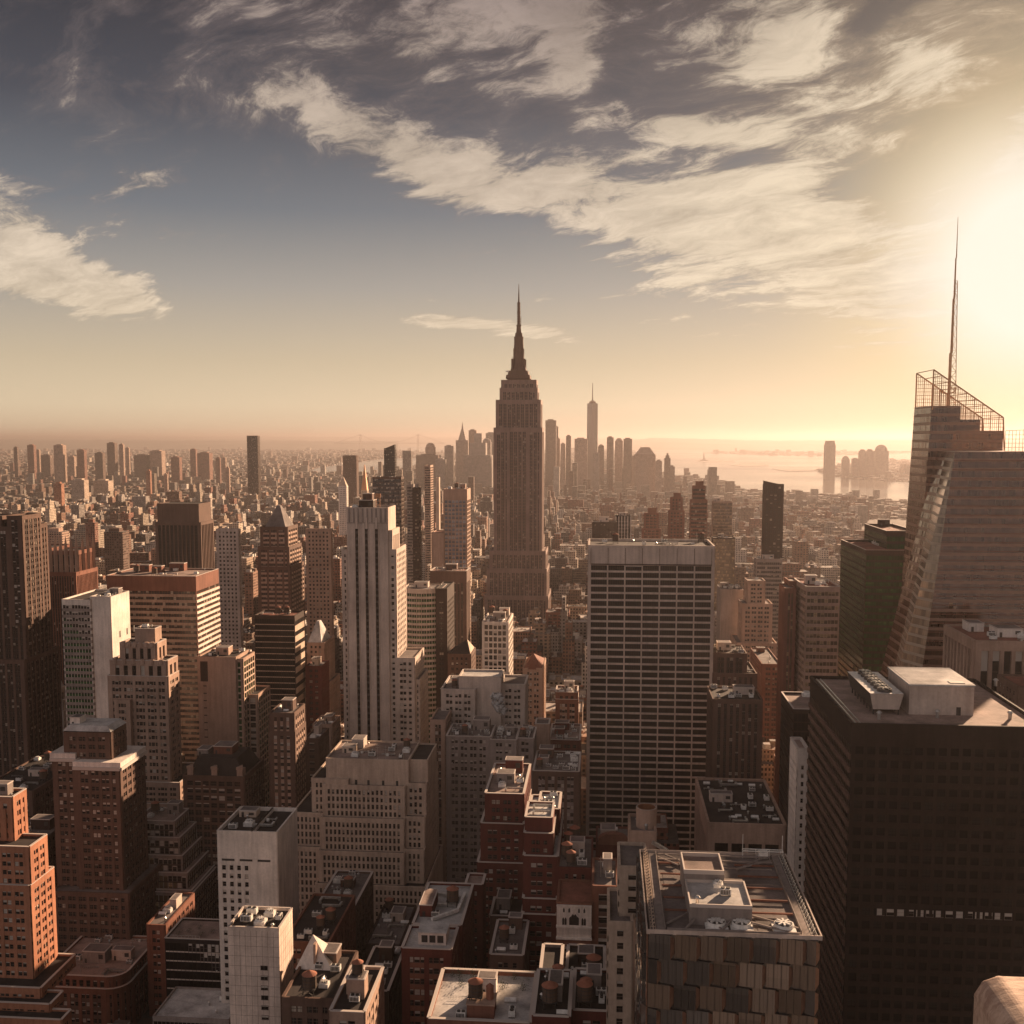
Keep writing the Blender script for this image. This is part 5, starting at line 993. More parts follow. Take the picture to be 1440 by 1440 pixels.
Lt = P(1286, 573, Yr2); Lp = P(1289, 525, Yr2); L2 = P(1260, 935, Yr2); Lg = lean(Lt, L2); Rt = P(1351, 573, Yr); R1 = P(1351, 590, Yr); R2 = P(1378, 590, Yr); R3 = P(1378, 606, Yr); R4 = P(1405, 606, Yr); pk = P(1411, 587, Yr)
q = MB(); ztop = Lt[2]; zc = [ztop, R1[2], R3[2]]
body = [(Lt[0], zc[0]), (Rt[0], zc[0]), (Rt[0], zc[1]), (R2[0], zc[1]), (R2[0], zc[2]), (R4[0] + 2, zc[2]), (R4[0] + 6, 0), (Lg[0], 0)]
fr_ = [(x, Yr, z) for x, z in body]; bkp = [(x, Yr2, z) for x, z in body]
q.poly(fr_, 0, [(x / 1.55, z / 4.4) for x, z in body]); q.poly(bkp[::-1], 0)
for i in range(len(body)): j = (i + 1) % len(body); q.poly([fr_[i], fr_[j], bkp[j], bkp[i]], 0 if i in (7, 5) else 1, [(0, fr_[i][2] / 4.4), (0, fr_[j][2] / 4.4), (28, bkp[j][2] / 4.4), (28, bkp[i][2] / 4.4)])
keep(q.build('rear_volume', [GL['curtain'], W['tan']]), root)
q = MB()  # open screen crown: front and back frames under one sloping edge
def slope(x): return Lp[2] + (pk[2] - Lp[2]) * (x - Lp[0]) / (pk[0] - Lp[0])
def base(x): return zc[0] if x < Rt[0] else zc[1] if x < R2[0] else zc[2]
for Ys in (Yr + 0.2, Yr2 - 0.2):
    nx = 34
    for i in range(nx + 1):
        x = Lp[0] + (pk[0] - Lp[0]) * i / nx; q.bar((x, Ys, base(x) - 1), (x, Ys, slope(x)), 0.38 if i % 4 == 0 else 0.18)
    z = zc[2]
    while z < Lp[2]:
        xe = Lp[0] + (Lp[2] - z) / (Lp[2] - pk[2]) * (pk[0] - Lp[0]); xs_ = Lp[0] if z > zc[0] else (Rt[0] if z > zc[1] else R2[0])
        if xe > xs_: q.bar((xs_, Ys, z), (min(xe, pk[0]), Ys, z), 0.22)
        z += 1.9
    q.bar((Lp[0], Ys, Lp[2]), (pk[0], Ys, pk[2]), 0.6); q.bar((Lp[0], Ys, zc[0] - 2), (Lp[0], Ys, Lp[2]), 0.6); q.bar((pk[0], Ys, pk[2]), (R4[0] + 3, Ys, zt), 0.6)
for i in range(9): f = i / 8; x = Lp[0] + (pk[0] - Lp[0]) * f; q.bar((x, Yr, slope(x)), (x, Yr2, slope(x)), 0.35)
scm = metal((0.50, 0.28, 0.15), 'screen_metal', 0.4, 0.5)
keep(q.build('screen_crown', scm), root)
q = MB(); x0_, z0_ = P(1413, 634, Yf + 3)[0], zt; zt2 = zat(606, Yf)
for i in range(24): x = x0_ + i * 1.6; q.bar((x, Yf + 3, z0_), (x, Yf + 3, zt2 + i * 0.07), 0.16)
for k in range(6): q.bar((x0_, Yf + 3, z0_ + (zt2 - z0_) * k / 5), (x0_ + 38, Yf + 3, z0_ + (zt2 - z0_) * k / 5 + (1.6 if k == 5 else 0)), 0.2)
keep(q.build('screen_crown', scm), root)
q = MB(); xm, zm = P(1334, 570, 575)[0], zat(590, 575); ztip = zat(316, 575)
for (a, b, r0, r1) in ((0, 0.33, 0.85, 0.75), (0.33, 0.6, 0.7, 0.55), (0.6, 0.8, 0.5, 0.35), (0.8, 1.0, 0.3, 0.1)): q.cyl(xm + 1.3 * a, 575, zm + (ztip - zm) * a, zm + (ztip - zm) * b, r0, r1, 10)
for i in range(26):
    za, zb2 = zm + i * 2.7, zm + (i + 1) * 2.7; w0 = 3.6 * (1 - i / 60); q.bar((xm + w0, 575, za), (xm + w0 - 0.06, 575, zb2), 0.3)
    q.bar((xm + (w0 if i % 2 else 0.8), 575, za), (xm + (0.8 if i % 2 else w0), 575, zb2), 0.22); q.bar((xm, 575, zb2), (xm + w0, 575, zb2), 0.2)
keep(q.build('mast', scm), root)
q = MB(); q.bar((Lp[0] + 11, 575, zc[0]), (Lp[0] + 11, 575, zc[0] + 7), 0.6)
for i in range(8): a = math.pi * (i / 7 - 0.5) * 0.9; q.bar((Lp[0] + 11 + 4 * math.sin(a), 575, zc[0] + 9 - 2.5 * math.cos(a)), (Lp[0] + 11 + 4 * math.sin(a + .4), 575, zc[0] + 9 - 2.5 * math.cos(a + .4)), 0.5)
keep(q.build('roof_crane', scm), root)
FOOT.append((A[0] - 30, Cx, Yf - 10, Yr2 + 10, 0, ztop, len(HERO))); HERO.append(('the crystalline tower', (1340, 640), root, None))
# (29) the tall spired skyscraper
Y = 1287
tiers = []
e = [dict(xl=703.5, xr=755, yt=546, Y=Y + 6, xb=756, D=34), dict(xl=698, xr=759.5, yt=563, Y=Y + 4, D=38), dict(xl=695, xr=761.5, yt=602, Y=Y + 2, D=42), dict(xl=689, xr=766.5, yt=775, Y=Y - 6, D=56), dict(xl=685, xr=768, yt=800, Y=Y - 9, D=62), dict(xl=682, xr=770, yt=838, Y=Y - 12, D=68)]
T6 = [T(k['xl'], k['xr'], k['yt'], k['Y'], D=k['D']) for k in e]
T0 = T(705.5, 753.5, 535, Y + 8, D=30)
spst = dict(bw=2.6, fh=3.75, pw=1.7, sh=1.5, pd=0.8, sd=0.10, cw=2.6, top=4.5, alt=0.5)
# central recess: side pavilions stand proud of the middle
lf, rt = T(695, 716, 603, Y - 1, D=4), T(741, 761.5, 603, Y - 1, D=4); lm, rm_ = T(698, 717, 640, Y - 2.4, D=4), T(740, 759, 640, Y - 2.4, D=4)
root = building('spired_skyscraper', 'tallest stepped brown stone skyscraper at the centre with a tapering mast and needle', 'skyscraper', [fr([*T0[:4], T6[0][5] - 1, T0[5]])] + [fr([*t[:4], 0, t[5]]) for t in (T6[0], T6[1], T6[2], lf, rt)] + [T6[3], T6[4], T6[5]], style=spst, wallm=wall((0.25, 0.175, 0.15), 'limestone'), span='brown', gl='dark', huts=0, roofn=0, par=0.7, roof='tan')
cx, cy = P(729.5, 535, Y + 23)[0], Y + 23; zr = T0[5]
def zz_(py): return zat(py, Y + 20)
q = MB(); lv = [(533, 16.5), (528, 16), (527.5, 14), (522, 13), (521.5, 10.5), (518, 10)]
for (pa, ra), (pb_, rb) in zip(lv[:-1], lv[1:]):
    if pa != pb_: q.cyl(cx, cy, zz_(pa), zz_(pb_), ra * 1.25, rb * 1.25, 4, ph=math.pi / 4)
m0 = keep(q.build('observation_deck', W['brown']), root)
q = MB()
for (pa, ra, pb_, rb) in [(520, 9.2, 500, 6.3), (500, 6.3, 480, 5.6), (480, 5.6, 475, 5.6), (475, 5.9, 473.5, 5.9), (473.5, 4.6, 468, 4.3), (468, 3.2, 459, 2.6), (459, 2.6, 457, 3.4)]: q.cyl(cx, cy, zz_(pa), zz_(pb_), ra, rb, 16)
for i in range(4):
    a = math.pi / 4 + i * math.pi / 2
    q.poly([(cx + 6 * math.cos(a), cy + 6 * math.sin(a), zz_(488)), (cx + 11.5 * math.cos(a), cy + 11.5 * math.sin(a), zz_(520)), (cx + 4 * math.cos(a + .25), cy + 4 * math.sin(a + .25), zz_(520))])
    q.prism([(cx + r_ * math.cos(a + d), cy + r_ * math.sin(a + d)) for r_, d in ((11, -.12), (11, .12), (5, .2), (5, -.2))], zz_(521), zz_(505)); q.prism([(cx + r_ * math.cos(a + d), cy + r_ * math.sin(a + d)) for r_, d in ((8, -.12), (8, .12), (5, .2), (5, -.2))], zz_(505), zz_(490))
keep(q.build('mooring_mast', W['brown'], smooth=False), root)
q = MB()
for (pa, ra, pb_, rb) in [(458, 1.9, 428, 1.6), (440, 2.1, 438, 2.1), (428, 2.0, 425, 2.0), (425, 1.0, 412, 0.7), (412, 0.6, 399, 0.25)]: q.cyl(cx, cy, zz_(pa), zz_(pb_), ra, rb, 8)
for k in range(8): q.cyl(cx, cy, zz_(456 - k * 3.6), zz_(455 - k * 3.6), 2.3, 2.3, 8)
q.bar((cx + 2.6, cy, zz_(457)), (cx + 2.6, cy, zz_(445)), 0.5); q.bar((cx - 8, cy, zz_(512)), (cx - 8, cy, zz_(501)), 0.4); keep(q.build('needle', W['brown']), root)
for i, (px, py) in enumerate([(711, 525), (716, 519), (743, 524), (740, 520), (747, 527), (713, 529)]): put('antenna', root, P(px, py, Y + 12)[0], Y + 12 + i, zz_(py + 4), 1.0)
put('cooling_fan', root, P(714, 522, Y + 12)[0], Y + 10, zz_(524), 0.8)
# (30) far left towers
fl = T(-60, 30, 742, 622, xb=38); fl2 = T(-60, 34, 928, 618, xb=44); fl[3] = 652; fl2[3] = 660; flt = T(-60, 2, 727, 626, D=20); fl3 = T(10, 30, 727, 621, D=22)
building('masonry_tower', 'tall dark brown stone tower cut off by the left edge with a thin bright rim', 'skyscraper', [fr(flt), fr([*fl3[:4], fl[5] - 60, fl3[5]]), fl, fl2], style='pair', wallm='brown', span='umber', win=60, huts=0, roofn=0, coping=False, roof='dark')
ch1 = T(71, 108, 776, 738, xb=118); ch0 = T(74, 104, 800, 736, D=22); ch2 = T(60, 106, 806, 733, xb=122); ch3 = T(37, 72, 772, 745, D=30); ch1[4] = 0
ch2[3] = 766; ch1[3] = 762
root = building('gothic_tower', 'brown gothic skyscraper with a comb of pointed buttresses on its crown at left', 'skyscraper', [fr(ch1, style='finpier'), fr(ch2, style='finpier'), fr(ch3, style=dict(ST['punch'], sh=2.5))], wallm='rust', span='umber', huts=0, roofn=0, win=0, roof='dark')
for i in range(6):
    X = ch1[0] + (ch1[1] - ch1[0]) * i / 5; q = MB(); q.cyl(X, ch1[2] - 0.5, ch1[5] - 16, ch1[5] + 1, 1.6, 1.5, 4); q.cyl(X, ch1[2] - 0.5, ch1[5] + 1, ch1[5] + 12, 1.5, 0.1, 4); keep(q.build('pinnacle', W['tan']), root)
for i in range(1, 4):
    Yi = ch1[2] + (ch1[3] - ch1[2]) * i / 3; q = MB(); q.cyl(ch1[1] + 0.5, Yi, ch1[5] - 14, ch1[5] + 2, 1.3, 1.2, 4); q.cyl(ch1[1] + 0.5, Yi, ch1[5] + 2, ch1[5] + 12, 1.2, 0.1, 4); keep(q.build('pinnacle', W['tan']), root)
# small domed white building
do = T(50, 84, 968, 700, xb=90); do2 = T(42, 88, 985, 697, D=30); do3 = T(36, 90, 1000, 694, D=34)
root = building('domed_building', 'small white stone building with tiered crown and mansard dome left of the white slab', 'building', [do, do2, do3], style='piers', wallm='white', span='brown', huts=0, roofn=0, win=20)
pyramid(root, grow(do, 0, 0, 0, 0, do[5] + .9), 9, [RF['silver']], 'mansard_roof', 0.55)
building('office_block', 'grey office roof with machinery in the shade left of the brown tower', 'building', [T(-30, 46, 1112, 520, D=60)], style='pair', wallm='brown', win=20, roofn=12, huts=3, roof='dark')
building('brick_building', 'shaded stone block behind the orange tower at the left edge', 'building', [T(-30, 60, 1180, 470, D=30)], style='punch', wallm='umber', win=0, roofn=6, huts=2)
# (31) behind: dark square tower, mid towers
dk = T(221, 279, 709, 1290, D=40)
ddk = T(219.5, 281, 735, 1288, D=44)
building('dark_tower', 'broad dark red brown tower of vertical stripes standing alone left of centre', 'skyscraper', [dict(box=dk, style='blank'), dict(box=ddk, style=dict(bw=5.0, fh=3.8, pw=1.6, sh=.9, pd=1.2, sd=.1, cw=2, top=3))], wallm='brown', span='dark', gl='black', huts=0, roofn=0, roof='dark')
py1 = T(366, 404, 742, 852, xb=418); py1[3] = min(py1[3], 890); py2 = T(363, 406, 770, 850, D=36); py3 = T(363, 408, 798, 848, D=40)
root = building('pyramid_tower', 'brown stone tower with a broad stepped pyramid roof above the brown box tower', 'skyscraper', [py1, py2, py3], style='trio', wallm='brown', span='tan', huts=0, roofn=0)
pyramid(root, [py1[0] + 3, py1[1] - 2, py1[2] + 2, py1[3] - 2, 0, py1[5]], zat(713, 860) - py1[5], [RF['grey']], trunc=0.15)
mc = T(524, 564, 672, 1010, xb=568); mc[3] = min(mc[3], 1050)
building('slab_tower', 'plain grey brown slab with a bright dotted right edge behind the striped white tower', 'skyscraper', [dict(box=mc, style='sheer')], wallm='brown', span='brown', gl='shade', huts=0, roofn=2, roof='dark')
for (xl, xr, yt, xb, Y, st_, wm_, lab, pyr) in [
    (540, 555, 631, 559, 1750, 'sheer', 'dark', 'slim black glass tower with a slanted top behind the grey brown slab', 0),
    (566, 578, 634, 580, 4300, 'bands', 'grey', 'pale slab with a notched top on the downtown edge left of centre', 0),
    (572, 581, 682, 583, 1350, 'bands', 'grey', 'thin grey tower with a bright white cap right of the grey brown slab', 0),
    (580, 589, 687, 592, 1150, 'bands', 'umber', 'narrow dark tower with a bright dotted edge left of the blue grid tower', 0),
    (597, 605, 655, 609, 1700, 'bands', 'tan', 'slim yellowish tower with a dark top left of the blue grid tower', 0),
    (613, 617, 672, 620, 1900, 'blank', 'cream', 'thin sunlit cream tower above the blue grid tower', 0),
    (476, 487, 684, 491, 2050, 'punch', 'white', 'white stone clock tower with a pointed cap left of the striped tower', 18),
    (508, 516, 690, 519, 2150, 'punch', 'cream', 'small tower with a gilded pyramid just left of the striped tower crown', 52),
    (482, 501, 641, 501, 3000, 'punch', 'brown', 'dark flat housing tower on the river side left of centre', 0),
    (304, 335, 745, 338, 950, 'punch', 'pale', 'white gridded office block right of the dark striped tower', 0),
    (430, 465, 745, 467, 960, 'punch', 'tan', 'pale loft tower left of the striped white tower', 0),
    (347, 362, 613, 365, 3300, 'sheer', 'brown', 'lone dark glass tower under construction on the left skyline', 0),
    (1074, 1102, 682, 1114, 1010, 'punch', 'umber', 'dark residential tower with a slanted cap standing before the river', 0),
    (974, 992, 684, 996, 1110, 'bands', 'rust', 'tall slim brown tower with a stepped top above the white grid slab', 0),
    (943, 960, 700, 966, 1230, 'punch', 'rust', 'brown stepped tower left of the tall slim brown tower', 0),
    (1003, 1030, 706, 1030, 1300, 'sheer', 'tan', 'gold reflecting glass tower right of the tall slim brown tower', 0),
    (1003, 1034, 757, 1034, 1200, 'sheer', 'umber', 'dark block below the gold reflecting glass tower', 0),
    (906, 926, 722, 927, 1400, 'pair', 'rust', 'tan stepped tower directly above the middle of the white grid slab', 0),
    (833, 867, 735, 867, 1150, 'punch', 'umber', 'dark stone block with a round roof house above the left of the white grid slab', 0),
    (866, 887, 726, 887, 1180, 'piers', 'dark', 'dark tower with white vertical fins above the white grid slab', 0),
    (1064, 1100, 787, 1100, 1000, 'bands', 'grey', 'pale banded block below the dark residential tower', 0),
    (768, 800, 862, 801, 1150, 'pair', 'rust', 'rust coloured block at the right foot of the spired skyscraper', 0)]:
    t0 = T(xl, xr, yt, Y, D=max(14, (xr - xl) * Y / 1505 * 0.7)) if xb <= xr or Y > 1700 else T(xl, xr, yt, Y, xb=xb)
    t0[3] = min(t0[3], Y + 45); tl = [t0]
    if 'stepped' in lab: w_ = (t0[1] - t0[0]); tl = [[t0[0] + w_ * .25, t0[1] - w_ * .15, t0[2] + 3, t0[3] - 3, 0, t0[5] + w_ * 0.35], t0, grow(t0, w_ * .15, w_ * .15, 3, 3, t0[5] - w_ * 1.1)]
    g_ = 'gold' if 'gold' in lab else 'dark'
    r_ = building('tower', lab, 'skyscraper', tl, style=st_, wallm=wm_, gl=g_, huts=1 if Y < 1500 else 0, roofn=2 if Y < 1400 else 0, span=('white' if 'fins' in lab else None))
    if pyr: pyramid(r_, [*t0[:5], t0[5] + .5], pyr * 1.0, [W['cream'] if pyr < 30 else MT['copper']], 'pyramid_roof', 0.1)
    if 'slanted' in lab:
        q = MB(); h_ = 6 * Y / 1505; q.poly([(t0[0], t0[2], t0[5]), (t0[1], t0[2], t0[5]), (t0[1] if xl < 700 else t0[0], t0[2], t0[5] + h_)]); q.poly([(t0[0], t0[3], t0[5]), (t0[1], t0[3], t0[5]), (t0[1] if xl < 700 else t0[0], t0[3], t0[5] + h_)])
        X = t0[1] if xl < 700 else t0[0]; X2 = t0[0] if xl < 700 else t0[1]; q.poly([(X, t0[2], t0[5]), (X, t0[3], t0[5]), (X, t0[3], t0[5] + h_), (X, t0[2], t0[5] + h_)]); q.poly([(X2, t0[2], t0[5]), (X2, t0[3], t0[5]), (X, t0[3], t0[5] + h_), (X, t0[2], t0[5] + h_)]); keep(q.build('slanted_top', W[wm_]), r_)
    if 'fins' in lab:
        for i in range(6): q = MB(); X = t0[0] + (t0[1] - t0[0]) * i / 5; q.box(X - .5, X + .5, t0[2] - 1.6, t0[2] - .6, 0, t0[5]); keep(q.build('fin', W['white']), r_)
# steam plume
m_, t_ = mat('steam'); ps = t_.n('ShaderNodeNewGeometry').outputs['Position']; lw = t_.n('ShaderNodeLayerWeight', i_Blend=0.35).outputs['Facing']
al_ = t_.m('MULTIPLY', t_.m('POWER', t_.m('SUBTRACT', 1.0, lw), 2.0), t_.mr(t_.noise(ps, 0.35, 3, 0.5)[0], 0.25, 0.65, 0.0, 0.55), clamp=True)
df = t_.n('ShaderNodeBsdfDiffuse', i_Color=(0.97, 0.96, 0.95, 1)); tl = t_.n('ShaderNodeBsdfTranslucent', i_Color=(0.9, 0.86, 0.8, 1)); tp = t_.n('ShaderNodeBsdfTransparent')
mx = t_.n('ShaderNodeMixShader', i_0=0.5); t_.set(mx.inputs[1], df.outputs[0]); t_.set(mx.inputs[2], tl.outputs[0])
m2 = t_.n('ShaderNodeMixShader'); t_.set(m2.inputs[0], al_); t_.set(m2.inputs[1], tp.outputs[0]); t_.set(m2.inputs[2], mx.outputs[0]); oo = t_.n('ShaderNodeOutputMaterial'); t_.set(oo.inputs[0], m2.outputs[0])
bm = bmesh_.new(); rr = random.Random(8); sx, sy, sz = P(707, 992, 552)
for i in range(30):
    f = (i % 15) / 15; r_ = 1.3 + 2.0 * f * (1.15 - f) * 2; g_ = bmesh_.ops.create_icosphere(bm, subdivisions=3, radius=r_); off = Vector((-4.0 * f + rr.uniform(-1.6, 1.6), rr.uniform(-1, 1), 10 * f - 4 + rr.uniform(-.8, .8)))
    for v in g_['verts']: v.co = v.co * (1 + 0.25 * math.sin(v.co.x * 2.1 + i) * math.cos(v.co.z * 1.7 + i)) + off
me = bpy.data.meshes.new('steam'); bm.to_mesh(me); bm.free(); me.polygons.foreach_set('use_smooth', [True] * len(me.polygons)); me.materials.append(m_)
so = bpy.data.objects.new('steam', me); col.objects.link(so); so.location = (sx, sy, sz); tag(so, 'small white plume of steam rising from the grey office roof at the centre', kind='stuff')
# stone parapet knob in the lower right corner (the viewpoint's own terrace)
bm_x, bm_z = 1372, 1376
x0, _, z1 = P(1421, 1404, 2.6)
import bmesh
bm = bmesh.new(); pr = [(x0 - 0.052, -6.0), (x0 - 0.047, z1 - CZ - 0.052), (x0 - 0.028, z1 - CZ - 0.016), (x0 + 0.01, z1 - CZ), (x0 + 0.55, z1 - CZ + 0.004), (x0 + 0.58, -6.0)]
fv = [bm.verts.new((x, 2.45, CZ + z)) for x, z in pr]; bv = [bm.verts.new((x, 2.72, CZ + z)) for x, z in pr]
bm.faces.new(fv); bm.faces.new(bv[::-1])
for i in range(len(pr)): j = (i + 1) % len(pr); bm.faces.new([fv[j], fv[i], bv[i], bv[j]])
bmesh.ops.bevel(bm, geom=[e for e in bm.edges if abs(e.verts[0].co.z - e.verts[1].co.z) < 1 and e.verts[0].co.z > CZ - 3], offset=0.014, segments=4, affect='EDGES', profile=0.6)
me = bpy.data.meshes.new('stone_parapet'); bm.to_mesh(me); bm.free()
m_, t_ = mat('parapet_stone'); ps = t_.n('ShaderNodeNewGeometry').outputs['Position']; n_ = t_.noise(t_.v('MULTIPLY', ps, (1.0, 3.0, 1.6)), 11, 8, 0.72, 0.6)[0]; n2_ = t_.noise(ps, 60, 4, 0.7)[0]
bp = t_.n('ShaderNodeBump', i_Strength=0.5, i_Distance=0.004); t_.set(bp.inputs['Height'], t_.m('ADD', n_, t_.m('MULTIPLY', n2_, 0.4)))
me.materials.append(fin(m_, t_, Base_Color=t_.mix(t_.mr(n_, 0.35, 0.7), (0.64, 0.46, 0.34, 1), (0.34, 0.21, 0.15, 1)), Roughness=0.85, Normal=bp.outputs[0]))
o = bpy.data.objects.new('stone_parapet', me); col.objects.link(o); tag(o, 'pale rounded stone parapet corner in the bottom right corner', 'parapet')

# cars on the avenue right of the white grid slab
paints = [('yellow', (0.55, 0.30, 0.03)), ('white', (0.7, 0.68, 0.65)), ('black', (0.02, 0.02, 0.02)), ('silver', (0.40, 0.39, 0.38)), ('red', (0.30, 0.03, 0.02))]
CARS = {}
for nm, c in paints:
    pm = metal(c, 'car_paint_' + nm, 0.3, 0.2); q = MB()
    q.prism([(-.9, -2.3), (.9, -2.3), (.9, 2.3), (-.9, 2.3)], .35, .85); q.poly([(-.9, -2.3, .85), (.9, -2.3, .85), (.85, -1.2, .95), (-.85, -1.2, .95)]); q.poly([(-.85, -1.2, .95), (.85, -1.2, .95), (.85, 1.9, .95), (-.85, 1.9, .95)]); bo = q.build('body', pm)
    q = MB(); A_ = [(-.82, -1.3), (.82, -1.3), (.82, 1.8), (-.82, 1.8)]; B__ = [(-.66, -.6), (.66, -.6), (.66, 1.2), (-.66, 1.2)]
    for i in range(4): j = (i + 1) % 4; q.poly([(*A_[i], .9), (*A_[j], .9), (*B__[j], 1.45), (*B__[i], 1.45)], 1)
    q.poly([(*p, 1.45) for p in B__], 0); cb_ = q.build('cabin', [pm, PG]); q = MB()
    for y in (-1.45, 1.45):
        for a in range(10): t1, t2 = a * math.pi / 5, (a + 1) * math.pi / 5; q.poly([(-.92, y + .33 * math.cos(t1), .33 + .33 * math.sin(t1)), (-.92, y + .33 * math.cos(t2), .33 + .33 * math.sin(t2)), (.92, y + .33 * math.cos(t2), .33 + .33 * math.sin(t2)), (.92, y + .33 * math.cos(t1), .33 + .33 * math.sin(t1))])
    wl = q.build('wheel', MT['dark']); CARS[nm] = [(o.name.split('.')[0], o.data) for o in (bo, cb_, wl)]
    for o in (bo, cb_, wl): bpy.data.objects.remove(o)
rc = random.Random(21); Yv = 860.0
while Yv < 1330:
    for lane in (-7.5, -3.6, 0.2, 4.0, 7.6):
        if rc.random() < 0.42:
            nm = rc.choices([p[0] for p in paints], [4, 2, 3, 2, 1])[0]; cr_ = empty('car', (150 + lane, Yv + rc.uniform(-3, 3), 0.06)); tag(cr_, nm + ' car on the long avenue in the hollow right of the white grid slab', 'car', nm + ' cars on the avenue')
            for pn, m in CARS[nm]: o = bpy.data.objects.new(pn, m); col.objects.link(o); o.parent = cr_
    Yv += 13
# ---------------------------------------------------------------- city facade for blocks too small to model window by window
m_, t_ = mat('city_facade'); at = t_.n('ShaderNodeAttribute', attribute_name='tint'); tc, al = at.outputs['Color'], at.outputs['Alpha']
gq = t_.n('ShaderNodeNewGeometry'); X_, Y_, Z_ = t_.xyz(gq.outputs['Position'])[0:3]; nx_, ny_, nz_ = t_.xyz(gq.outputs['Normal'])[0:3]
sidef = t_.m('GREATER_THAN', t_.m('ABSOLUTE', nx_), 0.5); hor = t_.m('ADD', t_.m('MULTIPLY', sidef, Y_), t_.m('MULTIPLY', t_.m('SUBTRACT', 1.0, sidef), X_))
bw_ = t_.m('ADD', 2.2, t_.m('MULTIPLY', al, 2.4)); uu = t_.m('DIVIDE', hor, bw_); vv = t_.m('DIVIDE', Z_, 3.6)
fu, fv = t_.m('FRACT', uu), t_.m('FRACT', vv)
wm_ = t_.m('MULTIPLY', t_.m('LESS_THAN', t_.m('ABSOLUTE', t_.m('SUBTRACT', fu, 0.5)), 0.27), t_.m('LESS_THAN', t_.m('ABSOLUTE', t_.m('SUBTRACT', fv, 0.5)), 0.27))
wn = t_.n('ShaderNodeTexWhiteNoise', noise_dimensions='2D'); t_.set(wn.inputs[0], t_.comb(t_.m('FLOOR', uu), t_.m('FLOOR', vv)))
wm_ = t_.m('MULTIPLY', wm_, t_.m('GREATER_THAN', al, 0.01)); wc = t_.mix(t_.m('GREATER_THAN', wn.outputs[0], 0.75), (0.022, 0.018, 0.016, 1), (0.16, 0.13, 0.11, 1))
st_ = t_.mr(t_.noise(gq.outputs['Position'], 0.07, 4, 0.6)[0], 0.3, 0.7, 0.72, 1.25, 'LINEAR')
roofn_ = t_.mr(t_.noise(gq.outputs['Position'], 0.35, 3, 0.7)[0], 0.35, 0.7, 0.75, 1.3, 'LINEAR'); k_ = t_.m('MULTIPLY', st_, roofn_)
CF = fin(m_, t_, Base_Color=t_.mix(wm_, t_.v('SCALE', tc, sc=k_), wc), Roughness=t_.mr(wm_, 0, 1, 0.85, 0.2, 'LINEAR'), Specular_IOR_Level=0.2)
PAL = [((0.40, 0.29, 0.21), 5), ((0.50, 0.40, 0.31), 5), ((0.22, 0.09, 0.06), 5), ((0.28, 0.15, 0.10), 4), ((0.17, 0.11, 0.08), 3), ((0.30, 0.26, 0.23), 4), ((0.58, 0.51, 0.44), 3), ((0.12, 0.09, 0.08), 2)]
PN = ['tan', 'cream', 'red brick', 'rust brown', 'dark brown', 'grey', 'pale', 'dark']
RFC = [(0.10, 0.08, 0.07), (0.22, 0.19, 0.17), (0.34, 0.29, 0.26), (0.06, 0.05, 0.045), (0.50, 0.45, 0.41), (0.28, 0.17, 0.12)]
def boxmesh(name, B, tint, rtint, alpha):
    """one mesh of many upright boxes; B (n,6), wall tint (n,3), roof tint (n,3), alpha (n) = window spacing or 0"""
    B = np.asarray(B, float); n = len(B); V = np.empty((n, 8, 3)); 
    for k in range(8): V[:, k, 0] = B[:, 0 + (k >> 2)]; V[:, k, 1] = B[:, 2 + ((k >> 1) & 1)]; V[:, k, 2] = B[:, 4 + (k & 1)]
    Fq = (BF[None, [0, 1, 2, 3, 5]] + 8 * np.arange(n)[:, None, None]).reshape(-1, 4)
    me = bpy.data.meshes.new(name); me.vertices.add(8 * n); me.vertices.foreach_set('co', V.ravel().astype(np.float32))
    me.loops.add(Fq.size); me.loops.foreach_set('vertex_index', Fq.ravel().astype(np.int32)); me.polygons.add(len(Fq))
    me.polygons.foreach_set('loop_start', (np.arange(len(Fq)) * 4).astype(np.int32)); me.polygons.foreach_set('loop_total', np.full(len(Fq), 4, np.int32))
    ca = me.attributes.new('tint', 'FLOAT_COLOR', 'FACE'); c = np.zeros((n, 5, 4), np.float32); c[:, :4, :3] = np.asarray(tint)[:, None]; c[:, :4, 3] = np.asarray(alpha)[:, None]; c[:, 4, :3] = np.asarray(rtint)
    ca.data.foreach_set('color', c.ravel()); me.update(calc_edges=True); me.polygons.foreach_set('use_smooth', np.zeros(len(Fq), bool)); me.materials.append(CF); return me
rnd = random.Random(11)
def pick():
    i = rnd.choices(range(len(PAL)), [w for _, w in PAL])[0]; c = PAL[i][0]; j = rnd.uniform(0.55, 1.05); return i, tuple(q * j for q in c)
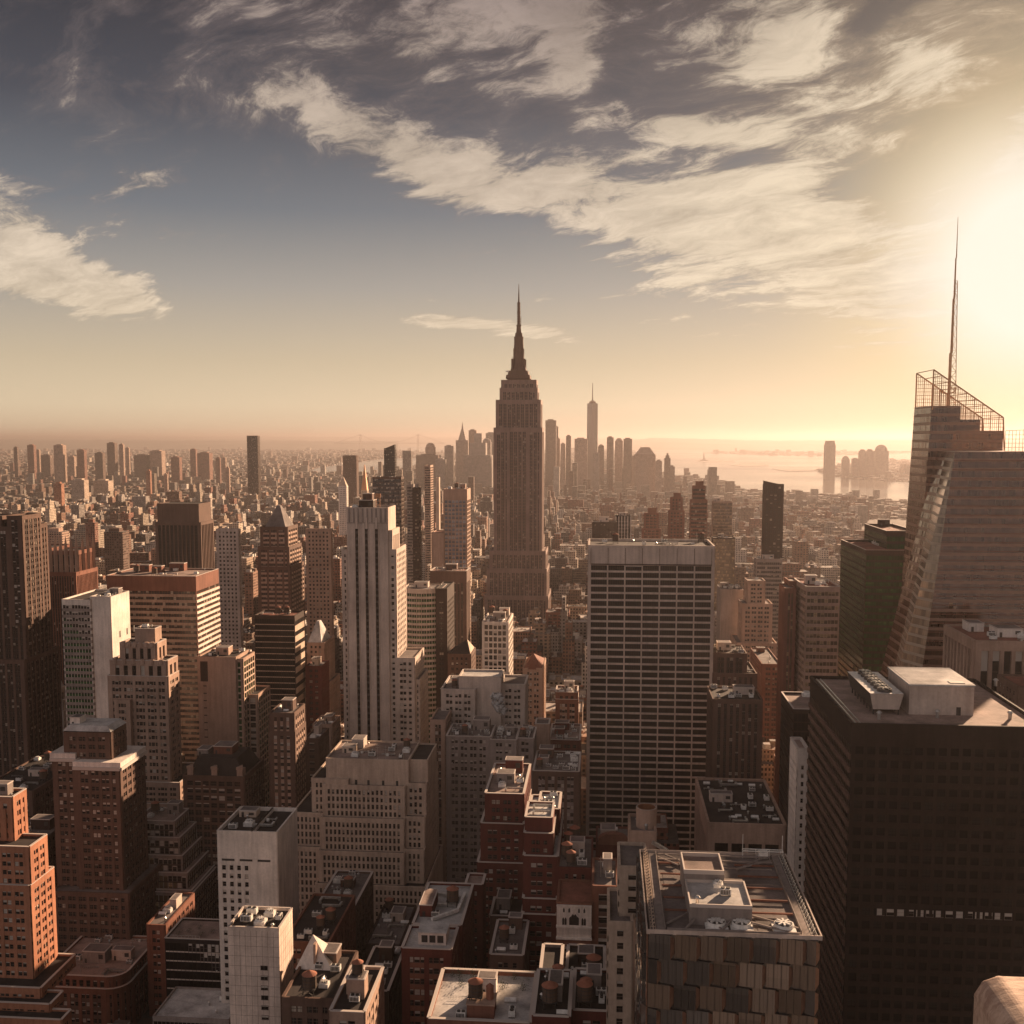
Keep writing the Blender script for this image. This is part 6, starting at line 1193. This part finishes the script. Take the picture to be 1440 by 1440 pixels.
# lots along the street grid
foot = np.array([f[:4] for f in FOOT])
LOTS = []
def clash(x0, x1, y0, y1, m=1.5): return bool(np.any((foot[:, 0] < x1 + m) & (foot[:, 1] > x0 - m) & (foot[:, 2] < y1 + m) & (foot[:, 3] > y0 - m)))
rows = []
for s in STREETS[:-1]:
    if s + 7 < 200 or s > 3500: continue
    yA, yB = s + 8, s + 82 - 8; ym = (yA + yB) / 2
    for ai in range(-14, 9):
        pass
    edges = AVE if True else None
    spans = [(AVE[i] + 14, AVE[i + 1] - 14) for i in range(len(AVE) - 1)] + [(-1400, AVE[0] - 14), (AVE[-1] + 14, 1250), (-1700, -1412)]
    for (xa, xb) in spans:
        for (y0, y1) in ((yA, ym - 0.6), (ym + 0.6, yB)):
            x = xa
            while x < xb - 8:
                w = min(rnd.choice([8, 12, 16, 20, 26, 34]) * (1 if s < 1500 else 1.3), xb - x); Yc_ = (y0 + y1) / 2
                px0, _q = proj(x, max(y0, 50), 20); px1, _q = proj(x + w, max(y0, 50), 20)
                if px1 > -60 and px0 < 1500:
                    cap = 34 if s < 520 else 48 if s < 900 else 66 if s < 1400 else 75
                    h = rnd.uniform(0.35, 1.0) ** 1.2 * cap
                    if s > 1000 and rnd.random() < 0.03: h = rnd.uniform(70, 100)
                    if x > 330 and s > 900: h = min(h, 60)
                    d = rnd.uniform(0.75, 1.0) * (y1 - y0); Y0, Y1 = (y0, y0 + d) if y0 == yA else (y1 - d, y1)
                    if not clash(x + .4, x + w - .4, Y0, Y1): LOTS.append([x + .4, x + w - .4, Y0, Y1, 0, h])
                x += w
# visibility on a coarse raster, to know which blocks the picture shows
GW = 720; sx_ = 1440 / GW; pxs = (np.arange(GW) + 0.5) * sx_; PXg, PYg = np.meshgrid(pxs, pxs)
D_ = (_Rv[None, None] * (PXg[..., None] - PPX) + _Uc[None, None] * (PPY - PYg[..., None]) + _Fc[None, None] * FPX); D_ /= D_[..., 1:2]
zb = np.full((GW, GW), 1e9); ib = np.full((GW, GW), -1, int)
def raster(b, idx):
    x0, x1, y0, y1, z0, z1 = b; cs = [proj(x, max(y, 5), z) for x in (x0, x1) for y in (y0, y1) for z in (z0, z1)]
    a0, a1 = min(c[0] for c in cs), max(c[0] for c in cs); b0, b1 = min(c[1] for c in cs), max(c[1] for c in cs)
    i0, i1, j0, j1 = max(0, int(a0 / sx_)), min(GW, int(a1 / sx_) + 1), max(0, int(b0 / sx_)), min(GW, int(b1 / sx_) + 1)
    if i0 >= i1 or j0 >= j1: return
    d = D_[j0:j1, i0:i1]; dx, dz = d[..., 0], d[..., 2]
    with np.errstate(divide='ignore', invalid='ignore'):
        tx0, tx1 = x0 / dx, x1 / dx; tz0, tz1 = (z0 - CZ) / dz, (z1 - CZ) / dz
    tn = np.maximum(np.maximum(np.minimum(tx0, tx1), np.minimum(tz0, tz1)), y0); tf = np.minimum(np.minimum(np.maximum(tx0, tx1), np.maximum(tz0, tz1)), y1)
    hit = (tn < tf) & (tn < zb[j0:j1, i0:i1]); zb[j0:j1, i0:i1][hit] = tn[hit]; ib[j0:j1, i0:i1][hit] = idx
for f in FOOT: raster(f[:6], -2)
MASSKILL = []
for i, b in enumerate(LOTS): raster(b, i)
cnt = np.bincount(ib[ib >= 0].ravel(), minlength=len(LOTS))
order = np.argsort(-cnt)
NIND = 560
ind = [i for i in order[:NIND] if cnt[i] >= 5]
KIND = [('loft_building', 'loft building'), ('apartment_block', 'apartment block'), ('office_building', 'office building')]  # generic infill blocks; kind goes by wall colour, not by known use
HS = [(h[0], h[1]) for h in HERO]
SHORT = {'huge dark bronze': 'the huge dark bronze slab', 'office tower of staggered': 'the faceted glass tower', 'orange brick': 'the orange brick tower', 'dark brown brick tower with': 'the white corniced brown tower', 'slim pale tiled': 'the slim tiled block', 'wide cream stepped': 'the wide cream stepped block',
         'tan stone stepped tower with a scal': 'the scalloped tan tower', 'blank white slab': 'the blank white slab', 'broad office tower with pale': 'the sunlit banded tower', 'dark brown box': 'the brown box tower', 'tall pale stone tower with three': 'the striped white tower', 'bow fronted': 'the bow fronted tower',
         'slim tower with a grid': 'the blue grid tower', 'white framed tower': 'the white framed tower', 'big white slab with': 'the white grid slab', 'glass tower with cut': 'the chamfered glass tower', 'dark green glass': 'the dark green glass tower', 'the crystalline': 'the crystalline tower', 'tallest stepped': 'the spired skyscraper',
         'brown gothic': 'the gothic tower', 'broad dark red brown': 'the dark striped tower', 'brown stone tower with a broad': 'the pyramid roofed tower', 'plain grey brown': 'the grey brown slab', 'dark residential': 'the dark residential tower', 'tall slim brown': 'the tall slim brown tower', 'gold reflecting': 'the gold glass tower', 'lone dark glass': 'the lone dark skyline tower', 'white stone clock': 'the white clock tower',
         'red brick tower with white ledges': 'the red tower with white ducts', 'white gridded office': 'the white gridded block', 'brown tower with tall pil': 'the pilaster tower', 'pale stone block with a blank': 'the central pale stone block', 'low tan roofed': 'the low tan roofed hall'}
LMK = []
for lab, c in HS:
    for k, v in SHORT.items():
        if lab.startswith(k): LMK.append((c, v))
used_lab = {}
def lot_label(i, b, colr):
    cx, cy = proj((b[0] + b[1]) / 2, b[2], b[5]); h = b[5]; w = b[1] - b[0]
    best = sorted(LMK, key=lambda L: (L[0][0] - cx) ** 2 + (L[0][1] - cy) ** 2 * 0.5)[:3]
    size = 'tall' if h > 55 else 'mid height' if h > 30 else 'low'; wide = 'broad' if w > 24 else 'narrow' if w < 13 else ''
    for (lx, ly), nm in best:
        dx, dy = cx - lx, cy - ly; far = math.hypot(dx, dy); near = 'just ' if far < 60 else '' if far < 130 else 'well '
        rel = ('right of' if dx > 0 else 'left of') if abs(dx) > abs(dy) else ('below' if dy > 0 else 'above')
        l = ' '.join(f'{size} {wide} {PN[colr]} block {near}{rel} the top of {nm}'.split())
        if len(l.split()) > 16: l = l.replace('the top of ', '')
        if used_lab.get(l, 0) == 0 and len(l.split()) <= 16: used_lab[l] = 1; return l
    (lx, ly), nm = best[0]; l2 = ' '.join(f'{size} {wide} {PN[colr]} block {rel} {best[0][1]}, {int(b[5] // 3.6)} storeys high'.split())
    used_lab[l2] = used_lab.get(l2, 0) + 1
    if used_lab[l2] > 1: l2 = ' '.join(f'{size} {wide} {PN[colr]} block of {int(b[5] // 3.6)} storeys towards {best[2][1]}'.split())
    return l2
isind = np.zeros(len(LOTS), bool); isind[ind] = True
MB_, MT_, MR_, MA_ = [], [], [], []
def parts_of(b, ci, c):
    """main volume, setback, bulkhead and small roof boxes of one block"""
    x0, x1, y0, y1, _, h = b; w, d = x1 - x0, y1 - y0; out = [(x0, x1, y0, y1, 0, h, c, rnd.choice(RFC), rnd.uniform(0.1, 1))]
    top = h
    if h > 30 and rnd.random() < 0.45: 
        a, e = rnd.uniform(.1, .25) * w, rnd.uniform(.1, .25) * d; top = h * rnd.uniform(1.08, 1.25); out.append((x0 + a, x1 - a, y0 + e, y1 - e * .5, h - .1, top, c, rnd.choice(RFC), out[0][8])); x0, x1, y0, y1 = x0 + a, x1 - a, y0 + e, y1 - e * .5
    p = 0.8
    cop = tuple(min(.6, q * 1.25) for q in c)
    for q in ((x0, x1, y0 - .15, y0 + .35), (x0, x1, y1 - .35, y1 + .15), (x0 - .15, x0 + .35, y0 + .35, y1 - .35), (x1 - .35, x1 + .15, y0 + .35, y1 - .35)): out.append((*q, top - .3, top + p, c, cop, 0))
    for k in range(rnd.randint(1, 3)):
        a = rnd.uniform(3, 7); e = rnd.uniform(3, 6); 
        if x1 - x0 < a + 2 or y1 - y0 < e + 2: continue
        X, Y = rnd.uniform(x0 + .6, x1 - a - .6), rnd.uniform(y0 + .6, y1 - e - .6); out.append((X, X + a, Y, Y + e, top - .1 - .01 * k, top + rnd.uniform(2.2, 5.5) , rnd.choice([c, (.45, .4, .35), (.12, .09, .08), (.6, .56, .5)]), rnd.choice(RFC), 0))
    for k in range(rnd.randint(2, 5)):
        a = rnd.uniform(.8, 2.2); X, Y = rnd.uniform(x0 + .5, x1 - a - .5), rnd.uniform(y0 + .5, y1 - a - .5); out.append((X, X + a, Y, Y + a, top - .12, top + rnd.uniform(.8, 1.8), (.55, .52, .48), (.6, .56, .5), 0))
    return out
for i, b in enumerate(LOTS):
    ci, c = pick(); ps = parts_of(b, ci, c)
    if not isind[i]:
        if cnt[i] == 0 and b[2] > 2200: continue
        for p in ps[:6 if b[2] > 1500 else 99]: MB_.append(p[:6]); MT_.append(p[6]); MR_.append(p[7]); MA_.append(p[8])
        continue
    kn, ks = KIND[(0, 1, 0, 1, 0, 2, 1, 2)[ci]]; cx, cy = (b[0] + b[1]) / 2, (b[2] + b[3]) / 2
    big = cnt[i] > 60
    def mk(nm, L):
        me = boxmesh(nm, [(p[0] - cx, p[1] - cx, p[2] - cy, p[3] - cy, p[4], p[5]) for p in L], [p[6] for p in L], [p[7] for p in L], [p[8] for p in L]); return bpy.data.objects.new(nm, me)
    lab = lot_label(i, b, ci)
    if not big:
        o = mk(kn, ps); col.objects.link(o); o.location = (cx, cy, 0); tag(o, lab, ks, ks + 's along the street grid')
    else:
        r_ = empty(kn, (cx, cy, 0)); tag(r_, lab, ks, ks + 's along the street grid')
        o = mk('wall', [p for p in ps if p[8] > 0]); col.objects.link(o); o.parent = r_
        n0 = sum(1 for p in ps if p[8] > 0); rest = ps[n0:]
        for nm, L in (('parapet', rest[:4]),): o = mk(nm, L); col.objects.link(o); o.parent = r_
        for p in rest[4:]: o = mk('roof_hut' if p[1] - p[0] > 2.3 else 'roof_vent', [p]); col.objects.link(o); o.parent = r_
        if big and rnd.random() < 0.6:
            pt = [p for p in ps if p[8] > 0][-1]; me, L = proto('water_tank'); w = bpy.data.objects.new('water_tank', me); col.objects.link(w); w.parent = r_; w.location = ((pt[0] + pt[1]) / 2 - cx + rnd.uniform(-2, 2), pt[3] - cy - 3, pt[5]); w.scale = (.9, .9, .9)
            for nm, m in L: c_ = bpy.data.objects.new(nm, m); col.objects.link(c_); c_.parent = w
# ---------------------------------------------------------------- the far city
def inpoly(x, y, P_):
    ins = False; n = len(P_)
    for i in range(n):
        (xa, ya), (xb, yb) = P_[i], P_[(i + 1) % n]
        if (ya > y) != (yb > y) and x < (xb - xa) * (y - ya) / (yb - ya) + xa: ins = not ins
    return ins
def inwater(x, y):
    if not any(inpoly(x, y, w) for w in WATER): return False
    return not any(nm == 'land' and inpoly(x, y, [G(*p) for p in pp]) for nm, pp in ISL)
rn = np.random.RandomState(4); Y = 1150.0; FB = []
while Y < 24000:
    step = 20 + Y * 0.0042; x = -0.60 * Y
    while x < 0.50 * Y:
        w = step * rn.uniform(0.5, 1.1)
        if Y > 3560 or x < -1430 or x > 1260:
            if not inwater(x + w / 2, Y):
                u_ = rn.rand(); h = 7 + 16 * rn.rand() ** 1.5 + (rn.uniform(12, 34) if u_ > 0.93 else 0) + (rn.uniform(30, 55) if u_ > 0.992 else 0)
                if Y > 9000: h *= 0.8
                if x > 0.13 * Y and Y < 6500 and Y > 3500: h = min(h, 60)
                if abs(x + 0.07 * Y) < 0.19 * Y and 3600 < Y < 6400: h *= 1.6
                yy = Y + rn.uniform(-.25, .25) * step
                if not clash(x, x + w, yy, yy + w, 0): FB.append((x, x + w * rn.uniform(.55, .95), yy, yy + step * rn.uniform(.35, .75), 0, h))
        x += step * rn.uniform(0.8, 1.4)
    Y += step
for b in FB:
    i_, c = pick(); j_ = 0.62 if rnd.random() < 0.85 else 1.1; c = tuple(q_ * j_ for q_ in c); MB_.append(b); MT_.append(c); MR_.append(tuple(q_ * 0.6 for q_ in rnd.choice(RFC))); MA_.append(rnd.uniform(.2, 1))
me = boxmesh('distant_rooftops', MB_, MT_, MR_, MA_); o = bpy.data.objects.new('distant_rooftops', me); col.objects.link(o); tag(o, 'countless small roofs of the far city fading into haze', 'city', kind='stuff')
# ---------------------------------------------------------------- skylines
def far_tower(xl, xr, yt, Y, lab, top='flat', mt='grey', group=None):
    t = T(xl, xr, yt, Y, D=(xr - xl) * Y / 1505 * 0.8); x0, x1, y0, y1, _, z1 = t; c = C[mt]; w = x1 - x0; q = MB(); cx, cy = (x0 + x1) / 2, (y0 + y1) / 2
    L = [(x0, x1, y0, y1, 0, z1, c, (.2, .17, .15), .6)]
    r = empty('skyscraper', (cx, cy, 0)); tag(r, lab, 'skyscraper', group)
    me = boxmesh('wall', [(a - cx, b - cx, e - cy, f - cy, g, h) for a, b, e, f, g, h, *_ in L], [c], [(.2, .17, .15)], [.6]); o = bpy.data.objects.new('wall', me); col.objects.link(o); o.parent = r
    q = MB()
    if top == 'step': q.box(-w * .3, w * .3, -w * .25, w * .25, z1, z1 + w * .45); q.box(-w * .14, w * .14, -w * .12, w * .12, z1 + w * .45, z1 + w * .8)
    elif top == 'dome': [q.cyl(0, 0, z1 + w * .5 * math.sin(R(a)), z1 + w * .5 * math.sin(R(a + 22.5)), w * .5 * math.cos(R(a)), w * .5 * math.cos(R(a + 22.5)), 14, cap=False) for a in (0, 22.5, 45, 67.5)]
    elif top == 'spire': q.cyl(0, 0, z1, z1 + w * .9, w * .45, w * .12, 4, ph=math.pi / 4); q.cyl(0, 0, z1 + w * .9, z1 + w * 1.5, w * .08, .5, 6)
    elif top == 'taper': q.cyl(0, 0, z1, z1 + w * .35, w * .65, w * .3, 4, ph=math.pi / 4)
    else: q.box(-w * .3, w * .25, -w * .2, w * .25, z1, z1 + 5)
    o = q.build('crown', W[mt]); o.parent = r; return r, t
DT = [(767, 782, 591, 5200, 'flat', 'broad hazy tower with chamfered top right of the spired skyscraper'), (779, 785, 600, 5600, 'flat', 'thin pale tower half hidden behind the broad hazy tower'), (783, 787.5, 617, 5300, 'flat', 'narrow low tower at the right foot of the broad hazy tower'),
      (788.5, 795, 624, 5100, 'flat', 'short hazy tower second right of the broad hazy tower'), (796, 803, 613, 5400, 'flat', 'slim hazy tower midway to the needle topped giant'), (808, 826, 617, 5000, 'flat', 'pinkish slab directly left of the needle topped giant'),
      (834, 843, 637, 4700, 'flat', 'small dark block at the foot of the needle topped giant'), (841, 849.5, 629, 5200, 'dome', 'round topped block directly right of the needle topped giant'), (853.5, 863, 615, 5100, 'flat', 'left one of three close towers right of the needle topped giant'),
      (865, 876, 620, 5300, 'taper', 'middle one of three close towers with a domed cap'), (877, 889, 617, 5200, 'flat', 'right one of three close towers with a reddish top band'), (893, 922, 639, 4600, 'taper', 'wide pink office block by the bay with a sloped top'), (889, 900, 641, 4700, 'flat', 'low pink wing left of the wide pink office block'),
      (922, 931, 648, 4550, 'flat', 'sloping low block right of the wide pink office block'), (934.5, 943, 644, 4600, 'step', 'pink tower on the water edge of downtown'), (941, 949, 656, 4550, 'flat', 'small block on the water edge of downtown'),
      (641, 658, 619, 5600, 'spire', 'dark block with a pointed roof left of the spired skyscraper'), (659, 670, 605, 5500, 'flat', 'tall flat topped hazy tower left of the spired skyscraper'), (669, 674, 618, 5650, 'flat', 'thin shoulder building right of the tall flat topped hazy tower'), (678, 690, 622, 5800, 'dome', 'pale rounded tower closest left of the spired skyscraper'), (683, 697, 609, 6000, 'flat', 'pale tower touching the left edge of the spired skyscraper'),
      (598, 611, 629, 5400, 'dome', 'domed block on the skyline left of the pointed roofed block'), (585, 616, 640, 5200, 'flat', 'broad low mass below the domed block'), (625, 637, 627, 5600, 'flat', 'flat block between the domed block and the pointed roofed block'), (612, 626, 646, 5000, 'flat', 'low grey block below the flat block of downtown'), (652, 690, 640, 5100, 'step', 'wide grey mass in front of the tall flat topped hazy tower')]
for xl, xr, yt, Y, tp, lab in DT: far_tower(xl, xr, yt, Y, lab, tp, rnd.choice(['grey', 'brown', 'tan']))
# needle topped giant
t = T(825.5, 840.8, 567, 5400, D=56); r = empty('skyscraper', ((t[0] + t[1]) / 2, t[2] + 28, 0)); tag(r, 'tallest hazy downtown tower with tapering sides and a needle', 'skyscraper')
w = (t[1] - t[0]) / 2; q = MB(); z1 = t[5]; B0 = [(-w, -w), (w, -w), (w, w), (-w, w)]; T0_ = [(0, -w * .98), (w * .98, 0), (0, w * .98), (-w * .98, 0)]
zb0 = 55
for i in range(4): j = (i + 1) % 4; q.poly([(*B0[i], zb0), (*B0[j], zb0), (*T0_[i], z1)]); q.poly([(*B0[j], zb0), (*T0_[j], z1), (*T0_[i], z1)])
q.poly([(*p, z1) for p in T0_]); q.box(-w, w, -w, w, 0, zb0 + .1)
m_g = metal((0.20, 0.17, 0.15), 'hazy_glass', 0.3, 0.3); o = q.build('wall', m_g); o.parent = r
q = MB(); q.cyl(0, 0, z1, z1 + 9, w * .62, w * .62, 16); q.cyl(0, 0, z1 + 9, z1 + 15, w * .5, w * .2, 12); q.cyl(0, 0, z1 + 12, zat(539, 5430), 3.0, 1.2, 6); o = q.build('needle', W['brown']); o.parent = r
t = T(825.5, 840.8, 567, 5400, D=56)
# left skyline across the river
for xl, xr, yt, lab in [(19, 24, 624, 'thinnest hazy tower near the left end of the skyline'), (38, 47, 621, 'dark flat tower third from the left end of the skyline'), (75, 88, 621, 'broad tower with a sunlit right edge on the left skyline'), (50, 55, 628, 'short tower between the dark flat tower and the broad sunlit edged one'), (57, 70, 635, 'low block left of the broad sunlit edged tower'), (108, 118, 628, 'tower with a narrow cap midway on the left skyline'), (133, 144, 632, 'low grey slab left of the tallest pair of the left skyline'),
                        (150, 161, 618, 'larger one of the tallest pair of the left skyline'), (167, 173, 620, 'slimmer one of the tallest pair of the left skyline'), (176, 181, 625, 'thin tower right of the tallest pair'), (188, 205, 635, 'wide low block right of the thin tower'), (210, 227, 629, 'broad shouldered block above the dark striped tower'), (267, 275, 627, 'tower with a narrow top right of the dark striped tower'), (277, 294, 632, 'wide block right of the narrow topped tower'), (303, 309, 639, 'small paired tower left of the lone dark glass tower, left one'), (312, 317, 639, 'small paired tower left of the lone dark glass tower, right one'), (240, 252, 638, 'low hazy block right of the broad shouldered block'), (95, 104, 637, 'low hazy block right of the broad sunlit edged tower')]:
    far_tower(xl, xr, yt + 5, rnd.uniform(5600, 6600), lab, 'flat', rnd.choice(['brown', 'tan', 'rust']))
for xl, xr, yt, Y, lab, mt_ in [(60, 87, 748, 1500, 'cluster of tan brick tower blocks behind the gothic tower', 'tan'), (75, 86, 680, 3100, 'slim orange lit tower standing above the roofs at far left', 'orange'), (120, 133, 735, 1700, 'brown tower with an orange side right of the gothic tower', 'rust'), (146, 172, 748, 1500, 'dark tower with a sunlit edge left of the dark striped tower', 'brown'), (33, 56, 742, 1400, 'white gridded apartment tower behind the gothic tower at left', 'pale'), (100, 118, 675, 3600, 'row of pale river towers on the far left', 'cream'), (131, 152, 676, 3700, 'pair of pale river towers left of the dark striped tower', 'cream'), (205, 211, 662, 4200, 'thin orange lit tower on the far left plain', 'orange'), (230, 235, 667, 4300, 'thin tan tower above the dark striped tower', 'tan'), (317, 322, 658, 4300, 'thin tan tower left of the lone dark glass tower', 'tan'), (288, 296, 700, 2500, 'white tower block right of the dark striped tower', 'pale')]:
    far_tower(xl, xr, yt, Y, lab, 'flat', mt_)
# across the harbour
g = T(1161, 1176, 622, 7000, D=60); r = empty('skyscraper', ((g[0] + g[1]) / 2, 7030, 0)); tag(r, 'lone tall tower with rounded top standing across the water', 'skyscraper')
w = (g[1] - g[0]) / 2; q = MB()
for za, zb2, ra, rb in ((0, .9, 1, 1), (.9, .97, 1, .9), (.97, 1.04, .86, .8)): q.cyl(0, 0, g[5] * za, g[5] * zb2, w * ra * 1.3, w * rb * 1.3, 4, ph=math.pi / 4)
o = q.build('wall', W['brown']); o.parent = r
for xl, xr, yt, tp, lab in [(1185, 1195, 646, 'dome', 'small rounded block nearest the lone tower across the water'), (1199, 1208, 645, 'flat', 'small block second from the lone tower across the water'), (1209, 1218, 635, 'taper', 'pointed block in the cluster across the water'), (1219, 1229, 635, 'taper', 'pointed block right of its twin across the water'), (1232, 1250, 634, 'dome', 'widest rounded block of the cluster across the water')]: far_tower(xl, xr, yt, 7300, lab, tp, 'brown')
# statue on its island, suspension bridge
Ys = 12800; X0, _, Zt = P(990, 636, Ys); r = empty('statue', (X0, Ys, 0)); tag(r, 'tiny statue holding up a torch on its star shaped pedestal in the bay', 'statue')
h = Zt; q = MB(); q.box(-40, 40, -40, 40, 0, h * .14); q.box(-18, 18, -18, 18, h * .14, h * .22); q.cyl(0, 0, h * .22, h * .48, 12, 9, 4, ph=math.pi / 4); o = q.build('pedestal', W['tan']); o.parent = r
q = MB(); q.cyl(0, 0, h * .48, h * .74, 8, 5, 8); q.cyl(0, 0, h * .74, h * .80, 5, 3.5, 8); q.cyl(0, 0, h * .80, h * .87, 3.5, 3, 8); q.bar((-4, 0, h * .76), (-7, 0, h * .95), 3); q.cyl(-7, 0, h * .95, h, 1.5, 3, 6); q.box(2, 6, -2, 2, h * .62, h * .72)
for i in range(5): a = math.pi * i / 4; q.bar((0, 0, h * .86), (6 * math.cos(a), 0, h * .86 + 5 * math.sin(a)), 1)
o = q.build('figure', W['grey']); o.parent = r
Yb = 20000; xa, _, zt_ = P(507, 611, Yb); xb_ = P(588, 611.5, Yb)[0]; zd = zat(623, Yb); r = empty('suspension_bridge', ((xa + xb_) / 2, Yb, 0)); tag(r, 'far suspension bridge with two towers on the horizon', 'bridge')
for x in (xa, xb_):
    q = MB(); q.box(x - 17, x - 9, Yb - 12, Yb + 12, 0, zt_); q.box(x + 9, x + 17, Yb - 12, Yb + 12, 0, zt_); q.box(x - 10, x + 10, Yb - 11, Yb + 11, zt_ - 22, zt_ - 4); q.box(x - 10, x + 10, Yb - 11, Yb + 11, zd + 30, zd + 42); keep(q.build('tower', W['grey']), r)
q = MB(); q.box(xa - 500, xb_ + 500, Yb - 15, Yb + 15, zd - 7, zd); keep(q.build('deck', W['grey']), r)
q = MB(); pts = [(xa - 480, zd)] + [(xa, zt_)] + [(xa + (xb_ - xa) * k / 12, zd + 8 + (zt_ - zd - 8) * (2 * k / 12 - 1) ** 2) for k in range(1, 12)] + [(xb_, zt_), (xb_ + 480, zd)]
for a, b in zip(pts[:-1], pts[1:]): q.bar((a[0], Yb, a[1]), (b[0], Yb, b[1]), 5)
keep(q.build('cable', W['grey']), r)
